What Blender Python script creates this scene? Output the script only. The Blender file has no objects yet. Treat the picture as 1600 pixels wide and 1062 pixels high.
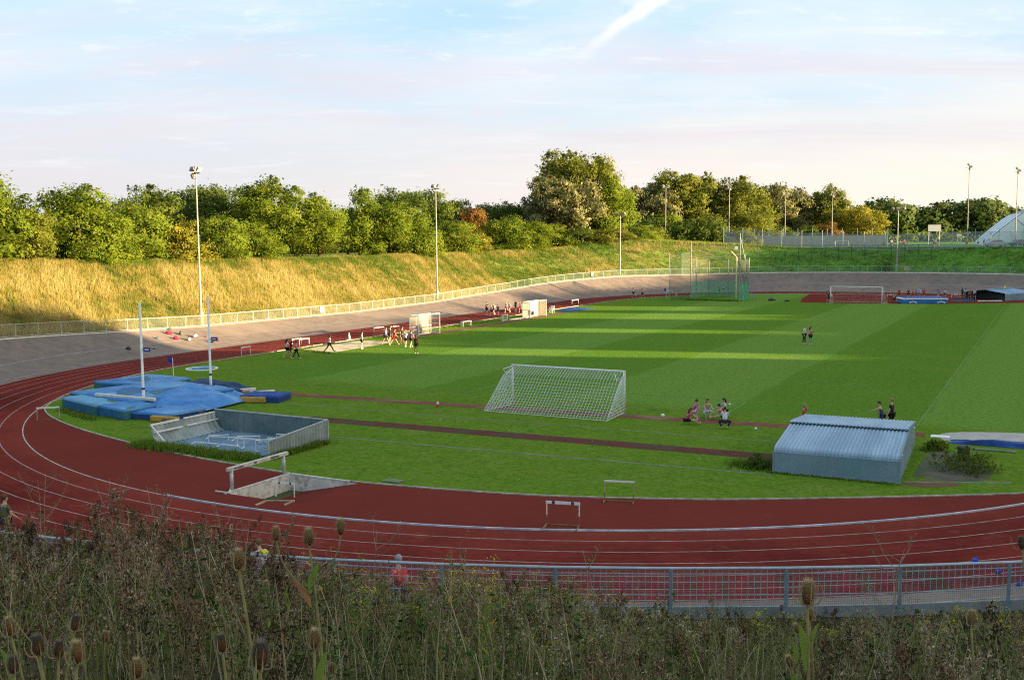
import bpy, bmesh, math, random
import numpy as np
from mathutils import Vector, Matrix
from mathutils.geometry import tessellate_polygon
rnd = random.Random(7)
NR = np.random.default_rng(11)
scn = bpy.context.scene
COL = scn.collection
rad = math.radians
# ------------------------------------------------------------------ tracks frame
TH = 0.48922            # direction of the straights, clockwise from +Y
CX, CY = 4.824, 69.931  # centre of the near bend
LS = 85.6               # length of the straights
AX = (math.sin(TH), math.cos(TH)); BX = (math.cos(TH), -math.sin(TH))
def O(b, a, z=0.0):
    return Vector((CX + b*BX[0] + a*AX[0], CY + b*BX[1] + a*AX[1], z))
def toO(x, y):
    dx, dy = x-CX, y-CY
    return dx*BX[0]+dy*BX[1], dx*AX[0]+dy*AX[1]
def stadR(b, a):
    a2 = min(max(a, 0.0), LS)
    return math.hypot(b, a-a2)
PSI = [-180,-165,-139,-128,-121,-95,-72,-52,-40,-32,-22,-13,1,15,35,52,90,130,150,165,180]
ZRIM = [2.2,2.25,2.42,1.72,1.42,1.1,1.26,1.95,2.62,3.0,3.0,3.24,3.32,3.4,2.9,1.9,1.1,1.6,2.1,2.2,2.2]
PST = [-180,-150,-123,-118,-105,-90,-76,-56,-40,-33,-27,-20,-16,-10,12,50,90,135,155,180]
ZTOP = [8.5,8.2,7.95,7.7,7.5,7.3,7.25,7.1,7.5,8.2,9.0,8.4,7.95,7.4,7.4,7.4,7.5,8.3,8.5,8.5]
RTOP = [68.5,66,62,61.5,61,61,61,61,61,61.5,61.5,60.5,60,60,60,60,62,66,68,68.5]
def psi_of(b, a): return math.degrees(math.atan2(b, a-LS/2))
def zrim(psi): return float(np.interp(psi, PSI, ZRIM))
def Hgt(b, a):
    R = stadR(b, a); psi = psi_of(b, a); zr = zrim(psi)
    if R <= 41.5: return 0.0
    if R <= 48.5: return zr*((R-41.5)/7.0)**float(np.interp(abs(psi), [0,125,148,180], [1.4,1.4,2.3,2.3]))
    if R <= 49.3: return zr
    zt = float(np.interp(psi, PST, ZTOP)); rt = float(np.interp(psi, PST, RTOP))
    t = min(1.0, (R-49.3)/(rt-49.3)); f = .55*t+.45*t*t*(3-2*t)
    z = zr+(zt-zr)*f
    if R > 74: z += (7.4-z)*min(1, (R-74)/22.0)
    return z
def ground(x, y):
    b, a = toO(x, y); return Hgt(b, a)
SUN_AZ, SUN_EL = rad(102), rad(9)
SD = (math.sin(SUN_AZ), math.cos(SUN_AZ)); SP = (-SD[1], SD[0])
# ------------------------------------------------------------------ materials
def newmat(name):
    m = bpy.data.materials.new(name); m.use_nodes = True
    nt = m.node_tree; nt.nodes.clear()
    out = nt.nodes.new('ShaderNodeOutputMaterial')
    return m, nt, out
def N(nt, typ, **kw):
    n = nt.nodes.new(typ)
    for k, v in kw.items():
        if k.startswith('i_'):
            k = k[2:]
            n.inputs[int(k) if k.isdigit() else k.replace('_', ' ')].default_value = v
        else: setattr(n, k, v)
    return n
def col4(c): return (c[0], c[1], c[2], 1.0)
MATS = {}
def M(name, c1, c2=None, scale=4.0, rough=.8, metal=0.0, bump=0.0, detail=4.0, c3=None, scale3=.4, spec=.14, stretch=None):
    """plain surface: two noise tones, optional third large-scale tone, optional bump"""
    if name in MATS: return MATS[name]
    m, nt, out = newmat(name); L = nt.links.new
    bs = N(nt, 'ShaderNodeBsdfPrincipled'); bs.inputs['Roughness'].default_value = rough
    bs.inputs['Metallic'].default_value = metal; bs.inputs['Specular IOR Level'].default_value = spec
    tc = N(nt, 'ShaderNodeTexCoord'); src = tc.outputs['Object']
    if stretch:
        mp = N(nt, 'ShaderNodeMapping'); mp.inputs['Scale'].default_value = stretch; L(src, mp.inputs[0]); src = mp.outputs[0]
    if c2 is None: c2 = tuple(x*.82 for x in c1)
    nz = N(nt, 'ShaderNodeTexNoise'); nz.inputs['Scale'].default_value = scale; nz.inputs['Detail'].default_value = detail
    L(src, nz.inputs['Vector'])
    rp = N(nt, 'ShaderNodeValToRGB'); rp.color_ramp.elements[0].position = .35; rp.color_ramp.elements[1].position = .65
    rp.color_ramp.elements[0].color = col4(c1); rp.color_ramp.elements[1].color = col4(c2)
    L(nz.outputs['Fac'], rp.inputs[0]); c = rp.outputs[0]
    if c3:
        n3 = N(nt, 'ShaderNodeTexNoise'); n3.inputs['Scale'].default_value = scale3; n3.inputs['Detail'].default_value = 5
        L(src, n3.inputs['Vector'])
        r3 = N(nt, 'ShaderNodeMapRange'); r3.inputs[1].default_value = .48; r3.inputs[2].default_value = .66
        L(n3.outputs['Fac'], r3.inputs[0])
        mx = N(nt, 'ShaderNodeMix', data_type='RGBA'); L(r3.outputs[0], mx.inputs[0]); L(c, mx.inputs[6]); mx.inputs[7].default_value = col4(c3); c = mx.outputs[2]
    L(c, bs.inputs['Base Color'])
    if bump:
        bp = N(nt, 'ShaderNodeBump'); bp.inputs['Strength'].default_value = bump; bp.inputs['Distance'].default_value = .05
        nb = N(nt, 'ShaderNodeTexNoise'); nb.inputs['Scale'].default_value = scale*4; nb.inputs['Detail'].default_value = 3; L(src, nb.inputs['Vector'])
        L(nb.outputs['Fac'], bp.inputs['Height']); L(bp.outputs[0], bs.inputs['Normal'])
    L(bs.outputs[0], out.inputs[0]); MATS[name] = m; return m
def LEAF(name, cols, trans=.35, rough=.6, rand=.25):
    """foliage: colour picked by the per-face attribute 'tone' (0..1)"""
    if name in MATS: return MATS[name]
    m, nt, out = newmat(name); L = nt.links.new
    at = N(nt, 'ShaderNodeAttribute', attribute_name='tone')
    rp = N(nt, 'ShaderNodeValToRGB'); els = rp.color_ramp.elements
    while len(els) < len(cols): els.new(.5)
    for i, c in enumerate(cols):
        els[i].position = i/(len(cols)-1); els[i].color = col4(c)
    L(at.outputs['Fac'], rp.inputs[0])
    d = N(nt, 'ShaderNodeBsdfPrincipled'); d.inputs['Roughness'].default_value = rough; d.inputs['Specular IOR Level'].default_value = .08
    L(rp.outputs[0], d.inputs['Base Color'])
    t = N(nt, 'ShaderNodeBsdfTranslucent'); L(rp.outputs[0], t.inputs[0])
    mx = N(nt, 'ShaderNodeMixShader'); mx.inputs[0].default_value = trans
    L(d.outputs[0], mx.inputs[1]); L(t.outputs[0], mx.inputs[2]); L(mx.outputs[0], out.inputs[0])
    MATS[name] = m; return m
def MESHMAT(name, c, opac, rough=.6):
    """woven wire seen from afar: mostly open"""
    if name in MATS: return MATS[name]
    m, nt, out = newmat(name); L = nt.links.new
    bs = N(nt, 'ShaderNodeBsdfPrincipled'); bs.inputs['Base Color'].default_value = col4(c); bs.inputs['Roughness'].default_value = rough
    tr = N(nt, 'ShaderNodeBsdfTransparent'); mx = N(nt, 'ShaderNodeMixShader'); mx.inputs[0].default_value = opac
    L(tr.outputs[0], mx.inputs[1]); L(bs.outputs[0], mx.inputs[2]); L(mx.outputs[0], out.inputs[0]); MATS[name] = m; return m
# ------------------------------------------------------------------ mesh builder
class MB:
    def __init__(s): s.v = []; s.f = []; s.t = []
    def add(s, vs, fs, tone=None):
        o = len(s.v); s.v += [tuple(p) for p in vs]; s.f += [tuple(i+o for i in f) for f in fs]
        if tone is not None or s.t: s.t += [tone if tone is not None else .5]*len(fs)
        return s
    def box(s, c, d, rz=0, R=None):
        x, y, z = d[0]/2, d[1]/2, d[2]/2
        vs = [Vector((i, j, k)) for k in (-z, z) for (i, j) in ((-x,-y),(x,-y),(x,y),(-x,y))]
        R = R if R is not None else Matrix.Rotation(rz, 3, 'Z')
        return s.add([Vector(c)+R@p for p in vs], [(3,2,1,0),(4,5,6,7),(0,1,5,4),(1,2,6,5),(2,3,7,6),(3,0,4,7)])
    def bar(s, a, b, w, h=None):
        a, b = Vector(a), Vector(b); d = b-a; h = h or w
        if d.length < 1e-6: return s
        z = d.normalized(); up = Vector((0,0,1)) if abs(z.z) < .95 else Vector((0,1,0))
        x = z.cross(up).normalized(); y = x.cross(z)
        vs = [p+x*i*w/2+y*j*h/2 for p in (a, b) for (i, j) in ((-1,-1),(1,-1),(1,1),(-1,1))]
        return s.add(vs, [(0,1,2,3),(7,6,5,4),(4,5,1,0),(5,6,2,1),(6,7,3,2),(7,4,0,3)])
    def tube(s, pts, r, n=8, cap=True, tone=None):
        pts = [Vector(p) for p in pts]; rs = r if isinstance(r, (list, tuple)) else [r]*len(pts)
        vs = []; fs = []; px = None
        for i, p in enumerate(pts):
            d = (pts[min(i+1, len(pts)-1)]-pts[max(i-1, 0)]).normalized()
            if px is None:
                px = d.cross(Vector((0,0,1)) if abs(d.z) < .9 else Vector((1,0,0))).normalized()
            px = (px-d*px.dot(d)).normalized(); py = d.cross(px)
            vs += [p+(px*math.cos(2*math.pi*k/n)+py*math.sin(2*math.pi*k/n))*rs[i] for k in range(n)]
        for i in range(len(pts)-1):
            for k in range(n):
                k2 = (k+1) % n; fs.append((i*n+k, i*n+k2, (i+1)*n+k2, (i+1)*n+k))
        if cap: fs += [tuple(range(n))[::-1], tuple((len(pts)-1)*n+k for k in range(n))]
        return s.add(vs, fs, tone)
    def lathe(s, prof, n=16, c=(0,0,0)):
        c = Vector(c); vs = []; fs = []
        for (r, z) in prof:
            vs += [c+Vector((r*math.cos(2*math.pi*k/n), r*math.sin(2*math.pi*k/n), z)) for k in range(n)]
        for i in range(len(prof)-1):
            for k in range(n):
                k2 = (k+1) % n; fs.append((i*n+k, i*n+k2, (i+1)*n+k2, (i+1)*n+k))
        fs += [tuple(range(n))[::-1], tuple((len(prof)-1)*n+k for k in range(n))]
        return s.add(vs, fs)
    def prism(s, poly, z0, z1):
        n = len(poly); ar = sum(poly[i][0]*poly[(i+1)%n][1]-poly[(i+1)%n][0]*poly[i][1] for i in range(n))
        if ar < 0: poly = poly[::-1]
        vs = [(p[0], p[1], z0) for p in poly]+[(p[0], p[1], z1) for p in poly]
        return s.add(vs, [tuple(range(n))[::-1], tuple(range(n, 2*n))]+[(i, (i+1)%n, n+(i+1)%n, n+i) for i in range(n)])
    def ell(s, c, r, nu=12, nv=8, R=None):
        c = Vector(c); vs = []; fs = []
        for j in range(1, nv):
            t = math.pi*j/nv
            for i in range(nu):
                p = 2*math.pi*i/nu; q = Vector((r[0]*math.sin(t)*math.cos(p), r[1]*math.sin(t)*math.sin(p), r[2]*math.cos(t)))
                vs.append(c+(R@q if R is not None else q))
        a = Vector((0,0,r[2])); b = -a
        vs += [c+(R@a if R is not None else a), c+(R@b if R is not None else b)]; T = len(vs)-2
        for i in range(nu):
            fs.append((T, i, (i+1)%nu)); fs.append((T+1, (nv-2)*nu+(i+1)%nu, (nv-2)*nu+i))
            for j in range(nv-2):
                fs.append((j*nu+i, (j+1)*nu+i, (j+1)*nu+(i+1)%nu, j*nu+(i+1)%nu))
        return s.add(vs, fs)
    def build(s, name, mat, parent=None, smooth=False, loc=None, bevel=0):
        me = bpy.data.meshes.new(name); me.from_pydata(s.v, [], s.f); me.update()
        if s.t:
            at = me.attributes.new('tone', 'FLOAT', 'FACE'); at.data.foreach_set('value', np.array(s.t, dtype=np.float32))
        return link(name, me, mat, parent, smooth, loc, bevel)
def link(name, me, mat, parent=None, smooth=False, loc=None, bevel=0):
    if mat is not None: me.materials.append(mat)
    if bevel:
        bm = bmesh.new(); bm.from_mesh(me)
        bmesh.ops.bevel(bm, geom=bm.edges[:], offset=bevel, segments=2, profile=.6, affect='EDGES'); bm.to_mesh(me); bm.free()
    if smooth: me.polygons.foreach_set('use_smooth', [True]*len(me.polygons))
    o = bpy.data.objects.new(name, me); COL.objects.link(o)
    if parent is not None: o.parent = parent
    if loc is not None: o.location = loc
    return o
def npmesh(name, V, F, mat, tone=None, parent=None, smooth=False, nrm=None):
    """V (n,3), F (m,k) arrays"""
    me = bpy.data.meshes.new(name); n, k = F.shape
    me.vertices.add(len(V)); me.vertices.foreach_set('co', V.astype(np.float32).ravel())
    me.loops.add(n*k); me.loops.foreach_set('vertex_index', F.astype(np.int32).ravel())
    me.polygons.add(n); me.polygons.foreach_set('loop_start', np.arange(0, n*k, k, dtype=np.int32)); me.polygons.foreach_set('loop_total', np.full(n, k, dtype=np.int32))
    me.update(calc_edges=True)
    if tone is not None:
        at = me.attributes.new('tone', 'FLOAT', 'FACE'); at.data.foreach_set('value', tone.astype(np.float32))
    if nrm is not None:
        me.polygons.foreach_set('use_smooth', np.ones(len(F), bool)); me.normals_split_custom_set_from_vertices(nrm.astype(np.float32))
    return link(name, me, mat, parent, smooth)
def tag(o, label=None, cat=None, group=None, kind=None):
    if label: o['label'] = label
    if cat: o['category'] = cat
    if group: o['group'] = group
    if kind: o['kind'] = kind
    return o
def thing(name, label, cat, loc=(0,0,0), rz=0.0, group=None):
    o = bpy.data.objects.new(name, None); COL.objects.link(o); o.empty_display_size = .3
    o.location = loc; o.rotation_euler = (0, 0, rz); return tag(o, label, cat, group)
def dup(root, loc, rz, label, group=None):
    r = root.copy(); COL.objects.link(r); r.location = loc; r.rotation_euler = (0, 0, rz); r['label'] = label
    if group: r['group'] = group
    for ch in list(root.children):
        c = ch.copy(); COL.objects.link(c); c.parent = r
        for g in list(ch.children):
            d = g.copy(); COL.objects.link(d); d.parent = c
    return r
def sheet(name, outer, holes, z, mat, kind='structure'):
    """flat polygon with holes (lists of xy)"""
    loops = [[Vector((p[0], p[1], 0)) for p in outer]]+[[Vector((p[0], p[1], 0)) for p in h] for h in holes]
    tris = tessellate_polygon(loops); vs = [(p.x, p.y, z) for l in loops for p in l]
    fs = []
    for t in tris:
        a, b, c = (Vector(vs[i]) for i in t)
        fs.append(t if (b-a).cross(c-a).z > 0 else t[::-1])
    mb = MB(); mb.v = vs; mb.f = [tuple(f) for f in fs]
    return tag(mb.build(name, mat), kind=kind)
def ribbon(mb, pts, w, z, closed=False):
    """flat strip of width w along xy points"""
    P = [Vector((p[0], p[1], 0)) for p in pts]; n = len(P); vs = []
    for i, p in enumerate(P):
        a = P[(i-1) % n] if closed or i else P[i]; b = P[(i+1) % n] if closed or i < n-1 else P[i]
        d = (b-a).normalized(); nn = Vector((-d.y, d.x, 0))
        zz = z(p) if callable(z) else z
        vs += [(p+nn*w/2)+Vector((0,0,zz)), (p-nn*w/2)+Vector((0,0,zz))]
    fs = []
    for i in range(n if closed else n-1):
        j = (i+1) % n; fs.append((2*i, 2*i+1, 2*j+1, 2*j))
    mb.add(vs, fs)
def kerb(mb, pts, w, z0, z1, closed=False):
    P = [Vector((p[0], p[1], 0)) for p in pts]; n = len(P); vs = []
    for i, p in enumerate(P):
        a = P[(i-1) % n] if closed or i else P[i]; b = P[(i+1) % n] if closed or i < n-1 else P[i]
        d = (b-a).normalized(); nn = Vector((-d.y, d.x, 0))*w/2
        vs += [p+nn+Vector((0,0,z0)), p+nn+Vector((0,0,z1)), p-nn+Vector((0,0,z1)), p-nn+Vector((0,0,z0))]
    fs = []
    for i in range(n if closed else n-1):
        j = (i+1) % n
        for k in range(3): fs.append((4*i+k, 4*i+k+1, 4*j+k+1, 4*j+k))
    mb.add(vs, fs)
def smoothline(pts, n=8):
    out = []; P = [Vector((p[0], p[1], 0)) for p in pts]
    for i in range(len(P)-1):
        p0, p1, p2, p3 = P[max(i-1, 0)], P[i], P[i+1], P[min(i+2, len(P)-1)]
        for k in range(n):
            t = k/n; q = .5*((2*p1)+(p2-p0)*t+(2*p0-5*p1+4*p2-p3)*t*t+(3*p1-p0-3*p2+p3)*t**3); out.append((q.x, q.y))
    return out+[(P[-1].x, P[-1].y)]
def stad(ns=36, nb=72):
    """skeleton points and outward normals round the oval, in (b, a)"""
    out = []
    for i in range(ns): out.append((0, LS*i/ns, 1, 0))
    for i in range(nb): t = math.pi*i/nb; out.append((0, LS, math.cos(t), math.sin(t)))
    for i in range(ns): out.append((0, LS*(1-i/ns), -1, 0))
    for i in range(nb): t = math.pi+math.pi*i/nb; out.append((0, 0, math.cos(t), math.sin(t)))
    return out
ST = stad()
def ring(R): return [O(s[0]+s[2]*R, s[1]+s[3]*R) for s in ST]
# ------------------------------------------------------------------ world, sun, camera
def make_world():
    w = bpy.data.worlds.new('World'); scn.world = w; w.use_nodes = True
    nt = w.node_tree; nt.nodes.clear(); L = nt.links.new
    out = N(nt, 'ShaderNodeOutputWorld'); bg = N(nt, 'ShaderNodeBackground'); bg.inputs[1].default_value = SKY_STR
    sky = N(nt, 'ShaderNodeTexSky', sky_type='NISHITA'); sky.sun_disc = False; sky.sun_elevation = SUN_EL; sky.sun_rotation = SUN_AZ
    sky.altitude = 50; sky.air_density = 1.0; sky.dust_density = 1.2; sky.ozone_density = 1.2
    tc = N(nt, 'ShaderNodeTexCoord'); sx = N(nt, 'ShaderNodeSeparateXYZ'); L(tc.outputs['Generated'], sx.inputs[0])
    def math_(op, a, b=None):
        n = N(nt, 'ShaderNodeMath', operation=op)
        for i, v in enumerate((a, b)):
            if v is None: continue
            if isinstance(v, (int, float)): n.inputs[i].default_value = v
            else: L(v, n.inputs[i])
        return n.outputs[0]
    def mr(v, a, b, c=0.0, d=1.0, smooth=True):
        n = N(nt, 'ShaderNodeMapRange'); n.interpolation_type = 'SMOOTHSTEP' if smooth else 'LINEAR'
        for i, q in ((1, a), (2, b), (3, c), (4, d)): n.inputs[i].default_value = q
        L(v, n.inputs[0]); return n.outputs[0]
    def mix(f, a, b):
        n = N(nt, 'ShaderNodeMix', data_type='RGBA')
        if isinstance(f, float): n.inputs[0].default_value = f
        else: L(f, n.inputs[0])
        for i, q in ((6, a), (7, b)):
            if isinstance(q, tuple): n.inputs[i].default_value = q
            else: L(q, n.inputs[i])
        return n.outputs[2]
    z = math_('MAXIMUM', sx.outputs[2], 0.0)
    # clouds live on a sheet far overhead: direction / (height + a bit)
    k = math_('DIVIDE', 1.0, math_('ADD', z, .12))
    cb = N(nt, 'ShaderNodeCombineXYZ'); L(math_('MULTIPLY', sx.outputs[0], k), cb.inputs[0]); L(math_('MULTIPLY', sx.outputs[1], k), cb.inputs[1])
    def cloud(scale, detail, rough, seed, stretch, lo, hi, rot=0.0, dist=0.0):
        mp = N(nt, 'ShaderNodeMapping'); mp.inputs['Location'].default_value = (seed, seed*.7, 0); mp.inputs['Scale'].default_value = stretch; mp.inputs['Rotation'].default_value = (0, 0, rot)
        L(cb.outputs[0], mp.inputs[0])
        nz = N(nt, 'ShaderNodeTexNoise'); nz.inputs['Scale'].default_value = scale; nz.inputs['Detail'].default_value = detail; nz.inputs['Roughness'].default_value = rough; nz.inputs['Distortion'].default_value = dist
        L(mp.outputs[0], nz.inputs['Vector']); return mr(nz.outputs['Fac'], lo, hi)
    veil = cloud(.55, 6, .55, 3.1, (1, 1.6, 1), .30, .62, .25, .4)
    wisp = cloud(2.2, 8, .62, 9.2, (1, 2.2, 1), .52, .72, -.2, .6)
    bank = cloud(.55, 7, .62, 5.6, (.7, 2.0, 1), .44, .66, .05, .8)
    fleck = cloud(6.0, 7, .62, 1.7, (1, 1.5, 1), .55, .70, .5, .4)
    S = KSKY/SKY_STR
    def c(r, g, b): return (r*S, g*S, b*S, 1)
    hi_blue = c(.33, .66, .93); low = mix(mr(sx.outputs[0], -.45, .5), c(.69, .655, .675), c(.92, .81, .69))
    thin = mix(mr(z, .02, .21), low, c(.68, .775, .86))
    base = mix(.72, sky.outputs[0], hi_blue)
    a = mix(math_('MULTIPLY', math_('ADD', math_('MULTIPLY', veil, .60), .30), mr(z, .45, .2, .75, 1.0)), base, thin)
    a = mix(mr(z, .20, .03, 0.0, .9), a, thin)
    a = mix(math_('MULTIPLY', wisp, .35), a, c(.86, .85, .88))
    a = mix(math_('MULTIPLY', math_('MULTIPLY', bank, mr(z, .05, .10)), mr(z, .25, .13, 0.0, .72)), a, c(.70, .645, .70))
    a = mix(math_('MULTIPLY', math_('MULTIPLY', fleck, mr(z, .12, .17)), mr(z, .27, .2, 0.0, .26)), a, c(.95, .92, .91))
    # one old vapour trail: a great-circle band, frayed
    nrm = Vector(TRAIL_N).normalized()
    dt = N(nt, 'ShaderNodeVectorMath', operation='DOT_PRODUCT'); L(tc.outputs['Generated'], dt.inputs[0]); dt.inputs[1].default_value = nrm
    fr = N(nt, 'ShaderNodeTexNoise'); fr.inputs['Scale'].default_value = 14; fr.inputs['Detail'].default_value = 5; L(tc.outputs['Generated'], fr.inputs['Vector'])
    off = math_('ADD', dt.outputs['Value'], math_('MULTIPLY', math_('SUBTRACT', fr.outputs['Fac'], .5), .03))
    wid = mr(z, .16, .32, .006, .019, False)
    core = mr(math_('DIVIDE', math_('ABSOLUTE', off), wid), .1, 1.0, 1.0, 0.0)
    tr = math_('MULTIPLY', math_('MULTIPLY', core, mr(z, .155, .205, 0.0, .85)), mr(z, .5, .34))
    a = mix(tr, a, c(.93, .91, .92))
    # brighter haze round the low sun (out of the picture, over the right shoulder)
    sd = N(nt, 'ShaderNodeVectorMath', operation='DOT_PRODUCT'); L(tc.outputs['Generated'], sd.inputs[0])
    sd.inputs[1].default_value = (SD[0]*math.cos(SUN_EL), SD[1]*math.cos(SUN_EL), math.sin(SUN_EL))
    glow = mr(sd.outputs['Value'], .55, 1.0)
    a = mix(math_('MULTIPLY', glow, .6), a, c(2.6, 2.0, 1.35))
    L(a, bg.inputs[0]); L(bg.outputs[0], out.inputs[0])
SKY_STR = 0.05; KSKY = .25
TRAIL_N = (0.6193, 0.0853, -0.7805)
def make_sun_cam():
    ld = bpy.data.lights.new('sun', 'SUN'); ld.energy = 5.0; ld.angle = rad(.55); ld.color = (1.0, .77, .43)
    so = bpy.data.objects.new('sun', ld); COL.objects.link(so)
    d = Vector((SD[0]*math.cos(SUN_EL), SD[1]*math.cos(SUN_EL), math.sin(SUN_EL)))
    so.rotation_euler = d.to_track_quat('Z', 'Y').to_euler()
    cd = bpy.data.cameras.new('camera'); cd.sensor_width = 36; cd.lens = 1624.136/1600*36; cd.clip_end = 9000; cd.clip_start = .1
    co = bpy.data.objects.new('camera', cd); COL.objects.link(co); scn.camera = co
    p, q = .0995475, -.0072451
    fw = Vector((0, math.cos(p), -math.sin(p))); r0 = Vector((1,0,0)); u0 = Vector((0, math.sin(p), math.cos(p)))
    r = r0*math.cos(q)+u0*math.sin(q); u = u0*math.cos(q)-r0*math.sin(q)
    co.matrix_world = Matrix(((r.x, u.x, -fw.x, 0), (r.y, u.y, -fw.y, 0), (r.z, u.z, -fw.z, 10.2796), (0,0,0,1)))
    vs = scn.view_settings; scn.display_settings.display_device = 'sRGB'; vs.view_transform = 'Standard'; vs.look = 'None'; vs.exposure = 2.3; vs.gamma = 1
    scn.cycles.max_bounces = 6; scn.cycles.transparent_max_bounces = 24; scn.cycles.use_denoising = False; scn.cycles.pixel_filter_type = 'BLACKMAN_HARRIS'; scn.cycles.filter_width = 1.15
make_world(); make_sun_cam()
# ================================================================== SETTING
def pos_ba(nt):
    """b and a (across / along the straights) from the shading point"""
    g = N(nt, 'ShaderNodeNewGeometry'); L = nt.links.new
    s = N(nt, 'ShaderNodeVectorMath', operation='SUBTRACT'); L(g.outputs['Position'], s.inputs[0]); s.inputs[1].default_value = (CX, CY, 0)
    r = []
    for ax in (BX, AX):
        d = N(nt, 'ShaderNodeVectorMath', operation='DOT_PRODUCT'); L(s.outputs[0], d.inputs[0]); d.inputs[1].default_value = (ax[0], ax[1], 0); r.append(d.outputs['Value'])
    return r[0], r[1], g.outputs['Position']
def grass_mat():
    m, nt, out = newmat('mown_grass'); L = nt.links.new
    b, a, P = pos_ba(nt)
    def mm(op, x, y=None, z=None):
        n = N(nt, 'ShaderNodeMath', operation=op)
        for i, v in enumerate((x, y, z)):
            if v is None: continue
            if isinstance(v, (int, float)): n.inputs[i].default_value = v
            else: L(v, n.inputs[i])
        return n.outputs[0]
    def noise(s, d=5, r=.6):
        n = N(nt, 'ShaderNodeTexNoise'); n.inputs['Scale'].default_value = s; n.inputs['Detail'].default_value = d; n.inputs['Roughness'].default_value = r; L(P, n.inputs['Vector']); return n.outputs['Fac']
    def mix(f, x, y):
        n = N(nt, 'ShaderNodeMix', data_type='RGBA')
        if isinstance(f, float): n.inputs[0].default_value = f
        else: L(f, n.inputs[0])
        for i, q in ((6, x), (7, y)):
            if isinstance(q, tuple): n.inputs[i].default_value = col4(q)
            else: L(q, n.inputs[i])
        return n.outputs[2]
    def mr(v, lo, hi, c=0.0, d=1.0):
        n = N(nt, 'ShaderNodeMapRange'); n.interpolation_type = 'SMOOTHSTEP'
        for i, q in ((1, lo), (2, hi), (3, c), (4, d)): n.inputs[i].default_value = q
        L(v, n.inputs[0]); return n.outputs[0]
    wob = mm('MULTIPLY', mm('SUBTRACT', noise(.35), .5), 1.3)
    ph = mm('PINGPONG', mm('ADD', mm('SUBTRACT', b, 11.35-10.5/2), wob), 10.5)       # 0..10.5..0
    stripe = mr(ph, 4.95, 5.55)
    ph2 = mm('PINGPONG', mm('ADD', b, wob), 2.1); fine = mr(ph2, .8, 1.3)
    n1 = noise(.16, 6); n2 = noise(1.6, 6, .7); n3 = noise(24, 3, .6)
    light = mix(n2, (.128, .232, .040), (.162, .266, .056)); dark = mix(n2, (.066, .158, .014), (.092, .185, .021))
    pitch = mix(mm('MULTIPLY', stripe, .8), light, dark)
    pitch = mix(mm('MULTIPLY', fine, .10), pitch, (.06, .17, .015))
    rough = mix(mr(n2, .35, .7), (.084, .165, .012), (.155, .220, .024)); rough = mix(mr(noise(.45, 5), .5, .7), rough, (.155, .205, .032))
    rough = mix(mr(noise(.8, 5), .55, .72), rough, (.045, .125, .012))
    rough = mix(mm('MULTIPLY', mr(noise(1.1, 7, .75), .56, .68), .8), rough, (.21, .22, .055))
    rough = mix(mm('MULTIPLY', mr(noise(.55, 7, .7), .60, .72), .7), rough, (.16, .125, .055))
    c = mix(mr(a, -3.5, -6.5), pitch, rough)
    c = mix(mr(b, -24, -29), c, rough)
    c = mix(mm('MULTIPLY', mr(n1, .5, .68), .35), c, (.15, .22, .03))
    c = mix(mm('MULTIPLY', mr(noise(2.6, 6, .75), .42, .62), .6), c, (.155, .228, .032))
    c = mix(mm('MULTIPLY', mr(noise(4.5, 6, .75), .48, .64), .7), c, (.040, .105, .011))
    c = mix(mm('MULTIPLY', mr(n3, .45, .75), .45), c, (.03, .085, .008))
    bs = N(nt, 'ShaderNodeBsdfPrincipled'); bs.inputs['Roughness'].default_value = .9; bs.inputs['Specular IOR Level'].default_value = .0
    L(c, bs.inputs['Base Color'])
    bp = N(nt, 'ShaderNodeBump'); bp.inputs['Strength'].default_value = .5; bp.inputs['Distance'].default_value = .04; L(noise(35, 2), bp.inputs['Height']); L(bp.outputs[0], bs.inputs['Normal'])
    L(bs.outputs[0], out.inputs[0]); return m
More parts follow.
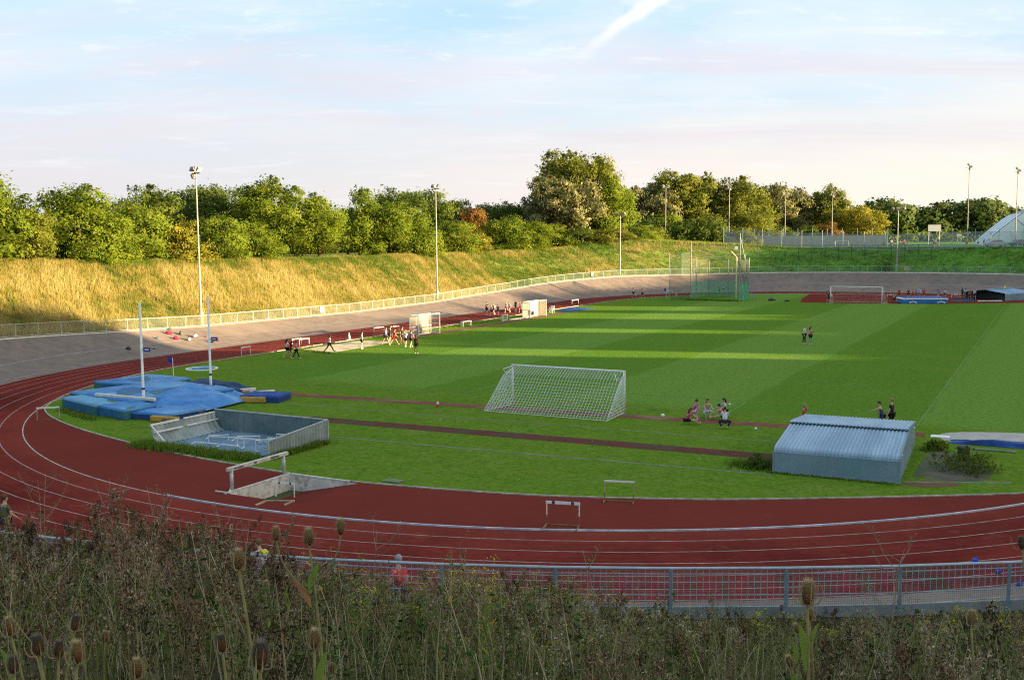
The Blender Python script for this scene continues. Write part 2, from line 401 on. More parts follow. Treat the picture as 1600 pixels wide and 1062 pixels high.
def terrain_mat():
    m, nt, out = newmat('rough_bank'); L = nt.links.new
    at = N(nt, 'ShaderNodeAttribute', attribute_name='dry'); g = N(nt, 'ShaderNodeNewGeometry')
    def noise(s, d=6): 
        n = N(nt, 'ShaderNodeTexNoise'); n.inputs['Scale'].default_value = s; n.inputs['Detail'].default_value = d; n.inputs['Roughness'].default_value = .65; L(g.outputs['Position'], n.inputs['Vector']); return n.outputs['Fac']
    def ramp(f, cs):
        r = N(nt, 'ShaderNodeValToRGB'); e = r.color_ramp.elements
        while len(e) < len(cs): e.new(.5)
        for i, (p, c) in enumerate(cs): e[i].position = p; e[i].color = col4(c)
        L(f, r.inputs[0]); return r.outputs[0]
    gr = ramp(noise(.7), [(.3, (.055, .140, .014)), (.5, (.085, .195, .020)), (.7, (.14, .235, .032))])
    dr = ramp(noise(.9), [(.3, (.13, .135, .025)), (.5, (.24, .185, .050)), (.7, (.30, .23, .08))])
    ad = N(nt, 'ShaderNodeMath', operation='ADD'); L(at.outputs['Fac'], ad.inputs[0])
    mu = N(nt, 'ShaderNodeMath', operation='MULTIPLY_ADD'); L(noise(.25), mu.inputs[0]); mu.inputs[1].default_value = 1.6; mu.inputs[2].default_value = -.8; L(mu.outputs[0], ad.inputs[1])
    mr = N(nt, 'ShaderNodeMapRange'); mr.inputs[1].default_value = .25; mr.inputs[2].default_value = .75; L(ad.outputs[0], mr.inputs[0])
    mx = N(nt, 'ShaderNodeMix', data_type='RGBA'); L(mr.outputs[0], mx.inputs[0]); L(gr, mx.inputs[6]); L(dr, mx.inputs[7])
    so = N(nt, 'ShaderNodeMapRange'); so.inputs[1].default_value = 1.3; so.inputs[2].default_value = 1.9; L(at.outputs['Fac'], so.inputs[0])
    ms = N(nt, 'ShaderNodeMix', data_type='RGBA'); L(so.outputs[0], ms.inputs[0]); L(mx.outputs[2], ms.inputs[6]); L(ramp(noise(3), [(.35, (.030, .024, .013)), (.55, (.060, .046, .026)), (.7, (.040, .052, .014))]), ms.inputs[7]); mx = ms
    bs = N(nt, 'ShaderNodeBsdfPrincipled'); bs.inputs['Roughness'].default_value = .9; bs.inputs['Specular IOR Level'].default_value = .1; L(mx.outputs[2], bs.inputs['Base Color'])
    bp = N(nt, 'ShaderNodeBump'); bp.inputs['Strength'].default_value = .8; bp.inputs['Distance'].default_value = .15; L(noise(5, 4), bp.inputs['Height']); L(bp.outputs[0], bs.inputs['Normal'])
    L(bs.outputs[0], out.inputs[0]); return m
def dryness(psi, R):
    d = float(np.interp(psi, [-180,-159,-148,-75,-50,-36,-28,-20,-12,0,60,110,150,180], [2.2,2.2,.82,.74,.62,.50,.50,.46,.1,.02,.0,.1,2.2,2.2]))
    if -32 < psi < -14 and R > 57: d += .25
    if -130 < psi < -50 and R > 59.5: d -= .12
    return d
RADS = [48.5,49.3,50,51,52,53,54,55,56,57,58,59,60,61,62,63,64,65,66,67,68,69,70,72,75,80,88,98,115,150,220,400,900,2000,5200]
def make_terrain():
    vs = []; dry = []
    for k, R in enumerate(RADS):
        for s in ST:
            b, a = s[0]+s[2]*R, s[1]+s[3]*R; z = Hgt(b, a)
            if R > 49.3: z += .12*math.sin(b*.9+a*.37)*math.sin(a*.71-b*.23) + .08*math.sin(b*2.1-a*1.3)
            vs.append(O(b, a, z)); dry.append(dryness(psi_of(b, a), R))
    n = len(ST); fs = []
    for k in range(len(RADS)-1):
        for i in range(n):
            j = (i+1) % n; fs.append((k*n+i, (k+1)*n+i, (k+1)*n+j, k*n+j))
    me = bpy.data.meshes.new('terrain'); me.from_pydata(vs, [], fs)
    at = me.attributes.new('dry', 'FLOAT', 'POINT'); at.data.foreach_set('value', np.array(dry, np.float32))
    tag(link('terrain', me, terrain_mat(), smooth=True), kind='structure')
make_terrain()
ASPH = M('worn_asphalt', (.200,.152,.126), (.150,.117,.100), scale=1.1, rough=.9, c3=(.240,.180,.142), scale3=.12, bump=.15, detail=8)
WHITE_LINE = M('white_line', (.36,.30,.27), (.21,.14,.12), scale=3, rough=.8)
DULL_LINE = M('faded_line', (.34,.31,.29), (.22,.19,.18), scale=2, rough=.85)
def make_banking():
    vs = []; RR = [41.5+.5*i for i in range(15)]
    for R in RR:
        for s in ST:
            b, a = s[0]+s[2]*R, s[1]+s[3]*R; vs.append(O(b, a, Hgt(b, a)))
    n = len(ST); fs = [(k*n+i, (k+1)*n+i, (k+1)*n+(i+1)%n, k*n+(i+1)%n) for k in range(14) for i in range(n)]
    me = bpy.data.meshes.new('cycle_track'); me.from_pydata(vs, [], fs)
    o = tag(link('cycle_track', me, ASPH, smooth=True), kind='structure')
    for R, w, mt in ((42.35, .09, DULL_LINE), (45.2, .07, DULL_LINE), (48.36, .16, M('pale_edge', (.62,.55,.44), (.45,.38,.30), scale=1.5))):
        mb = MB(); P = [];
        for s in ST:
            for q in ((R-w/2), (R+w/2)):
                b, a = s[0]+s[2]*q, s[1]+s[3]*q; P.append(O(b, a, Hgt(b, a)+.008))
        mb.add(P, [(2*i, 2*i+1, 2*((i+1)%n)+1, 2*((i+1)%n)) for i in range(n)])
        tag(mb.build('cycle_track_line', mt), kind='structure')
make_banking()
PIT = [(-.95,-33.0),(2.75,-33.0),(2.75,-29.25),(-.95,-29.25)]
def track_mat():
    m, nt, out = newmat('red_track'); L = nt.links.new
    b, a, P = pos_ba(nt)
    def noise(s, d=6, r=.65):
        n = N(nt, 'ShaderNodeTexNoise'); n.inputs['Scale'].default_value = s; n.inputs['Detail'].default_value = d; n.inputs['Roughness'].default_value = r; L(P, n.inputs['Vector']); return n.outputs['Fac']
    def mixc(f, x, y):
        n = N(nt, 'ShaderNodeMix', data_type='RGBA'); L(f, n.inputs[0])
        for i, q in ((6, x), (7, y)):
            if isinstance(q, tuple): n.inputs[i].default_value = col4(q)
            else: L(q, n.inputs[i])
        return n.outputs[2]
    def mr(v, lo, hi, c=0.0, d=1.0):
        n = N(nt, 'ShaderNodeMapRange')
        for i, q in ((1, lo), (2, hi), (3, c), (4, d)): n.inputs[i].default_value = q
        L(v, n.inputs[0]); return n.outputs[0]
    c = mixc(mr(noise(30, 3), .3, .7), (.170, .027, .020), (.210, .038, .028))
    c = mixc(mr(noise(.35), .42, .68, 0, .75), c, (.120, .020, .016))
    c = mixc(mr(noise(1.2), .55, .75, 0, .45), c, (.21, .048, .034))
    c = mixc(mr(noise(.13, 6), .46, .62, 0, .6), c, (.062, .013, .012))
    c = mixc(mr(noise(3.2, 6, .75), .5, .66, 0, .55), c, (.070, .014, .012))
    c = mixc(mr(noise(.7, 7, .75), .56, .68, 0, .5), c, (.28, .085, .058))
    c = mixc(mr(noise(2.1, 7, .8), .60, .70, 0, .45), c, (.24, .105, .075))
    # lanes are worn paler than the little-used apron inside the kerb
    ln = N(nt, 'ShaderNodeVectorMath', operation='LENGTH'); cb = N(nt, 'ShaderNodeCombineXYZ'); L(b, cb.inputs[0])
    cl = N(nt, 'ShaderNodeClamp'); L(a, cl.inputs[0]); cl.inputs[1].default_value = 0; cl.inputs[2].default_value = LS
    sb = N(nt, 'ShaderNodeMath', operation='SUBTRACT'); L(a, sb.inputs[0]); L(cl.outputs[0], sb.inputs[1]); L(sb.outputs[0], cb.inputs[1]); L(cb.outputs[0], ln.inputs[0])
    R = ln.outputs['Value']
    c = mixc(mr(R, 34.3, 34.6, .62, 0), c, (.075, .014, .013))
    wv = N(nt, 'ShaderNodeTexNoise', noise_dimensions='1D'); wv.inputs['Scale'].default_value = 1.7; wv.inputs['Detail'].default_value = 5; wv.inputs['Roughness'].default_value = .7; L(R, wv.inputs['W'])
    wm = N(nt, 'ShaderNodeMath', operation='MULTIPLY'); L(mr(wv.outputs['Fac'], .42, .62, 0, .55), wm.inputs[0]); L(mr(noise(.25), .35, .6, .3, 1), wm.inputs[1]); c = mixc(wm.outputs[0], c, (.085, .017, .015))
    md = N(nt, 'ShaderNodeMath', operation='LESS_THAN'); L(mr(R, 34.5, 35.7, 0, 1), md.inputs[0]); md.inputs[1].default_value = .99
    c = mixc(mr(R, 34.6, 37.0, .35, 0), c, (.255, .055, .038))
    bs = N(nt, 'ShaderNodeBsdfPrincipled'); bs.inputs['Roughness'].default_value = .9; bs.inputs['Specular IOR Level'].default_value = .0; L(c, bs.inputs['Base Color'])
    bp = N(nt, 'ShaderNodeBump'); bp.inputs['Strength'].default_value = .3; bp.inputs['Distance'].default_value = .01; L(noise(60, 2), bp.inputs['Height']); L(bp.outputs[0], bs.inputs['Normal'])
    L(bs.outputs[0], out.inputs[0]); return m
RED = track_mat()
pitw = [O(*p) for p in PIT]
def rs(pts): return [(p[0], p[1]) for p in pts]
sheet('running_track', rs(ring(41.5)), [rs(pitw)], 0.0, RED)
# infield outline in (b, a): near D, straights just inside the kerb, far end with the high-jump apron cut out
DN = [(-28.6,-18.9),(-27.6,-20.4),(-25.6,-22.4),(-22.0,-24.4),(-16.7,-26.3),(-8.8,-28.2),(-1.6,-29.05),(2.9,-29.05),(9.4,-28.0),(14.2,-26.4),(18.7,-24.3),(27.5,-18.9),(30.6,-15.5)]
dn = smoothline(DN, 6)
inf = []
t0 = math.atan2(-15.5, 30.6)
for i in range(13): t = t0*(1-i/12); inf.append((34.25*math.cos(t), 34.25*math.sin(t)))
inf += [(34.25, 97), (24, 105.5), (17, 101.5), (12, 98.4), (6, 96.3), (0, 95.2), (-6.6, 94.8), (-8.2, 103), (-10.2, LS+32.7)]
for i in range(1, 31):
    t = math.radians(107.5)+(math.pi-math.radians(107.5))*i/30; inf.append((34.25*math.cos(t), LS+34.25*math.sin(t)))
t1 = math.atan2(-18.9, -28.6)+2*math.pi
for i in range(13): t = math.pi+(t1-math.pi)*i/12; inf.append((34.25*math.cos(t), 34.25*math.sin(t)))
infield = [O(*p) for p in inf]+[O(*p) for p in dn[1:-1]]
GRASS = grass_mat()
def zgrass(): return .012
sheet('grass_infield', rs(infield), [], .012, GRASS)
# lane lines, kerbs
mb = MB()
for k in range(1, 6):
    ribbon(mb, [(p.x, p.y) for p in ring(34.5+1.2*k)], .055, .004, True)
ribbon(mb, rs(ring(41.42)), .06, .004, True)
def radial(b, a, r0, r1, w=.05):
    a2 = min(max(a, 0), LS); d = Vector((b, a-a2)).normalized()
    p, q = O(d.x*r0, a2+d.y*r0), O(d.x*r1, a2+d.y*r1); ribbon(mb, [(p.x, p.y), (q.x, q.y)], w, .008)
radial(-5.2,-34.2,34.6,35.65); radial(-4.2,-34.2,35.75,36.85); radial(-2.8,-34.2,36.95,38.0);
for i in range(4): radial(-36, 30+.2*i, 34.6+1.2*i, 35.7+1.2*i)
tag(mb.build('lane_lines', WHITE_LINE), kind='structure')
arc = lambda r, a0, a1, n: [O(r*math.cos(math.radians(a0+(a1-a0)*i/n)), r*math.sin(math.radians(a0+(a1-a0)*i/n))) for i in range(n+1)]
mb = MB()
kerb(mb, rs(arc(34.5, 213.5, 265, 40)), .06, 0, .012)
kerb(mb, rs([O(34.5,0),O(34.5,LS)]+[O(34.5*math.cos(t), LS+34.5*math.sin(t)) for t in np.linspace(0, math.pi, 60)]+[O(-34.5,LS),O(-34.5,0)]+arc(34.5,180,213.5,20)), .07, 0, .05)
kerb(mb, rs([O(*p) for p in smoothline(DN, 6)]), .07, 0, .05)
tag(mb.build('track_kerb', M('kerb_paint', (.48,.45,.40), (.28,.25,.21), scale=2.5)), kind='structure')
mb = MB(); kerb(mb, rs(arc(34.5, 265.2, 360, 60)), .07, 0, .06)
tag(mb.build('raised_kerb', M('raised_kerb_metal', (.52,.56,.62), (.32,.34,.40), scale=2, rough=.5)), kind='structure')
# runways, edging strips and pitch lines laid on the grass
RUN = M('worn_runway', (.19,.062,.038), (.13,.044,.028), scale=1.6, rough=.9, c3=(.21,.11,.075), scale3=.35, detail=8)
DARKRUN = M('dark_runway', (.115,.026,.019), (.080,.020,.015), scale=1.4, rough=.9, c3=(.06,.045,.025), scale3=.5)
EDGE = M('edging_stone', (.19,.19,.15), (.10,.14,.06), scale=2, rough=.9)
CHALK = M('chalk_line', (.14,.245,.07), (.085,.18,.028), scale=1.1, rough=.9, detail=6)
def strip(name, pts, w, z, m):
    mb = MB(); q = smoothline([tuple(O(*p)[:2]) for p in pts], 10) if len(pts) > 2 else [tuple(O(*p)[:2]) for p in pts]; ribbon(mb, q, w, z, False); return tag(mb.build(name, m), kind='structure')
strip('runway', [(-21.2,-11.35),(-10,-10.5),(4,-9.4),(22.6,-7.9)], 1.15, .018, RUN)
strip('dark_runway', [(-9.4,-17.75),(4,-17.1),(17.8,-16.45)], 1.3, .018, DARKRUN)
strip('edging_line', [(-15.5,-14.2),(0,-13.6),(17.3,-12.95)], .14, .018, EDGE)
strip('edging_line', [(-5.6,-21.6),(6,-20.9),(17.8,-20.1)], .22, .018, EDGE)
strip('edging_line', [(23,-19.0),(27,-17.2)], .25, .018, EDGE)
strip('side_runway', [(-30.4,19.3),(-30.4,62)], 1.25, .018, RUN)
strip('pitch_line', [(21.9,-6.6),(21.2,96)], .08, .018, CHALK)
strip('pitch_line', [(-21.9,-6.6),(-20.8,96)], .1, .018, CHALK)
strip('pitch_line', [(-21.5,-6.5),(22,-6.0)], .1, .019, CHALK)
strip('pitch_line', [(-13.5,8.5),(17.4,9.2)], .1, .018, CHALK)
strip('pitch_line', [(11.7,-6.4),(11.6,-1.2)], .1, .02, CHALK); strip('pitch_line', [(-6.0,-6.5),(-6.0,-1.3)], .1, .02, CHALK)
strip('pitch_line', [(-6,-1.3),(11.6,-1.1)], .1, .021, CHALK)
SAND = M('pale_sand', (.60,.49,.33), (.48,.39,.26), scale=1.2, rough=.95, c3=(.30,.26,.15), scale3=.8, bump=.4, detail=8)
def patch(name, pts, z, m): return sheet(name, [tuple(O(*p)[:2]) for p in pts], [], z, m)
patch('sand_pit', smoothline([(-33.3,11.2),(-31.4,10.2),(-29.3,9.9),(-29.1,13),(-29.4,19.6),(-31.5,20.2),(-33.3,19.2),(-33.3,11.2)],3)[:-1], .022, SAND)
patch('sand_pit_2', smoothline([(23.6,-8.9),(25,-9.3),(29,-9.2),(33,-8.6),(33.4,-5.4),(28,-5.0),(24.2,-6.2),(23.2,-7.6),(23.6,-8.9)],3)[:-1], .022, M('grey_sand', (.42,.39,.36), (.34,.31,.28), scale=1.4, rough=.95, bump=.3))
DIRT = M('bare_dirt', (.15,.13,.10), (.09,.085,.06), scale=1.3, rough=.95, c3=(.055,.09,.02), scale3=.5, detail=8)
patch('bare_ground', smoothline([(23.2,-17.8),(25.5,-17.9),(26.2,-15.5),(25,-13),(24,-11.6),(23.3,-12.5),(23.2,-17.8)],4)[:-1], .016, DIRT)
patch('bare_ground_2', smoothline([(22.9,-19.4),(23.8,-19.6),(25.2,-18.6),(24,-18.2),(22.9,-19.4)],4)[:-1], .017, M('red_dirt', (.16,.06,.035),(.12,.06,.03),scale=2))
# steeplechase water pit
def waterpit():
    t = thing('water_jump_pit', 'empty concrete steeplechase pit sunk in the red track below the white barrier', 'water jump', O(-.95,-33,0), -TH)
    CONC = M('pit_concrete', (.66,.64,.59), (.52,.50,.46), scale=1.1, rough=.9, c3=(.33,.31,.27), scale3=3.0, detail=9)
    w, l, d = 3.7, 3.75, .72; mb = MB()
    # floor: level for .5 m then sloping up to ground at the far side (towards +b)
    mb.add([(0,0,-d),(.5,0,-d),(w,0,0),(w,l,0),(.5,l,-d),(0,l,-d)], [(0,1,4,5),(1,2,3,4)])
    mb.build('pit_floor', RED, t)
    mb = MB(); mb.add([(0,0,-d),(0,l,-d),(0,l,0),(0,0,0)], [(0,1,2,3)]); mb.add([(0,l,-d),(.5,l,-d),(w,l,0),(0,l,0)], [(0,1,2,3)]); mb.add([(0,0,-d),(.5,0,-d),(w,0,0),(0,0,0)], [(3,2,1,0)])
    mb.build('pit_wall', CONC, t)
    mb = MB(); mb.box((-.06,l/2,.02),(.12,l+.24,.07)); mb.box((w/2-.2,l+.06,.02),(w-.6,.12,.07)); mb.build('pit_rim', M('rim_paint', (.6,.58,.54),(.42,.4,.36),scale=3), t)
    mb = MB(); mb.add([(0,.02,-d+.03),(.75,.02,-d+.03+.03),(.75,l-.02,-d+.06),(0,l-.02,-d+.03)], [(0,1,2,3)]); mb.build('moss', M('pit_moss', (.05,.075,.02),(.08,.08,.03),scale=4), t)
waterpit()
# ================================================================== SPORTS GROUND
GALV = M('galvanised', (.46,.50,.54), (.36,.40,.44), scale=2.5, rough=.5, metal=.25)
WPAINT = M('white_paint', (.74,.74,.72), (.66,.65,.62), scale=3, rough=.5)
CREAM = M('cream_paint', (.66,.63,.56), (.55,.52,.45), scale=3, rough=.55)
DARKM = M('dark_metal', (.06,.06,.06), (.09,.085,.08), scale=3, rough=.6)
def obj_at(b, a): p = O(b, a); return (p.x, p.y, ground(p.x, p.y))
# ---- fences round the cycle track
def stad_arc(R, psi0, psi1, step):
    """points on the oval of radius R between two bearings, equally spaced along it"""
    lo, hi = psi0 % 360, psi1 % 360
    if hi < lo: hi += 360
    Q = []
    for s in stad(400, 700):
        b, a = s[0]+s[2]*R, s[1]+s[3]*R; ps = psi_of(b, a) % 360
        for k in (0, 360):
            if lo <= ps+k <= hi: Q.append((ps+k, b, a))
    Q.sort(); out = [Q[0][1:]]; need = step
    for i in range(1, len(Q)):
        d = math.hypot(Q[i][1]-Q[i-1][1], Q[i][2]-Q[i-1][2]); f = 0.0
        while d-f >= need and d > 0:
            f += need; u = f/d; out.append((Q[i-1][1]+(Q[i][1]-Q[i-1][1])*u, Q[i-1][2]+(Q[i][2]-Q[i-1][2])*u)); need = step
        need -= d-f
    return out
def wire_fence(label, psi0, psi1, tint, post_mat, opac):
    pts = stad_arc(48.72, psi0, psi1, 2.44)
    P = [O(b, a, Hgt(b, a)) for b, a in pts]; base = P[len(P)//2]
    t = thing('wire_fence', label, 'fence', base); T = -base
    post = MB()
    for p in P[:100]:
        mb = MB(); mb.tube([p+T+Vector((0,0,-.1)), p+T+Vector((0,0,1.1))], .035, 6); mb.build('post', post_mat, t)
    mb = MB(); mb.tube([p+T+Vector((0,0,1.07)) for p in P], .028, 6); mb.tube([p+T+Vector((0,0,.06)) for p in P], .03, 6); mb.build('rail', post_mat, t)
    mb = MB(); vs = []
    for p in P: vs += [p+T+Vector((0,0,.06)), p+T+Vector((0,0,1.06))]
    mb.add(vs, [(2*i, 2*i+2, 2*i+3, 2*i+1) for i in range(len(P)-1)]); mb.build('wire_mesh', MESHMAT('wire_mesh_'+tint, (.40,.42,.36) if tint == 'pale' else (.16,.30,.24), opac), t)
    return t, P
PALEPOST = M('pale_post', (.46,.47,.42), (.38,.39,.35), scale=2, rough=.5, metal=.1)
GREENPOST = M('grey_green_post', (.36,.44,.42), (.30,.36,.35), scale=2, rough=.5)
wire_fence('low pale wire fence along the foot of the golden grass bank', -152, -57.6, 'pale', PALEPOST, .11)
wire_fence('low wire fence curving round the far bend in front of the green bank', -57.9, 42, 'green', GREENPOST, .11)
def rail_fence():
    pts = stad_arc(48.6, 150.5, 194, 2.44); P = [O(b, a, Hgt(b, a)) for b, a in pts]; base = P[len(P)//2]; T = -base
    t = thing('mesh_railing', 'grey metal railing with mesh infill and a solid kickboard, just below the weeds', 'fence', base)
    G = M('railing_paint', (.24,.33,.37), (.19,.27,.31), scale=4, rough=.45, metal=.2); G2 = M('railing_wire', (.38,.45,.50), (.30,.37,.41), scale=4, rough=.5, metal=.2)
    U = Vector((0,0,1))
    for p in P:
        mb = MB(); mb.box(p+T+U*.48, (.075,.075,1.2), -TH); mb.build('post', G, t)
    mb = MB(); mb.tube([p+T+U*1.08 for p in P], .034, 8); mb.build('top_rail', G2, t)
    mb = MB()
    kerb(mb, [(p.x+T.x, p.y+T.y) for p in P], .02, -.02, .24)
    for i in range(len(P)-1):
        for k in range(4): pass
    vs = mb.v
    # lift the board on to the sloping rim
    mb.v = [(v[0], v[1], v[2]+(P[i//4].z+T.z)) for i, v in enumerate(vs)]
    mb.build('kickboard', M('kickboard', (.22,.26,.28), (.17,.20,.22), scale=1.5, rough=.7, c3=(.16,.17,.16), scale3=1.0), t)
    bars = MB(); fine = MB(); rows = MB()
    for i in range(len(P)-1):
        a, b = P[i]+T, P[i+1]+T
        for k in range(1, 18):
            q = a.lerp(b, k/18); bars.bar(q+U*.24, q+U*1.06, .011)
        for k in range(1, 54):
            if k % 3: q = a.lerp(b, k/54); fine.bar(q+U*.24, q+U*1.06, .004)
        for h in (.5, .78, .96, .245): rows.bar(a+U*h, b+U*h, .016)
        for k in range(1, 17): fine.bar(a+U*(.24+.049*k), b+U*(.24+.049*k), .004)
    bars.build('upright_bar', G2, t); rows.build('cross_bar', G2, t); fine.build('woven_wire', M('fine_wire', (.20,.19,.22), (.16,.15,.17), scale=4, rough=.6), t)
    return P
RAILP = rail_fence()
def ribbons():
    BL = M('blue_plastic', (.02,.10,.62), (.015,.07,.5), scale=6, rough=.4)
    for (x, y, z, l) in ((9.9,21.7,3.30,'blue plastic ball caught on the railing top, leftmost of three'),(10.42,21.73,3.04,'blue plastic ball caught in the railing mesh, middle one of three'),(10.92,21.8,2.74,'blue plastic ball low in the railing, nearest the right edge')):
        mb = MB(); mb.ell((0,0,0),(.065,.065,.045),10,7); mb.ell((-.03,0,-.03),(.06,.035,.025),8,5); mb.tube([(0,0,.03),(.03,0,.07),(.08,0,.05)], .012, 5)
        tag(mb.build('plastic_ball', BL, None, True, (x, y, z)), l, 'ball', 'blue balls on the railing')
ribbons()
# ---- floodlights
def floodlight(label, x, y, h, base_z, yaw, heads, lit_col=None, grp='floodlight masts'):
    t = thing('floodlight_mast', label, 'floodlight', (x, y, base_z), yaw, grp)
    mb = MB(); mb.tube([(0,0,-.1),(0,0,h*.3),(0,0,h*.3+.02),(0,0,h)], [.14,.115,.095,.06], 8); mb.build('pole', M('mast_paint', (.36,.35,.33), (.28,.27,.25), scale=1.2, rough=.5, metal=.15), t)
    mb = MB(); mb.box((0,.14,1.1),(.22,.12,.5)); mb.build('service_box', GALV, t)
    mb = MB(); mb.bar((-1.05,0,h-.25),(1.05,0,h-.25),.1); mb.bar((0,-.3,h-.25),(0,.3,h-.25),.08); mb.box((0,0,h-.2),(.3,.3,.16)); mb.build('cross_arm', DARKM, t)
    for (dx, up, yw, tilt) in heads:
        R = Matrix.Rotation(yw, 3, 'Z') @ Matrix.Rotation(tilt, 3, 'X')
        mb = MB(); c = Vector((dx, 0, h+up)); mb.box(c, (.66,.20,.44), R=R); mb.box(c+R@Vector((0,-.13,0)), (.42,.1,.28), R=R)
        mb.bar((dx,0,h-.2), c, .06)
        la = mb.build('lamp', M('lamp_case', (.26,.25,.22), (.20,.19,.17), scale=4, rough=.5, metal=.2), t)
        mb = MB(); mb.box(c+R@Vector((0,.106,0)), (.58,.012,.37), R=R); mb.build('lens', M('lamp_glass', (.7,.68,.6), (.6,.58,.5), scale=3, rough=.15), la)
HD2 = [(-.75,.22,.5,-.5),(.85,.12,-1.0,-.5),(-.62,-.55,2.2,-.4)]
HDA = [(-.7,.15,.3,-.5),(.7,.15,-.3,-.5)]
HDB = [(-.35,.5,1.2,-.5),(.35,.1,-.6,-.5),(.15,-.5,.2,-.5)]
p = O(-49.5,14.9); floodlight('tall floodlight mast by the pale fence, nearest and left of the others', p.x, p.y, 15.6, ground(p.x,p.y), -.9, HD2)
p = O(-49.4,60.2); floodlight('floodlight mast rising in front of the trees, second along the pale fence', p.x, p.y, 15.8, ground(p.x,p.y), -1.0, HDA)
p = O(-42.5,111.3); floodlight('short floodlight mast by the fence in front of the big round tree', p.x, p.y, 11.0, ground(p.x,p.y), -.4, [(-.7,.05,.3,-1.2),(.7,.05,-.3,-1.2)])
p = O(1.6,135.1); floodlight('short floodlight mast standing on the shaded far bend fence line', p.x, p.y, 11.3, ground(p.x,p.y), 0, [(-.95,.05,.9,-.9),(0,.05,0,-1.1),(.95,.1,-.9,-.7)])
for (x, y, ztop, l, hd) in ((35.3,239,21.2,'thin pale floodlight mast against the dark poplars, leftmost behind the mound',HDA),(50.0,240,21.0,'thin pale floodlight mast amid the poplars beside a bushy gap',HDB),
    (66.8,255,19.9,'thin pale floodlight mast in front of the silvery tree beyond the courts',HDA),(75.5,246,19.5,'thin pale floodlight mast in front of the small reddish bush',HDB),
    (102.6,235,24.9,'tallest floodlight mast at the far courts, in front of the dark wood',HDB),(109.6,227,23.5,'tall floodlight mast in front of the white dome',HDB)):
    z = ground(x, y); floodlight(l, x, y, ztop-z, z, .5, hd, grp='floodlights beyond the courts')
# ---- goals
def net_surface(mb, A, B, C, D, n, m, w, sag=.0):
    """cords of a net over the patch A-B (top) to D-C (bottom)"""
    A, B, C, D = map(Vector, (A, B, C, D))
    def P(u, v):
        p = A.lerp(B, u).lerp(D.lerp(C, u), v); p.z -= sag*math.sin(math.pi*v)*1.0; return p
    for i in range(n+1):
        q = [P(i/n, k/6) for k in range(7)]
        for k in range(6): mb.bar(q[k], q[k+1], w)
    for j in range(m+1):
        q = [P(k/6, j/m) for k in range(7)]
        for k in range(6): mb.bar(q[k], q[k+1], w)
def big_goal(label, b, a, yaw, netw, step, flip=False):
    p = O(b, a); t = thing('football_goal', label, 'goal', (p.x, p.y, .012), yaw, 'full size football goals')
    W, Hh, Dp = 7.32, 2.44, 2.9
    mb = MB()
    for s in (-1, 1):
        m1 = MB(); m1.tube([(s*W/2,0,0),(s*W/2,0,Hh)], .06, 10); m1.build('post', WPAINT, t, True)
    mb.tube([(-W/2-.06,0,Hh),(W/2+.06,0,Hh)], .06, 10); mb.build('crossbar', WPAINT, t, True)
    mb = MB()
    for s in (-1, 1):   # bent net supports at the top corners
        mb.tube([(s*(W/2-.05),-.02,Hh-.02),(s*(W/2+.25),-.75,Hh-.18),(s*(W/2-.1),-.95,Hh-.45),(s*(W/2-.35),-.6,Hh-.1)], .022, 6)
    mb.build('net_support', WPAINT, t)
    nb = MB(); y1 = -.95; z1 = Hh-.45
    nx = int(W/step)
    net_surface(nb, (-W/2,0,Hh),(W/2,0,Hh),(W/2+.1,y1,z1),(-W/2-.1,y1,z1), nx, int(1/step), netw)
    net_surface(nb, (-W/2-.1,y1,z1),(W/2+.1,y1,z1),(W/2+.1,-Dp,.02),(-W/2-.4,-Dp,.02), nx, int(2.7/step), netw, .12)
    for s in (-1, 1):
        xo = W/2+.1 if s > 0 else W/2+.4
        net_surface(nb, (s*W/2,0,Hh),(s*(W/2+.1),y1,z1),(s*xo,-Dp,.02),(s*W/2,0,.02), int(2.4/step), int(2.3/step), netw)
    nb.tube([(-W/2,-.1,.03),(-W/2-.4,-Dp,.03),(W/2+.1,-Dp,.03),(W/2,-.1,.03)], .02, 5)
    nb.build('net', M('net_cord', (.66,.70,.68), (.58,.62,.60), scale=5, rough=.8), t)
big_goal('nearest full size white football goal with a net trailing over the runway', 2.67, -8.35, -TH, .014, .19)
big_goal('far white football goal in front of the red apron, beside the high jump mats', 1.4, 95.4, math.pi-TH, .008, .3)
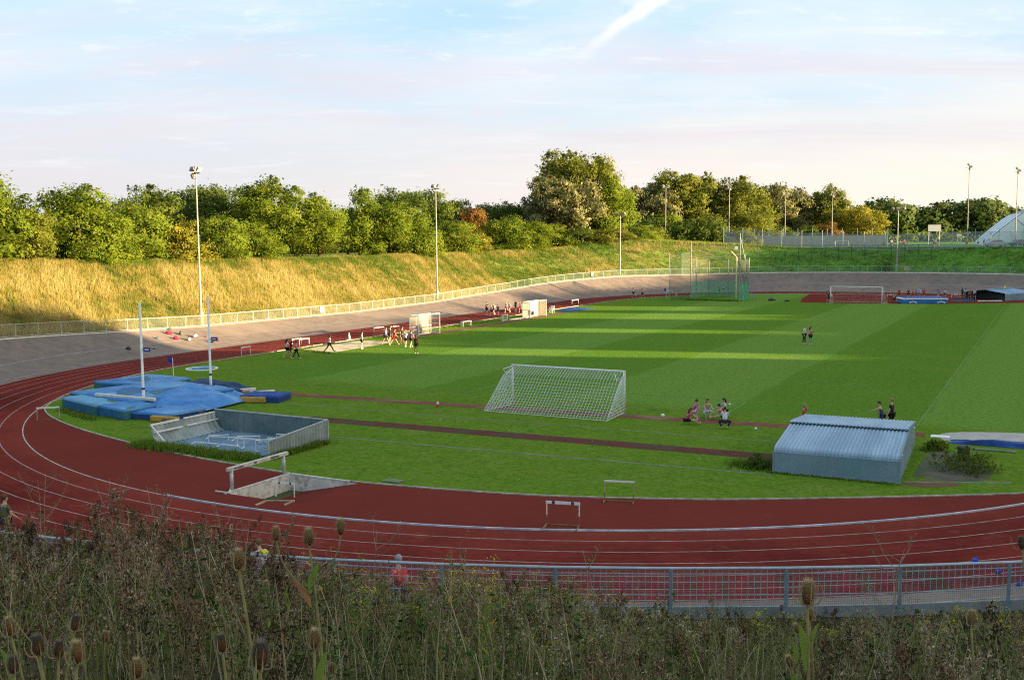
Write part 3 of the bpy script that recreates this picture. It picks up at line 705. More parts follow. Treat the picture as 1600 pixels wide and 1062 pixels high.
def mini_goal(label, b, a, yaw, L, Hh, board):
    p = O(b, a); t = thing('small_goal', label, 'goal', (p.x, p.y, .012), yaw, 'small goals beside the track')
    mb = MB(); r = .045
    mb.tube([(-L/2,0,0),(-L/2,0,Hh),(L/2,0,Hh),(L/2,0,0)], r, 6); mb.tube([(-L/2,-1.1,0),(-L/2,-1.1,Hh*.98),(L/2,-1.1,Hh*.98),(L/2,-1.1,0)], r*.8, 6)
    for s in (-1, 1):
        mb.tube([(s*L/2,0,Hh),(s*L/2,-1.1,Hh*.98)], r*.8, 6); mb.tube([(s*L/2,0,.04),(s*L/2,-1.1,.04)], r, 6); mb.tube([(s*L/2,0,Hh*.5),(s*L/2,-1.1,Hh*.5)], r*.7, 6)
    mb.tube([(-L/2,-1.1,.9),(L/2,-1.1,.9)], r*.8, 6); mb.tube([(-L/2,-1.1,.04),(L/2,-1.1,.04)], r, 6); mb.tube([(L*.2,-1.1,0),(L*.2,-1.1,Hh)], r*.7, 6)
    mb.build('frame', CREAM, t)
    mb = MB()
    for s in (-1, 1): mb.add([(s*L/2,0,.05),(s*L/2,-1.1,.05),(s*L/2,-1.1,Hh*.97),(s*L/2,0,Hh*.97)], [(0,1,2,3)])
    mb.add([(-L/2,-1.1,.05),(L/2,-1.1,.05),(L/2,-1.1,Hh*.97),(-L/2,-1.1,Hh*.97)], [(0,1,2,3)])
    mb.build('mesh_panel', MESHMAT('goal_mesh_'+('solid' if board else 'open'), (.72,.66,.50) if board else (.5,.47,.42), .8 if board else .28), t)
    if not board:
        mb = MB(); mb.box((-.75,-1.13,1.45),(1.25,.03,1.1)); mb.build('sign_panel', M('worn_board', (.26,.18,.10),(.34,.29,.20),scale=2.2), t)
        mb = MB(); mb.ell((.55,-.8,.55),(.3,.25,.4),8,6); mb.ell((.9,-.75,.45),(.22,.22,.3),8,6); mb.ell((.65,-.75,.95),(.25,.2,.18),8,6); mb.build('hung_bag', M('grey_bags',(.30,.31,.34),(.08,.08,.1),scale=4), t, True)
    else:
        mb = MB(); mb.ell((-.3,-.9,.45),(.22,.2,.3),8,6); mb.ell((.5,-.9,.6),(.18,.2,.36),8,6); mb.build('hung_bag', M('dark_bags',(.05,.045,.05),(.12,.1,.09),scale=4), t, True)
mini_goal('small caged goal with bags and a board inside, beyond the group of boys', -30.2, 28.0, -TH-math.pi/2, 4.1, 2.15, False)
mini_goal('small cream boarded goal in full sun beside the running group', -30.4, 54.0, -TH-math.pi/2, 4.6, 2.05, True)
# ---- hurdles and benches
def hurdle(name, label, A, B, h, board=.09, marks=True, base='foot', legs=WPAINT, bm=None, group='hurdles round the track', bl=.5):
    A = O(*A); B = O(*B); c = (A+B)/2; L = (B-A).length; yaw = math.atan2(B.y-A.y, B.x-A.x)
    t = thing(name, label, 'hurdle', (c.x, c.y, .0), yaw, group)
    bm = bm or WPAINT
    mb = MB(); mb.box((0,0,h-board/2),(L,.03,board)); bo = mb.build('bar', bm, t)
    if marks:
        for s in (-.28, .28): mb = MB(); mb.box((s*L,0,h-board/2),(.09*L,.034,board+.004)); mb.build('black_band', DARKM, bo)
    for s in (-1, 1):
        mb = MB(); x = s*(L/2-.03)
        two = base == 'foot' and h > .8; mb.tube([(x,0,h*.42 if two else .03),(x,0,h-board*.5)], .022, 6); lg = mb.build('leg', legs, t)
        if two: mb = MB(); mb.tube([(x,0,.03),(x,0,h*.42)], .018, 6); mb.build('lower_leg', M('rusty_foot',(.24,.15,.07),(.16,.10,.05),scale=5), lg)
        if base == 'foot':
            mb = MB(); mb.bar((x,.05,.03),(x,-bl,.03),.05,.06); mb.build('foot', M('rusty_foot',(.24,.15,.07),(.16,.10,.05),scale=5), t)
    if base == 'foot':
        mb = MB(); mb.bar((-L/2,-bl*.0,.03),(L/2,0,.03),.035); mb.build('base_bar', M('rusty_foot',(.24,.15,.07)), t)
    return t
hurdle('hurdle','white topped hurdle standing alone on the dark apron of the left bend',(-22.95,-25.0),(-22.05,-24.15),.76,.09,False,legs=M('weathered_leg',(.42,.38,.33),(.3,.26,.2),scale=4),bl=.25)
hurdle('hurdle','black and white hurdle with a long rusty base on the apron near the raised kerb',(12.55,-31.35),(13.75,-31.05),.88,.10,True,bl=.75)
hurdle('hurdle','bare pale hurdle with brown feet straddling the grass edge',(13.1,-27.35),(14.25,-27.05),.84,.07,False,legs=M('weathered_leg',(.42,.38,.33)),bl=.35)
hurdle('hurdle','white hurdle with black bands standing inside the water jump pit slope',(1.15,-32.6),(1.95,-32.35),.62,.07,True,base=None)
def barrier():
    A, B = O(-1.1,-32.75), O(-1.1,-29.3); c = (A+B)/2; L = (B-A).length; yaw = math.atan2(B.y-A.y, B.x-A.x)
    t = thing('steeplechase_barrier','heavy white steeplechase barrier with a black banded beam over the water pit','barrier',(c.x,c.y,0),yaw)
    mb = MB(); mb.box((0,0,.93),(L+.25,.15,.15)); bb = mb.build('beam', M('beam_paint',(.70,.69,.64),(.45,.42,.37),scale=2.2,c3=(.35,.32,.27),scale3=3), t, bevel=.015)
    mb = MB()
    for s,w in ((-.36,.16),(.28,.16),(-.07,.05)): mb = MB(); mb.box((s*L,0,.93),(w*L,.155,.06)); mb.build('black_band', DARKM, bb)
    for s in (-1,1):
        mb = MB(); mb.tube([(s*(L/2-.12),0,-.02),(s*(L/2-.12),0,.87)], .075, 10); mb.build('post', M('post_metal',(.50,.52,.54),(.40,.42,.44),scale=3,rough=.45,metal=.3), t, True)
    mb = MB(); mb.bar((-L/2-.3,-.25,.05),(-L/2+.55,.42,.05),.07); mb.bar((-L/2-.3,-.1,.05),(-L/2-.3,.5,.05),.05); mb.build('base_bar', CREAM, t)
barrier()
def frame_on_ground(label, b, a, w, l):
    p = O(b,a); mb = MB(); mb.bar((0,0,.03),(w,0,.03),.05,.05); mb.bar((0,0,.03),(-.25,-l,.03),.06,.06); mb.bar((w,0,.03),(w-.25,-l,.03),.06,.06)
    tag(mb.build('fallen_hurdle', M('yellowed_frame',(.42,.34,.20),(.28,.2,.12),scale=4), None, False, (p.x,p.y,0)), label, 'hurdle')
frame_on_ground('yellowed hurdle base lying flat on the track just outside the water pit', 1.3, -33.3, 1.1, .65)
HB = 'distant hurdles along the back straight'
hurdle('hurdle','white hurdle on the inside lane past the blue throwing circle',(-34.85,4.7),(-34.85,5.9),.78,.09,False,group=HB,bl=.3)
hurdle('hurdle','hurdle with black bands behind the three girls at the sand pit',(-34.5,11.1),(-34.2,12.1),.95,.1,True,group=HB,bl=.3)
hurdle('hurdle','second white hurdle pushed up behind the three girls at the sand pit',(-34.0,11.5),(-33.6,12.5),.95,.1,True,group=HB,bl=.3)
hurdle('hurdle','white hurdle behind the boy in the blue shirt',(-34.9,24.6),(-34.7,26.2),.9,.1,False,group=HB,bl=.3)
hurdle('hurdle','hurdle behind the boys in black, partly hidden beside the caged goal',(-33.5,25.6),(-33.1,26.7),1.0,.1,True,group=HB,bl=.3)
hurdle('hurdle','white hurdle on the track above the blue tarpaulin',(-34.9,74.0),(-34.6,75.7),.95,.11,False,group=HB,bl=.3)
hurdle('hurdle','white hurdle just left of the hammer cage, beside a traffic cone',(-31.1,104.2),(-30.2,104.6),.95,.14,False,group=HB,bl=.3)
hurdle('hurdle','white hurdle behind the left net post of the hammer cage',(-28.7,105.1),(-27.9,105.5),.95,.14,True,group=HB,bl=.3)
hurdle('hurdle','white hurdle seen through the green net, nearer its left side',(-27.0,105.6),(-26.0,106.2),.95,.14,False,group=HB,bl=.3)
hurdle('hurdle','white hurdle seen through the green net, second from its left side',(-25.2,106.6),(-24.4,107.3),1.0,.14,False,group=HB,bl=.3)
hurdle('hurdle','small hurdle on the red apron right of the far goal',(4.3,105.6),(5.2,106.0),.9,.14,True,group=HB,bl=.3)
hurdle('hurdle','hurdle on the red apron behind the dark tarpaulin at the far end',(13.3,108.3),(14.5,108.8),.95,.14,True,group=HB,bl=.3)
def bench(label, b, a, L, h, slat):
    p = O(b,a); t = thing('bench', label, 'bench', (p.x,p.y,.012), math.pi/2-TH)
    mb = MB(); mb.box((0,0,h),(L,.34,.07)); mb.build('seat', CREAM, t)
    for s in (-1,1):
        mb = MB(); mb.box((s*(L/2-.08),0,h/2-.02),(.1,.3,h-.04)); mb.build('leg', CREAM, t)
    if slat: mb = MB(); mb.box((0,-.1,.12),(L*1.0,.03,.1)); mb.build('stretcher', CREAM, t)
bench('low white bench on the grass strip right of the caged goal', -32.1, 38.8, 1.9, .55, False)
bench('squat white stool frame on the grass strip in front of the runners', -31.4, 46.9, 1.1, .75, True)
def rail_low():
    p, q = O(-31.2,47.8), O(-30.6,52.0); mb = MB(); mb.bar((p.x,p.y,.12),(q.x,q.y,.12),.12,.14); mb.box((q.x,q.y,.3),(.12,.12,.5),-TH); mb.box((p.x,p.y,.08),(.1,.1,.16),-TH)
    tag(mb.build('edging_board', CREAM), 'low pale board lying along the grass between stool frame and boarded goal', 'board')
rail_low()
def chair():
    p = O(-31.6,60.4); t = thing('plastic_chair','white plastic chair beside the boarded goal','chair',(p.x,p.y,.012), -TH)
    mb = MB(); mb.box((0,0,.44),(.5,.5,.05)); mb.build('seat', WPAINT, t)
    mb = MB(); mb.box((0,.24,.75),(.5,.05,.55),R=Matrix.Rotation(-.15,3,'X')); mb.build('backrest', WPAINT, t)
    for i in (-1,1):
        for j in (-1,1): mb = MB(); mb.bar((i*.21,j*.21,.42),(i*.25,j*.25,0),.05); mb.build('leg', WPAINT, t)
        mb = MB(); mb.box((i*.25,0,.66),(.05,.46,.04)); mb.build('armrest', WPAINT, t)
chair()
def tarp(name, label, cat, P, amp, mat, seed, n=16, z0=.02, edge=0.0, crease=.4):
    """crumpled cloth over a quadrilateral of xy(z) corners"""
    r = np.random.default_rng(seed); A, B, C, D = [Vector((p[0],p[1],p[2] if len(p) > 2 else 0)) for p in P]
    ph = r.uniform(0, 6.28, 12); vs = []
    for j in range(n+1):
        for i in range(n+1):
            u, v = i/n, j/n; p = A.lerp(B,u).lerp(D.lerp(C,u),v)
            e = min(1, 5*min(u,1-u,v,1-v)); h = 0
            for k in range(5): h += math.sin((3+2*k)*u*2.2+ph[k]*1+(k-2)*v*5)*math.cos((2+1.7*k)*v*2.6+ph[k+5])/(1+.6*k)
            cr = sum(abs(math.sin((2.3+1.9*k)*(u*math.cos(ph[k+7])+v*math.sin(ph[k+7]))*2.4+ph[k]))/(1.4+k) for k in range(4))
            p.z += z0+amp*e*(.55+.30*h)*1.0+edge*e-crease*amp*e*(cr-.75)*.55; p.x += .12*amp*math.sin(9*v+ph[3]); p.y += .12*amp*math.sin(8*u+ph[4]); vs.append(p)
    fs = [(j*(n+1)+i, j*(n+1)+i+1, (j+1)*(n+1)+i+1, (j+1)*(n+1)+i) for j in range(n) for i in range(n)]
    mb = MB(); mb.add(vs, fs); o = mb.build(name, mat, None, True); sm = o.modifiers.new('thick', 'SOLIDIFY'); sm.thickness = .015
    return tag(o, label, cat)
NAVY = M('navy_tarp', (.018,.06,.22), (.012,.04,.15), scale=2.5, rough=.55, c3=(.03,.09,.28), scale3=.9)
q = [O(-32.6,63.2),O(-34.2,71.8),O(-29.9,71.2),O(-30.1,63.4)]
tarp('tarpaulin','blue tarpaulin spread on the grass beyond the boarded goal','tarpaulin',[(p.x,p.y) for p in q],.12,NAVY,3)
q = [O(23.9,-9.6),O(34,-9.6),O(34,-8.3),O(23.8,-8.6)]
tarp('tarpaulin','dark navy tarpaulin heaped along the front of the right hand sand pit','tarpaulin',[(p.x,p.y) for p in q],.34,NAVY,5,26)
# ---- throwing circle
p = O(-31.4,-3.5); t = thing('throwing_circle','white rimmed throwing circle with a blue sheet on the left grass','throwing circle',(p.x,p.y,.012))
mb = MB(); prof = [(1.25,0),(1.25,.06),(1.12,.06),(1.12,0)]; mb.lathe(prof, 28); mb.f = [f for f in mb.f if len(f) == 4]; mb.build('rim', WPAINT, t)
mb = MB(); mb.lathe([(1.1,.01),(1.1,.03)], 24); mb.build('base', M('circle_base',(.30,.36,.40),(.22,.26,.28),scale=2), t)
mb = MB(); mb.ell((.25,.05,.06),(.75,.55,.07),14,6); mb.ell((-.3,-.2,.06),(.4,.5,.06),12,6); mb.build('cover_sheet', M('blue_sheet',(.09,.30,.58),(.06,.2,.42),scale=3), t, True)
# ---- flag post
def flagpost(label, b, a, h):
    p = O(b,a); t = thing('marker_flag', label, 'flag', (p.x,p.y,.012))
    mb = MB(); mb.tube([(0,0,0),(-.06,0,h)], .028, 6); mb.build('pole', WPAINT, t)
    mb = MB(); n = 5; vs = []
    for i in range(n+1):
        for z in (0, .42): vs.append((-.06-.07*i, .05*math.sin(i*1.4), h-z+.03*i))
    mb.add(vs, [(2*i,2*i+1,2*i+3,2*i+2) for i in range(n)]); mb.build('flag', M('blue_flag',(.06,.06,.32),(.04,.04,.24),scale=4), t)
flagpost('small blue flag on a thin white pole behind the blue mats', -27.7, -10.0, 1.75)
flagpost('small blue flag on a pale pole by the track, left of the hammer cage', -28.1, 95.8, 1.6)
# ---- pole vault uprights
def upright(label, x, y, h):
    t = thing('vault_upright', label, 'vault post', (x,y,.012), -TH, 'pole vault uprights')
    mb = MB(); mb.tube([(0,0,0),(0,0,1.2),(0,0,1.2),(0,0,h)], [.085,.085,.075,.07], 10); mb.build('post', WPAINT, t, True)
    mb = MB(); mb.tube([(0,0,1.15),(0,0,1.28)], .1, 10); mb.build('collar', DARKM, t)
    mb = MB(); mb.box((.45,0,h*.56),(.55,.03,.26)); mb.bar((0,0,h*.56),(.3,0,h*.56),.04); fl = mb.build('height_plate', M('blue_plate',(.05,.07,.25)), t)
    mb = MB(); mb.box((.45,-.02,h*.56),(.34,.006,.07)); mb.build('plate_stripe', WPAINT, fl)
    mb = MB(); mb.box((0,0,.04),(.5,1.3,.08)); mb.build('base', GALV, t)
upright('tall white pole vault upright at the front of the blue mats, left of two', -22.44, 62.6, 6.45)
upright('tall white pole vault upright at the back of the blue mats, right of two', -20.19, 69.0, 6.45)
# ---- vault mats
BLUE = M('mat_blue', (.045,.20,.47), (.03,.145,.37), scale=1.2, rough=.5, c3=(.10,.28,.50), scale3=.5, detail=7)
BRIGHT = M('cover_blue', (.045,.20,.50), (.03,.15,.40), scale=1.1, rough=.45, c3=(.12,.29,.52), scale3=.6)
PALEB = M('faded_mat', (.14,.33,.50), (.09,.26,.43), scale=1.6, rough=.55)
SIDE = M('mat_side', (.02,.10,.26), (.03,.14,.25), scale=1.6, rough=.6, c3=(.05,.15,.12), scale3=.7)
YEL = M('yellow_foam', (.50,.30,.06), (.36,.2,.05), scale=2.2, rough=.9, bump=.3)
def mat(label, poly, h, top, side, z0=.015, sag=.03, seed=1):
    h *= .86
    cx = sum(p[0] for p in poly)/len(poly); cy = sum(p[1] for p in poly)/len(poly)
    t = thing('landing_mat', label, 'mat', (cx,cy,z0), 0, 'vault landing mats')
    q = [(p[0]-cx,p[1]-cy) for p in poly]; mb = MB(); mb.prism(q, 0, h-.03); mb.build('block', side, t, bevel=.03)
    # slightly slumped top cover
    r = np.random.default_rng(seed); n = 10; A,B,C,D = [Vector((p[0]*1.01,p[1]*1.01,h)) for p in q[:4]]; vs = []; ph = r.uniform(0,6.28,4)
    for j in range(n+1):
        for i in range(n+1):
            u,v = i/n,j/n; p = A.lerp(B,u).lerp(D.lerp(C,u),v); e = min(1,6*min(u,1-u,v,1-v)); p.z += sag*e*(math.sin(5*u+ph[0])+math.sin(6*v+ph[1])+math.sin(9*(u+v)+ph[2])); vs.append(p)
    k = (n+1)*(n+1)
    edge = [j for j in range(n)]+[i*(n+1)+n for i in range(n)]+[n*(n+1)+n-j for j in range(n)]+[(n-i)*(n+1) for i in range(n)]
    low = [Vector((vs[i].x,vs[i].y,vs[i].z-.13)) for i in edge]
    mb = MB(); mb.add(vs+low, [(j*(n+1)+i,j*(n+1)+i+1,(j+1)*(n+1)+i+1,(j+1)*(n+1)+i) for j in range(n) for i in range(n)]+[(edge[i],k+i,k+(i+1)%len(edge),edge[(i+1)%len(edge)]) for i in range(len(edge))])
    mb.build('top_cover', top, t, True); return t
def ccw(P):
    ar = sum(P[i][0]*P[(i+1)%4][1]-P[(i+1)%4][0]*P[i][1] for i in range(4)); return P if ar > 0 else P[::-1]
mat('large main blue vault mat at the middle of the heap', ccw([(-27.9,65.0),(-22.6,60.9),(-17.9,66.0),(-23.3,70.2)]), .82, BLUE, SIDE, seed=2)
mat('faded pale blue mat at the left end beside the track', ccw([(-27.6,63.0),(-24.3,59.9),(-22.0,62.4),(-25.6,65.4)]), .76, PALEB, SIDE, seed=3)
mat('dark sided blue mat in front of the left upright', ccw([(-24.4,60.2),(-22.1,58.4),(-20.9,60.4),(-23.1,62.2)]), .7, BLUE, SIDE, seed=4)
mat('thin blue mat with a yellow foam end sticking out in front', ccw([(-22.0,58.9),(-19.3,57.9),(-17.9,60.0),(-20.9,61.2)]), .5, BRIGHT, M('navy_side',(.03,.06,.2),(.02,.045,.16),scale=2), seed=5)
p = thing('foam_block','yellow foam slab under the front edge of the vault mats, nearest the open cover','foam',(-19.55,57.75,.015),-.36); mb = MB(); mb.box((0,0,.17),(1.9,.3,.33)); mb.build('slab',YEL,p,bevel=.08)
pass
mat('blue mat along the back edge under the tall flag', ccw([(-28.6,70.4),(-24.2,68.4),(-22.5,72.0),(-26.2,74.2)]), .7, BLUE, SIDE, seed=6)
mat('dark blue mat standing apart on the grass with a yellow foam end', ccw([(-17.1,64.7),(-14.6,64.2),(-14.2,66.0),(-16.7,66.6)]), .5, M('navy_mat',(.03,.08,.30),(.02,.06,.22),scale=2), M('navy_side',(.03,.06,.2),(.02,.045,.16),scale=2), seed=7)
p = thing('foam_block','yellow foam slab leaning on the separate dark blue mat','foam',(-16.25,64.42,.015),-.2); mb = MB(); mb.box((0,0,.19),(1.7,.24,.36)); mb.build('slab',YEL,p,bevel=.08)
q = [(-23.0,62.0,.35),(-18.6,59.4,.15),(-16.6,64.8,.1),(-21.0,67.2,.9)]
tarp('tarpaulin','bright blue cover sheet draped in folds over the vault mats','tarpaulin',q,.15,BRIGHT,8,40,edge=.30,crease=1.0)
q = [(-20.6,64.8,.5),(-17.6,63.2,.12),(-16.9,66.6,.1),(-19.6,68.2,.6)]
tarp('tarpaulin','blue cover sheet peaked beside the right upright','tarpaulin',q,.20,BRIGHT,12,34,edge=.16,crease=1.0)
q = [(-23.6,71.2,.1),(-18.6,68.4,.1),(-17.6,70.3,.05),(-22.6,73.6,.05)]
tarp('tarpaulin','dark navy sheet lying behind the vault mats','tarpaulin',q,.3,M('dark_sheet',(.02,.05,.14),(.015,.035,.09),scale=2,rough=.6),9,16,edge=.25)
def long_bar(label, A, B, w, mt=CREAM, name='metal_bar', cat='bar'):
    mb = MB(); mb.bar(A, B, w, w*.8); tag(mb.build(name, mt, None, bevel=w*.15), label, cat)
long_bar('long pale bar lying across the front of the mats past the left upright', (-25.6,63.2,.80), (-21.3,61.3,.74), .22)
long_bar('pale plank on the grass at the end of the vault runway', (-19.6,68.9,.06), (-17.4,69.8,.06), .3)
long_bar('second pale plank near the vault runway, further right', (-17.4,68.3,.05), (-15.9,68.9,.05), .28)
long_bar('short rusty bar lying flat on the dark apron', (-20.9,56.2,.03), (-19.6,56.0,.03), .08, M('rusty_foot',(.24,.15,.07)))
# ---- corrugated covers
SHED = M('shed_blue_grey', (.22,.31,.37), (.18,.265,.32), scale=.8, rough=.5, metal=.12, c3=(.16,.26,.31), scale3=.5)
SHEDROOF = M('shed_roof', (.31,.42,.53), (.26,.36,.46), scale=.9, rough=.65, metal=0, c3=(.23,.33,.43), scale3=.6, stretch=(1.5,.35,1))
INSIDE_SHADE = M('shed_inside_shade', (.10,.14,.15), (.07,.10,.11), scale=1.5, rough=.7)  # dark tone stands in for the shade inside the shelters
def corr(mb, prof, x0, x1, pitch, amp):
    """corrugated skin: profile in (y,z), ribs running along the profile"""
    n = int((x1-x0)/pitch*6); nor = []
    for i in range(len(prof)):
        a = Vector(prof[max(i-1,0)]); b = Vector(prof[min(i+1,len(prof)-1)]); d = (b-a).normalized(); nor.append(Vector((-d.y,d.x)))
    vs = []
    for k in range(n+1):
        x = x0+(x1-x0)*k/n; s = math.sin(2*math.pi*k/6); s = max(-.6,min(.6,s*1.1))*amp
        for (p,q) in zip(prof,nor): vs.append((x,p[0]+q.x*s,p[1]+q.y*s))
    m = len(prof); mb.add(vs,[(k*m+i,k*m+i+1,(k+1)*m+i+1,(k+1)*m+i) for k in range(n) for i in range(m-1)])
def shelter(name, label, corner, yaw, W, D, open_left=False):
    t = thing(name, label, 'equipment shelter', corner, yaw)
    fr = [(0,0),(0,.88)]; ev = [(0,.88),(.02,1.0),(.08,1.08),(.2,1.125)]; bk = [(D*.455,1.585),(D*.5,1.61),(D,1.24)]
    mb = MB(); corr(mb, fr, 0, W, .33, .022); mb.build('front_wall', SHED, t)
    mb = MB(); corr(mb, ev+[(D*.15,1.24),(D*.3,1.365),(D*.47,1.50)], 0, W, .16, .042); rf = mb.build('roof', SHEDROOF, t)
    mb = MB(); corr(mb, bk, -.02, W+.02, .16, .03); mb.build('upper_roof', SHEDROOF, t)
    mb = MB(); mb.add([(0,D*.468,1.47),(W,D*.468,1.47),(W,D*.468,1.60),(0,D*.468,1.60)],[(0,1,2,3)]); mb.build('ridge_gap', INSIDE_SHADE, t)  # dark sheet painted in for the shade under the upper roof edge
    prof = [(0,0),(0,.88),(.02,.98),(.08,1.05),(.2,1.1),(D*.47,1.47),(D*.5,1.56),(D,1.20),(D,0)]
    for x,s in ((W,1),(0,-1)):
        if s < 0 and open_left: continue
        mb = MB(); vs = [(x,p[0],p[1]) for p in prof]+[(x-s*.04,p[0],p[1]) for p in prof]; k = len(prof)
        mb.add(vs,[tuple(range(k)) if s > 0 else tuple(range(k))[::-1], tuple(range(k,2*k))[::-1] if s > 0 else tuple(range(k,2*k))]+[(i,i+k,(i+1)%k+k,(i+1)%k) for i in range(k)])
        ew = mb.build('end_wall', SHED, t)
        mb = MB()
        if s > 0:
            for (y,z) in ((.55,1.06),(D*.86,1.12)): mb.box((x+.03,y,z),(.05,.3,.05))
            mb.build('handle', WPAINT, ew)
    mb = MB(); mb.box((W/2,D,.6),(W,.04,1.18)); mb.build('back_wall', SHED, t)
    mb = MB()
    for p1,p2 in zip(prof[:7],prof[1:8]): mb.bar((W+.01,p1[0],p1[1]),(W+.01,p2[0],p2[1]),.07)
    mb.bar((W,0,0),(W,0,.9),.09); mb.bar((0,0,0),(0,0,.9),.07); mb.bar((0,-.03,.02),(W,-.03,.02),.05); mb.build('corner_trim', SHED, t)
    if open_left:
        mb = MB(); mb.box((W*.45,D*.5,.55),(.05,D-.1,1.08)); mb.build('inner_wall', INSIDE_SHADE, t)  # dark panel added so the open end looks unlit
    return t
c = O(17.75,-19.55,.012); shelter('equipment_shelter','low blue grey corrugated shelter with sloping ribbed roof on the near right grass',c,-TH+.05,5.15,8.2)
c = Vector((74.6,156.9,0)); shelter('equipment_shelter','far pale corrugated shelter with a dark open end at the right picture edge',c,rad(35),7.5,6.5,True)
p = Vector((77.2,162.6,1.6)); mb = MB(); mb.lathe([(.2,0),(.2,.04),(.13,.05),(.03,.5)],10); tag(mb.build('marker_cone', M('yellow_plastic',(.62,.55,.12)),None,True,p),'yellow cone standing on the far shelter roof','cone')
def open_shell():
    t = thing('equipment_cover','open topped corrugated cover lying in the grass with tangled frames inside','equipment cover',O(-11.45,-27.15,.012),-TH)
    W, D = 7.5, 4.45; RIB = M('rib_grey',(.36,.41,.41),(.24,.29,.29),scale=1.2,rough=.5,metal=.15,c3=(.20,.24,.23),scale3=.7); INN = M('cover_inside',(.12,.17,.18),(.085,.13,.14),scale=1.3,rough=.7,c3=(.17,.21,.21),scale3=.8)
    FL = M('cover_floor',(.13,.21,.29),(.09,.155,.22),scale=.9,rough=.6,c3=(.20,.27,.32),scale3=.6)
    # floor panel
    mb = MB(); corr(mb, [(.25,.05),(D,.05)], .7, W-.03, .33, .012); mb.build('floor_panel', FL, t)
    # left wall: cove-shaped, ribbed inside, leaning out (profile across x, ribs along it)
    prof = [(.62,.05),(.34,.09),(.15,.22),(.02,.45),(-.14,.95)]; n = int(D/.33*6); vs = []
    for k in range(n+1):
        y = D*k/n; s = max(-.6,min(.6,1.1*math.sin(2*math.pi*k/6)))*.03
        for (x,z) in prof: vs.append((x+s*1.6,y,z+s*1.0))
    m = len(prof); mb = MB(); mb.add(vs,[(k*m+i,k*m+i+1,(k+1)*m+i+1,(k+1)*m+i) for k in range(n) for i in range(m-1)]); mb.build('curved_wall', RIB, t)
    mb = MB()
    for (x,z,w) in ((-.12,.97,.09),(.12,.62,.08)):
        mb.bar((x,0,z),(x,D*.42,z),w); mb.bar((x,D*.5,z),(x,D,z),w*.8)
    for y in (.03,): mb.bar((-.12,y,.97),(.95,y,.07),.06)
    mb.build('edge_rail', WPAINT, t)
    mb = MB()
    for y in (D*.2,D*.78): mb.lathe([(.15,-.05),(.17,0),(.15,.05)],12,(-.16,y,1.05))
    wh = mb; R = Matrix.Rotation(math.pi/2,3,'Y'); mb = MB()
    for y in (D*.22,D*.8):
        q = MB(); q.lathe([(.12,-.04),(.16,-.03),(.16,.03),(.12,.04)],14); mb.add([R@Vector(v)+Vector((-.2,y,1.02)) for v in q.v], q.f)
    mb.build('wheel', DARKM, t, True)
    # back wall
    mb = MB(); corr(mb,[(D,0),(D,1.12)],-.05,W,.33,.02); mb.build('back_wall', INN, t); mb = MB(); mb.bar((-.1,D,1.13),(W,D,1.13),.06); mb.build('back_rail', GALV, t)
    # right wall, ribs vertical
    n = int(D/.22*6); vs = []
    for k in range(n+1):
        y = D*k/n; s = max(-.6,min(.6,1.1*math.sin(2*math.pi*k/6)))*.055; h = .82+.3*y/D
        vs += [(W+s,y,0),(W+s,y,h)]
    mb = MB(); mb.add(vs,[(2*k,2*k+2,2*k+3,2*k+1) for k in range(n)]); mb.build('side_wall', RIB, t)
    mb = MB(); mb.bar((W,0,.83),(W,D,1.13),.06); mb.bar((W,0,0),(W,0,.83),.06); mb.bar((W,D,0),(W,D,1.13),.07); mb.build('side_rail', GALV, t)
    fr = MB(); r2 = random.Random(4)
    def hfr(x,y,a,L,h):
        c,s = math.cos(a),math.sin(a); q = [(x,y,.1),(x,y,.1+h),(x+c*L,y+s*L,.1+h*.8),(x+c*L,y+s*L,.1)]; fr.tube(q,.03,5); fr.tube([(x,y,.1),(x+.3*s,y-.3*c,.08)],.03,5)
    for a in ((2.0,.8,.15,1.4,.05),(2.6,1.2,1.1,1.0,.35),(3.6,.9,.1,1.2,.06),(4.2,1.5,.9,1.1,.4),(5.0,1.1,.3,1.2,.45),(5.8,1.9,.5,1.0,.4),(4.9,2.6,-.3,1.2,.05),(3.2,2.4,.2,1.6,.05),(6.1,.7,1.3,1.3,.5),(5.4,3.0,.4,1.1,.35),(1.6,2.2,.3,1.9,.05)): hfr(*a)
    tag(fr.build('dumped_hurdles', M('old_frame',(.66,.69,.70),(.48,.5,.5),scale=4), None),'tangle of pale metal hurdle frames dumped inside the open cover','frames')
    bpy.data.objects['dumped_hurdles'].location = O(-11.45,-27.15,.03); bpy.data.objects['dumped_hurdles'].rotation_euler = (0,0,-TH)
open_shell()
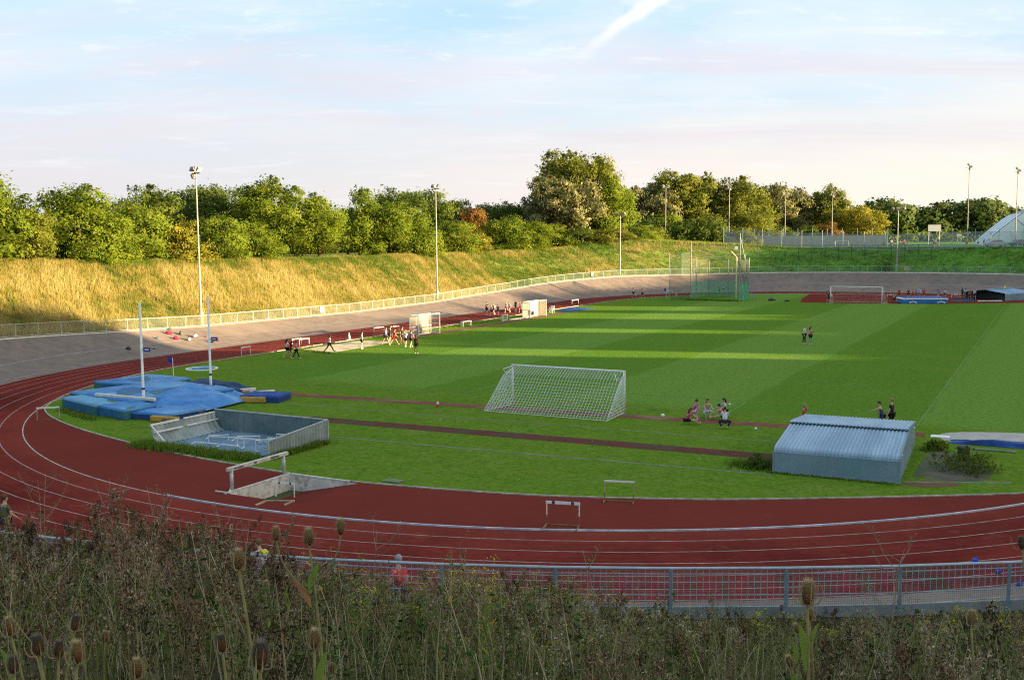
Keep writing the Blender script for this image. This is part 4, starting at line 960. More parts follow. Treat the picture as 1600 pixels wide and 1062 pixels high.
# ---- hammer cage
def cage():
    base = O(-19.5,97.5,.0); t = thing('throwing_cage','tall hammer throwing cage with a green lower net at the far left of the field','throwing cage',(base.x,base.y,.012))
    PO = M('cage_post',(.27,.31,.28),(.20,.24,.22),scale=2,rough=.5)
    def P(b,a,z): return O(b,a,z)-base
    ring_ = [(-23.5,94.1,9.2),(-24.4,99.5,6.6),(-24.2,105.6,6.2),(-20.8,105.3,6.2),(-17.4,103.0,7.0),(-15.5,98.5,6.6),(-15.6,93.6,10.4)]
    for (b,a,h) in ring_:
        mb = MB(); mb.tube([P(b,a,0),P(b,a,h)], .085, 8); mb.build('post', PO, t)
    b,a = -18.2,101.0; mb = MB(); mb.tube([P(b,a,0),P(b,a,6.6),P(b-.8,a-.3,7.5)], .11, 8); mb.build('bent_post', M('cream_post',(.62,.56,.34),(.52,.46,.28),scale=2), t)
    mb = MB(); mb.tube([P(-24.2,105.6,6.1),P(-20.8,105.3,6.1)], .06, 6); mb.build('cross_beam', PO, t); mb = MB(); mb.tube([P(-15.6,93.6,10),P(-13.6,94.4,.1)], .06, 6); mb.tube([P(-15.6,93.6,6),P(-14.6,92.6,.1)], .06, 6); mb.tube([P(-15.3,93.7,3),P(-14.4,93.9,3)], .05, 6); mb.tube([P(-15.3,93.7,6),P(-15.0,93.9,6)], .05, 6); mb.build('brace', PO, t)
    mb = MB(); q = ring_
    for i in range(len(q)-1):
        mb.add([P(q[i][0],q[i][1],2.6),P(q[i+1][0],q[i+1][1],2.6),P(q[i+1][0],q[i+1][1],min(q[i+1][2],6.3)),P(q[i][0],q[i][1],min(q[i][2],6.3))],[(0,1,2,3)])
    mb.build('upper_net', MESHMAT('cage_net',(.07,.075,.045),.3), t)
    mb = MB()
    for i in range(len(q)-1): 
        n = 5
        for k in range(n):
            u0,u1 = k/n,(k+1)/n; f = lambda u: (q[i][0]*(1-u)+q[i+1][0]*u, q[i][1]*(1-u)+q[i+1][1]*u)
            a0,a1 = f(u0),f(u1); mb.add([P(a0[0],a0[1],.05),P(a1[0],a1[1],.05),P(a1[0],a1[1],2.7-.1*math.sin(3.14*u1)),P(a0[0],a0[1],2.7-.1*math.sin(3.14*u0))],[(0,1,2,3)])
    mb.build('green_net', MESHMAT('green_net',(.02,.33,.16),.58), t)
    # wing of dark net to the left
    mb = MB(); w = [(-23.5,94.1),(-24.6,92.6),(-26.2,91.6)]
    for i in range(2): mb.add([P(*w[i],.05),P(*w[i+1],.05),P(*w[i+1],7.4),P(*w[i],7.6)],[(0,1,2,3)])
    mb.build('wing_net', MESHMAT('wing_net',(.04,.055,.045),.33), t)
    mb = MB(); mb.tube([P(-26.2,91.6,0),P(-26.2,91.6,7.5)], .06, 6); mb.build('post', PO, t)
    mb = MB(); mb.lathe([(1.3,.0),(1.3,.03)],20,P(-19.6,95.5,0)); mb.build('throwing_circle', EDGE, t)
    mb = MB(); mb.box(P(-16.3,93.9,8.2),(.5,.3,.5)); mb.build('pulley', GALV, t)
cage()
# ---- high jump bed and odds and ends at the far end
p = O(10.6,98.6,.0); t = thing('high_jump_bed','blue and white high jump bed on the far red apron','mat',(p.x,p.y,.02),-.1)
mb = MB(); mb.box((0,1.6,.3),(6.3,3.4,.55)); mb.build('base', M('bed_blue',(.03,.19,.55),(.02,.14,.45),scale=1.5,rough=.5), t, bevel=.05)
mb = MB(); mb.box((0,1.6,.66),(6.5,3.6,.17)); mb.build('white_border', WPAINT, t, bevel=.04)
mb = MB(); mb.box((.1,1.7,.77),(6.0,3.1,.06)); mb.build('top', M('bed_top',(.06,.16,.45),(.05,.12,.36),scale=1.5), t)
mb = MB()
for x in (-1.7,2.3):
    for k in range(5): mb.box((x+.22*k-.45,-.12,.16+.13*math.sin(k*.8)),(.25,.03,.14),R=Matrix.Rotation(.5*math.cos(k*.8),3,'Y'))
mb.build('white_flash', WPAINT, t)
q = [O(13.6,104.5),O(17.0,106.0),O(16.6,107.2),O(13.2,106.0)]
tarp('tarpaulin','dark green and navy sheet on the far apron right of the high jump bed','tarpaulin',[(p.x,p.y) for p in q],.35,M('green_sheet',(.02,.09,.12),(.015,.06,.1),scale=2),21,12)
long_bar('long white bar on the ground at the far apron edge', tuple(O(17.2,105.8,.12)), tuple(O(20.4,107.6,.12)), .2, WPAINT)
def cone(label, x, y, z, h, mt):
    t = thing('traffic_cone', label, 'cone', (x,y,z)); s = h/.72
    mb = MB(); mb.lathe([(.17*s,.03*s),(.025*s,h)],14); mb.build('body', mt, t, True)
    mb = MB(); mb.box((0,0,.02*s),(.42*s,.42*s,.04*s)); mb.build('base', mt, t)
    mb = MB(); mb.lathe([(.13*s+.004,.22*s),(.075*s+.004,.48*s)],14); mb.build('white_sleeve', WPAINT, t, True)
OR = M('cone_orange',(.62,.13,.03),(.5,.1,.025),scale=4,rough=.5)
cone('orange traffic cone with a white sleeve on the runway left of the near goal', -4.53, 62.28, .02, .46, OR)
cone('pale cone at the track edge left of the pale shirted boy', -16.4, 104.2, 0, .75, CREAM)
cone('small white and black cone between the hurdles left of the hammer cage', *O(-29.4,104.2)[:2], .012, .6, CREAM)
for (b,a,r,l) in ((8.8,-8.7,.11,'white ball on the runway between the near goal and the sitting girls'),(11.0,-3.0,.07,'tiny white ball on the grass above the sitting girls'),(14.5,-10.2,.07,'small pale ball on the grass right of the girl in white')):
    p = O(b,a); mb = MB(); mb.ell((0,0,r),(r,r,r),12,8); tag(mb.build('ball', WPAINT, None, True, (p.x,p.y,.015)), l, 'ball')
# bags dropped on the banking
BAGC = [((.42,.03,.08),(.3,.02,.06)),((.03,.03,.035),(.07,.07,.08)),((.55,.56,.58),(.05,.05,.06)),((.10,.12,.06),(.05,.06,.04)),((.05,.20,.26),(.02,.03,.04)),((.45,.07,.05),(.1,.05,.05))]
for (px_b,px_a,sz,ci,l) in ((-48.1,9.3,.35,4,'turquoise and black bag highest on the left banking'),(-47.0,8.1,.6,0,'big crimson bag in the heap on the left banking'),(-46.6,9.2,.55,3,'dark green bag behind the crimson one on the banking'),(-45.6,7.6,.5,0,'smaller crimson bag below the big crimson one'),
    (-44.9,8.6,.55,2,'black and white bag at the front of the heap on the banking'),(-45.5,10.0,.6,2,'white topped bag at the right end of the heap on the banking'),(-45.3,11.2,.25,5,'small red item lying right of the white topped bag'),(-43.6,10.4,.5,1,'black bag nearest the sunlit edge of the banking'),(-43.9,11.4,.3,5,'red jacket beside the black bag on the banking'),
    (-46.2,5.9,.35,4,'pale blue item left of the crimson bag on the banking'),(-44.1,3.4,.35,2,'grey item below the heap on the banking'),(-44.6,1.0,.4,1,'dark bag lying alone lower left of the heap')):
    p = O(px_b,px_a); z = Hgt(px_b,px_a); t = thing('sports_bag', l, 'bag', (p.x,p.y,z), rnd.uniform(0,3), 'bags on the banking')
    c1,c2 = BAGC[ci]; sz *= .72; mb = MB(); mb.ell((0,0,sz*.38),(sz*.75,sz*.45,sz*.42),12,8); mb.ell((sz*.5,.05,sz*.22),(sz*.35,sz*.4,sz*.25),10,6); mb.build('body', M('bag_%d'%ci,c1,c2,scale=3.5), t, True)
    mb = MB(); mb.tube([(-sz*.4,0,sz*.7),(-sz*.15,0,sz*.98),(sz*.2,0,sz*.98),(sz*.4,0,sz*.68)], .03, 6); mb.build('handle', DARKM, t)
for (b,a,s,l) in ((-11.5,96.9,.5,'black bag lying on the pale grass right of the hammer cage'),(-8.9,96.0,.35,'smaller dark bag on the grass nearer the red apron')):
    p = O(b,a); t = thing('sports_bag',l,'bag',(p.x,p.y,.012),.4,'bags on the far grass'); mb = MB(); mb.ell((0,0,s*.35),(s*1.3,s*.5,s*.36),12,8); mb.ell((s*1.4,.1,s*.2),(s*.5,s*.4,s*.2),10,6); mb.build('body',M('bag_1',(.03,.03,.035)),t,True); mb = MB(); mb.tube([(-s*.5,0,s*.65),(0,0,s*.95),(s*.5,0,s*.65)],.03,6); mb.build('handle',DARKM,t)
t = thing('rubbish_bin','black bin beside the dark shrub right of the near shelter','bin',tuple(O(24.85,-13.4,.012))); mb = MB(); mb.lathe([(.22,0),(.26,.5),(.28,.52),(.28,.58),(.2,.6)],14); mb.build('body',DARKM,t,True); mb = MB(); mb.lathe([(.29,.58),(.24,.66),(.05,.7)],14); mb.build('lid',DARKM,t,True)
t = thing('take_off_board','white take off board at the end of the runway before the right sand pit','board',tuple(O(23.35,-8.15,.02)),-TH); mb = MB(); mb.box((0,0,.03),(.9,.55,.06)); mb.build('board',WPAINT,t,bevel=.01)
def slab(b,a,w,l,lab):
    t = thing('concrete_slab',lab,'slab',tuple(O(b,a,.012)),-TH); mb = MB(); mb.box((0,0,.03),(w,l,.06)); mb.build('slab',EDGE,t,bevel=.015)
slab(25.6,-10.6,2.6,.35,'long concrete kerb slab in front of the navy tarpaulin'); slab(3.9,-28.35,.8,.5,'pale slab set in the grass beyond the water pit')
# ---- far courts, dome, cars
def court_fence():
    t = thing('court_fence','tall mesh fence along the top of the far green bank before the courts','fence',tuple(O(0,148,7.4)))
    base = O(0,148,7.4); P = [O(-33+3.9*i,143.5+.08*i,0) for i in range(20)]
    G = M('court_post',(.34,.40,.42),(.28,.33,.36),scale=2,rough=.5); U = Vector((0,0,1))
    Q = [Vector((p.x,p.y,ground(p.x,p.y)))-base for p in P]
    for q in Q: mb = MB(); mb.tube([q,q+U*3.6], .05, 6); mb.build('post',G,t)
    mb = MB(); mb.tube([q+U*3.0 for q in Q],.03,5); mb.tube([q+U*1.5 for q in Q],.02,5); mb.build('rail',G,t)
    mb = MB()
    for i in range(len(Q)-1): mb.add([Q[i]+U*.05,Q[i+1]+U*.05,Q[i+1]+U*3,Q[i]+U*3],[(0,1,2,3)])
    mb.build('mesh_panel',MESHMAT('court_mesh',(.38,.43,.46),.3),t)
court_fence()
def boards():
    t = thing('windbreak_wall','long pale boarded wall behind the far courts below the yellow trees','wall',tuple(O(-30,180,7.4)))
    base = O(-30,180,7.4); Q = [O(-42+3.2*i,176+.5*i,7.35)-base for i in range(12)]; U = Vector((0,0,1)); mb = MB()
    for i in range(len(Q)-1): mb.bar(Q[i]+U*1.25,Q[i+1]+U*1.25,.06,2.5)
    mb.build('boards',M('pale_boards',(.40,.36,.30),(.33,.30,.26),scale=.5,rough=.8,stretch=(3,3,.2)),t)
    for q in Q: mb = MB(); mb.tube([q-U*.1,q+U*(4.2)],.06,5); mb.build('post',M('court_post',(.3,.3,.3)),t)
boards()
def slope_fence():
    Q = []; base = O(-10,138,5)
    for i in range(18):
        b = -33+2.35*i; a = 141.5-.16*(17-i)*.0; 
        R = 54.5; 
        a = LS+math.sqrt(max(R*R-b*b,1)) ; Q.append(Vector(O(b,a,Hgt(b,a)))-base)
    t = thing('chain_link_fence','dark chain link fence crossing the face of the far green bank','fence',tuple(base)); U = Vector((0,0,1)); D = M('dark_green_post',(.03,.06,.05),(.025,.05,.04),scale=2,rough=.6)
    for q in Q: mb = MB(); mb.tube([q-U*.1,q+U*2.9],.045,6); mb.build('post',D,t)
    mb = MB(); mb.tube([q+U*2.85 for q in Q],.02,5); mb.build('rail',D,t); mb = MB()
    for i in range(len(Q)-1): mb.add([Q[i]+U*.05,Q[i+1]+U*.05,Q[i+1]+U*2.85,Q[i]+U*2.85],[(0,1,2,3)])
    mb.build('mesh_panel',MESHMAT('dark_mesh',(.02,.05,.04),.16),t)
slope_fence()
def billboard(label,x,y,z,w,h,name='sign_board'):
    t = thing(name,label,'sign',(x,y,ground(x,y)),-.1); g = ground(x,y); mb = MB(); mb.box((0,0,z-g),(w,.08,h)); mb.build('panel',M('sign_white',(.62,.60,.56),(.56,.54,.5),scale=2),t)
    for s in (-1,1): mb = MB(); mb.tube([(s*w*.42,.08,-.1),(s*w*.42,.08,z-g+h*.45)],.05,6); mb.build('post',GALV,t)
billboard('large white sign board on posts by the far courts',88.3,218,11.3,2.6,1.35); billboard('small white sign on the court fence right of the large board',91.8,214,9.75,.9,.55)
billboard('small pale notice near the tallest mast',99.2,216,10.1,.35,.6)
billboard('tiny white notice fixed on the court fence near the white dome',102.7,214,10.25,.4,.7)
for (b,a,w,l) in ((-48.75,33.5,.75,'small white notice on the pale fence behind the caged goal'),(-45.0,104.3,.7,'white notice on the fence left of the short mast')):
    p = O(b,a); z = ground(p.x,p.y); t = thing('notice_board',l,'sign',(p.x,p.y,z),math.pi/2-TH+.2); mb = MB(); mb.box((0,-.06,.72),(w,.02,.75)); mb.build('panel',WPAINT,t)
    mb = MB(); mb.bar((0,-.03,.0),(0,-.03,1.05),.04); mb.build('post',GALV,t)
p = O(3.2,134.6); t = thing('notice_board','small red and white notice on the far fence beside the short mast','sign',(p.x,p.y,ground(p.x,p.y)),0); mb = MB(); mb.box((0,-.3,.75),(.75,.02,.75)); pn = mb.build('panel',M('notice_pink',(.5,.36,.34)),t); mb = MB(); mb.bar((0,-.27,0),(0,-.27,1.1),.05); mb.build('post',GALV,t)
def dome():
    # air-supported hall: vaulted skin, ribs run across; its near gable end faces the field
    t = thing('air_dome','big white air supported sports dome at the right edge behind the parked cars','dome',(123.5,232,7.3),-.35)
    prof = [(-17,0),(-16.2,1.2),(-13.2,4.0),(-10.6,6.2),(-9.2,7.2),(-6,8.4),(-2.5,9.2),(0,9.4),(2.5,9.2),(6,8.4),(9.2,7.2),(10.6,6.2),(13.2,4.0),(16.2,1.2),(17,0)]
    SK = M('dome_skin',(.80,.84,.86),(.75,.80,.83),scale=.25,rough=.55); L = 30
    mb = MB(); n = 8; vs = [(p[0]*(1-.0*k),k*L/n,p[1]) for k in range(n+1) for p in prof]; m = len(prof)
    mb.add(vs,[(k*m+i,(k+1)*m+i,(k+1)*m+i+1,k*m+i+1) for k in range(n) for i in range(m-1)]); mb.build('skin',SK,t,True)
    mb = MB(); mb.add([(p[0],0,p[1]) for p in prof],[tuple(range(m))]); mb.build('gable',SK,t)
    mb = MB()
    for k in (0,2,4,6,8): mb.tube([(p[0]*1.004,k*L/n,p[1]*1.004) for p in prof],.1,5,False)
    mb.tube([(-10.6,-.1,6.2),(-6,-.1,2.0)],.06,5); mb.build('seam',M('seam_grey',(.36,.42,.48)),t)
    mb = MB(); mb.box((-1.5,-2.2,3.0),(12.5,4.2,6.0)); mb.build('entrance_block',M('pale_green_wall',(.52,.66,.62),(.46,.6,.58),scale=.5),t,bevel=.4)
    mb = MB(); mb.box((-7.79,-2.2,3.0),(.06,4.4,6.1)); mb.build('edge_trim',M('yellow_trim',(.5,.55,.2)),t)
dome()
def car(label, x, y, yaw, colr, L):
    t = thing('parked_car',label,'car',(x,y,ground(x,y)+.02),yaw,'cars parked beyond the bank'); W = 1.75; P = M('car_paint_%s'%label.split()[0],colr,tuple(c*.9 for c in colr),scale=1,rough=.25,spec=.6)
    prof = [(-L/2,.35),(-L/2,.75),(-L/2+.1,.92),(-L/2+.55,1.0),(-L/2+1.0,1.42),(-L*.05,1.5),(L*.12,1.45),(L*.28,1.0),(L/2-.25,.82),(L/2,.62),(L/2,.35)]
    def ext(pr,w0,w1,mat_,nm,par):
        mb = MB(); k = len(pr); vs = [(p[0],-w0 if p[1] < 1.02 else -w1,p[1]) for p in pr]+[(p[0],w0 if p[1] < 1.02 else w1,p[1]) for p in pr]
        mb.add(vs,[tuple(range(k))[::-1] if False else tuple(range(k)),tuple(range(k,2*k))[::-1]]+[(i,i+k,(i+1)%k+k,(i+1)%k) for i in range(k)]); return mb.build(nm,mat_,par)
    bo = ext(prof,W/2,W/2-.18,P,'body',t)
    gl = M('car_glass',(.03,.04,.05),(.04,.05,.06),scale=1,rough=.1); mb = MB()
    for s in (-1,1):
        mb.add([(-L/2+.72,s*(W/2-.06),1.04),(L*.24,s*(W/2-.06),1.04),(L*.10,s*(W/2-.165),1.38),(-L/2+1.06,s*(W/2-.165),1.38)],[(0,1,2,3) if s < 0 else (3,2,1,0)])
    mb.add([(L*.275,-W/2+.2,1.04),(L*.275,W/2-.2,1.04),(L*.135,W/2-.25,1.42),(L*.135,-W/2+.25,1.42)],[(0,1,2,3)]); mb.build('window',gl,bo)
    for sx in (-L*.31,L*.31):
        for s in (-1,1):
            q = MB(); q.lathe([(.3,-.1),(.32,-.08),(.32,.08),(.3,.1)],16); R = Matrix.Rotation(math.pi/2,3,'X'); mb = MB(); mb.add([R@Vector(v)+Vector((sx,s*(W/2-.08),.32)) for v in q.v],q.f); w = mb.build('wheel',DARKM,t)
            q = MB(); q.lathe([(.18,-.02),(.18,.02)],12); mb = MB(); mb.add([R@Vector(v)+Vector((sx,s*(W/2+.03),.32)) for v in q.v],q.f); mb.build('rim',GALV,w)
    for s in (-1,1): mb = MB(); mb.box((L/2-.06,s*.6,.68),(.12,.3,.14)); mb.build('headlight',WPAINT,t)
car('silver parked car at the foot of the dome, left of the dark one',96.9,208.5,.1,(.30,.33,.35),4.6); car('dark blue parked car at the foot of the dome, nearest the right edge',101.3,207.5,.15,(.03,.04,.08),4.2)
# ================================================================== PEOPLE
PENDING = []
def skin_obj(name, V, Ed, Rr, mat, parent, root=0, sub=1):
    me = bpy.data.meshes.new(name); me.from_pydata([tuple(v) for v in V], Ed, []); o = bpy.data.objects.new(name, me); COL.objects.link(o); o.parent = parent
    sk = o.modifiers.new('skin', 'SKIN'); sk.use_smooth_shade = True; sk.branch_smoothing = .3
    ld = me.skin_vertices[0].data
    for i, r in enumerate(Rr): ld[i].radius = r if isinstance(r, tuple) else (r, r); ld[i].use_root = (i == root)
    if sub: s = o.modifiers.new('sub', 'SUBSURF'); s.levels = sub; s.render_levels = sub
    PENDING.append((o, mat)); return o
def flush_people():
    bpy.context.view_layer.update(); dg = bpy.context.evaluated_depsgraph_get(); new = []
    for o, mat in PENDING: new.append(bpy.data.meshes.new_from_object(o.evaluated_get(dg), preserve_all_data_layers=False, depsgraph=dg))
    for (o, mat), me in zip(PENDING, new):
        old = o.data; o.modifiers.clear(); o.data = me; me.name = o.name; me.materials.clear(); me.materials.append(mat)
        me.polygons.foreach_set('use_smooth', [True]*len(me.polygons)); bpy.data.meshes.remove(old)
    PENDING.clear()
SKINS = [(.52,.32,.22),(.44,.26,.17),(.58,.38,.27),(.12,.065,.04)]
def cloth(c):
    k = 'cloth_%02d_%02d_%02d' % tuple(int(x*99) for x in c); return M(k, c, tuple(x*.8 for x in c), scale=6, rough=.9)
# poses: hip flex L/R, knee flex L/R, arm flex L/R, elbow L/R, lean, hip spread, arm spread
POSES = {
 'stand': dict(h=(4,-4), k=(4,6), s=(6,-4), e=(18,22), lean=2, sp=5, asp=9),
 'walk': dict(h=(24,-20), k=(8,14), s=(-18,20), e=(18,28), lean=4, sp=2, asp=7),
 'stride': dict(h=(32,-28), k=(6,16), s=(-24,26), e=(14,20), lean=5, sp=3, asp=8),
 'run': dict(h=(48,-12), k=(70,38), s=(-38,30), e=(85,85), lean=10, sp=2, asp=10),
 'runb': dict(h=(-18,30), k=(62,26), s=(28,-36), e=(80,88), lean=8, sp=2, asp=10),
 'hips': dict(h=(5,-5), k=(3,5), s=(-8,-10), e=(75,70), lean=2, sp=7, asp=34),
 'folded': dict(h=(2,-3), k=(4,3), s=(28,24), e=(100,96), lean=0, sp=5, asp=8),
 'bend': dict(h=(48,40), k=(20,14), s=(62,40), e=(12,14), lean=46, sp=5, asp=10),
 'reach': dict(h=(22,6), k=(24,10), s=(66,10), e=(10,20), lean=20, sp=6, asp=8),
 'squat': dict(h=(112,104), k=(128,122), s=(52,48), e=(28,24), lean=26, sp=12, asp=8),
 'cross': dict(h=(78,78), k=(112,112), s=(34,30), e=(48,52), lean=12, sp=38, asp=14, sit=1),
 'sit': dict(h=(92,84), k=(38,52), s=(26,18), e=(40,48), lean=12, sp=9, asp=12, sit=1),
 'sitfwd': dict(h=(88,86), k=(10,22), s=(58,50), e=(14,18), lean=34, sp=14, asp=8, sit=1),
}
def rx(v, a): c, s = math.cos(a), math.sin(a); return Vector((v.x, v.y*c+v.z*s, -v.y*s+v.z*c))   # +a turns down towards forward(+y)
def person(label, x, y, z, face, H, top, legs, hair, skin=0, pose='stand', long_legs=False, long_hair=False, sleeves=True, group=None, shoes=(.5,.5,.48), slim=1.0, hand=True):
    """face: compass-like direction (radians clockwise from +Y) the person looks along"""
    t = thing('person', label, 'person', (x, y, z), -face, group); s = H/1.72; P = POSES[pose]; R = math.radians
    lean = R(P['lean']); up = Vector((0, math.sin(lean), math.cos(lean)))
    pel = Vector((0,0,0)); V = []; E_ = []; Rr = []
    def add(p, r, par=None):
        V.append(p); Rr.append(tuple(q*s*slim for q in r) if isinstance(r, tuple) else r*s); 
        if par is not None: E_.append((par, len(V)-1))
        return len(V)-1
    legJ = []
    for i, sd in enumerate((-1, 1)):
        a, k, sp = R(P['h'][i]), R(P['k'][i]), R(P['sp'])*sd
        hip = Vector((sd*.09*s, 0, -.03*s))
        d1 = Vector((math.sin(sp), math.sin(a)*math.cos(sp), -math.cos(a)*math.cos(sp))).normalized()
        inward = -sp*.6 if P.get('sit') and P['sp'] > 20 else sp*.4
        a2 = a-k; d2 = Vector((math.sin(inward)*1.3, math.sin(a2), -math.cos(a2))).normalized()
        kn = hip+d1*.42*s; an = kn+d2*.41*s
        fa = a2+R(8) if not P.get('sit') else a2+R(20)
        ft = Vector((.02*sd, math.cos(fa), math.sin(fa)*.9-.12)).normalized()
        toe = an+ft*.16*s+d2*.055*s; heel = an+d2*.055*s-ft*.04*s
        legJ.append((hip, kn, an, heel, toe))
    low = min(min(j[2].z-.07*s, j[3].z-.03*s, j[4].z-.025*s) for j in legJ)
    if P.get('sit'): low = min(low, -.11*s)
    off = Vector((0,0,-low)); pel = pel+off; legJ = [tuple(p+off for p in j) for j in legJ]
    waist = pel+up*.13*s; chest = pel+up*.34*s; neckb = pel+up*.49*s; neck = neckb+Vector((0,math.sin(lean*.6),math.cos(lean*.6)))*.07*s
    hu = Vector((0, math.sin(lean*.35), math.cos(lean*.35))); fwd = Vector((0, hu.z, -hu.y))
    chin = neck+hu*.05*s+fwd*.03*s; hd = neck+hu*.13*s+fwd*.012*s; tp = neck+hu*.20*s
    ip = add(pel, (.155,.11)); iw = add(waist, (.125,.09), ip); ic = add(chest, (.155,.105), iw); ib = add(neckb, (.085,.07), ic); ik = add(neck, .052, ib)
    ich = add(chin, (.062,.07), ik); ihd = add(hd, (.078,.094), ich); itp = add(tp, (.05,.06), ihd)
    add(chin+hu*.055*s+fwd*.088*s, .014, ihd)                                            # nose
    for sd in (-1, 1): add(hd-hu*.02*s+Vector((sd*.088*s,0,0)), (.012,.02), ihd)         # ears
    armJ = []
    for i, sd in enumerate((-1, 1)):
        a, e, sp = R(P['s'][i]), R(P['e'][i]), R(P['asp'])*sd
        sh = neckb-up*.045*s+Vector((sd*.17*s*slim,0,0))
        d1 = Vector((math.sin(sp), math.sin(a)*math.cos(sp), -math.cos(a)*math.cos(sp))).normalized()
        bend = -sd*.55 if pose in ('hips','folded') else 0
        d2 = Vector((math.sin(sp)*.3+bend*math.sin(e), math.sin(a+e)*(.75 if bend else 1), -math.cos(a+e))).normalized()
        if pose == 'hips': d2 = Vector((-sd*.75,.35,-.55)).normalized()
        el = sh+d1*.29*s; wr = el+d2*.25*s; pa = wr+d2*.07*s; armJ.append((sh, el, wr, pa))
        js = add(sh, .058, ic); je = add(el, .041, js); jw = add(wr, .027, je); jp = add(pa, (.036,.02), jw)
        if hand:
            side = d2.cross(Vector((0,1,0))); side = side.normalized() if side.length > .1 else Vector((1,0,0)); curl = (d2*.8+Vector((0,.5,0))).normalized()
            for f, ln in zip((-1.5,-.5,.5,1.5), (.062,.076,.082,.070)):
                b = pa+d2*.03*s+side*f*.018*s; jf = add(b, .0095, jp); jf2 = add(b+d2*ln*.5*s, .0085, jf); add(b+d2*ln*.5*s+curl*ln*.5*s, .007, jf2)
            th = add(wr+d2*.035*s+side*.035*s, .011, jw); add(wr+d2*.08*s+side*.055*s, .009, th)
    for (hip, kn, an, heel, toe) in legJ:
        jh = add(hip, .088*slim, ip); jk = add(kn, .055, jh); jc = add(kn.lerp(an,.3), .054, jk); ja = add(an, .036, jc); jl = add(heel, .036, ja); add(toe, (.04,.025), ja)
    SK = M('skin_%d'%skin, SKINS[skin], tuple(c*.85 for c in SKINS[skin]), scale=5, rough=.6)
    skin_obj('body', V, E_, Rr, SK, t)
    # shirt
    SV = []; SE = []; SR = []
    def sadd(p, r, par=None):
        SV.append(p); SR.append(tuple(q*s*slim for q in r) if isinstance(r, tuple) else r*s)
        if par is not None: SE.append((par, len(SV)-1))
        return len(SV)-1
    a0 = sadd(pel+up*.0*s, (.172,.13)); a1 = sadd(waist, (.15,.115), a0); a2 = sadd(chest, (.172,.128), a1); a3 = sadd(neckb-up*.01*s, (.09,.078), a2)
    for (sh, el, wr, pa) in armJ:
        q = sadd(sh, .07, a2)
        if sleeves: q = sadd(sh.lerp(el, .62), .062, q)
        if sleeves == 2: q = sadd(el, .052, q); sadd(wr.lerp(el,.1), .042, q)
    skin_obj('shirt' if sleeves else 'vest', SV, SE, SR, cloth(top), t)
    LV = []; LE = []; LR = []
    def ladd(p, r, par=None):
        LV.append(p); LR.append(tuple(q*s*slim for q in r) if isinstance(r, tuple) else r*s)
        if par is not None: LE.append((par, len(LV)-1))
        return len(LV)-1
    b0 = ladd(pel+up*.02*s, (.168,.126))
    for (hip, kn, an, heel, toe) in legJ:
        q = ladd(hip, .105*slim, b0); q = ladd(hip.lerp(kn, .72 if not long_legs else .95), .088*slim if not long_legs else .072, q)
        if long_legs: q = ladd(kn.lerp(an,.3), .066, q); ladd(an, .055, q)
    skin_obj('trousers' if long_legs else 'shorts', LV, LE, LR, cloth(legs), t)
    for (hip, kn, an, heel, toe) in legJ:
        skin_obj('shoe', [heel, an.lerp(heel,.7), toe], [(0,1),(1,2)], [.045*s,.048*s,(.05*s,.036*s)], cloth(shoes), t)
    HM = M('hair_%02d_%02d_%02d'%tuple(int(c*99) for c in hair), hair, tuple(c*.7 for c in hair), scale=12, rough=.6)
    mb = MB(); hc = hd+hu*.035*s-fwd*.022*s; Rm = Matrix.Rotation(-lean*.35, 3, 'X'); mb.ell(hc, (.092*s,.105*s,.10*s), 12, 8, Rm); 
    if long_hair: mb.tube([hc-fwd*.05*s, hc-fwd*.09*s-hu*.12*s, neckb-fwd*.12*s, chest-fwd*.13*s+up*.06*s], [.08*s,.085*s,.07*s,.03*s], 8)
    mb.build('hair', HM, t, True)
    mb = MB()
    for sd in (-1, 1): mb.ell(hd-hu*.005*s+fwd*.085*s+Vector((sd*.03*s,0,0)), (.011*s,.008*s,.008*s), 6, 4)
    mb.build('eyes', M('eye_dark',(.03,.02,.02)), t); mb = MB(); mb.ell(chin+hu*.012*s+fwd*.066*s, (.022*s,.008*s,.006*s), 8, 4); mb.build('mouth', M('lip',(.35,.14,.12)), t)
    return t
BLK, WHT, NVY = (.02,.02,.022), (.62,.63,.68), (.03,.04,.09); BR, BL_, DK = (.07,.04,.025), (.32,.22,.10), (.025,.02,.018)
Rt = math.pi/2; GRP = 'athletes on the ground'
def gp(*a, **k): k.setdefault('group', GRP); return person(*a, **k)
G0 = .012
gp('long haired girl in a white top and black shorts, leftmost by the sand pit',-19.35,88.87,G0,1.2,1.62,WHT,BLK,DK,0,'walk',long_hair=True,shoes=(.6,.62,.12))
gp('girl in dark maroon top with arms up, between the two girls by the sand pit',-19.07,88.75,G0,1.2,1.45,(.07,.02,.03),(.16,.02,.03),DK,1,'reach',long_hair=True)
gp('girl in a pink top and long black trousers striding near the sand pit',-18.36,87.83,G0,1.5,1.52,(.60,.20,.36),BLK,BR,0,'walk',long_legs=True,shoes=WHT)
gp('man in a white shirt and dark trousers striding past the sand pit',-16.39,92.78,G0,1.45,1.66,WHT,(.035,.022,.02),DK,3,'stride',long_legs=True,shoes=BLK)
gp('boy in white tee shirt and dark shorts at the end of the sand pit',-13.86,95.43,G0,1.3,1.58,WHT,(.04,.02,.03),DK,0,'stand',shoes=WHT)
gp('boy in a blue tee shirt, leftmost of the group of boys',-12.12,99.23,G0,1.9,1.68,(.10,.19,.48),(.06,.03,.035),BR,0,'walk')
gp('boy all in black beside the boy in blue',-11.81,100.16,G0,1.6,1.66,(.03,.028,.03),(.03,.028,.03),BR,0,'stand',sleeves=2)
gp('boy in a bright red tee shirt and red shorts in the group of boys',-11.23,98.58,G0,1.4,1.62,(.52,.025,.03),(.48,.03,.04),BR,0,'stride',shoes=WHT)
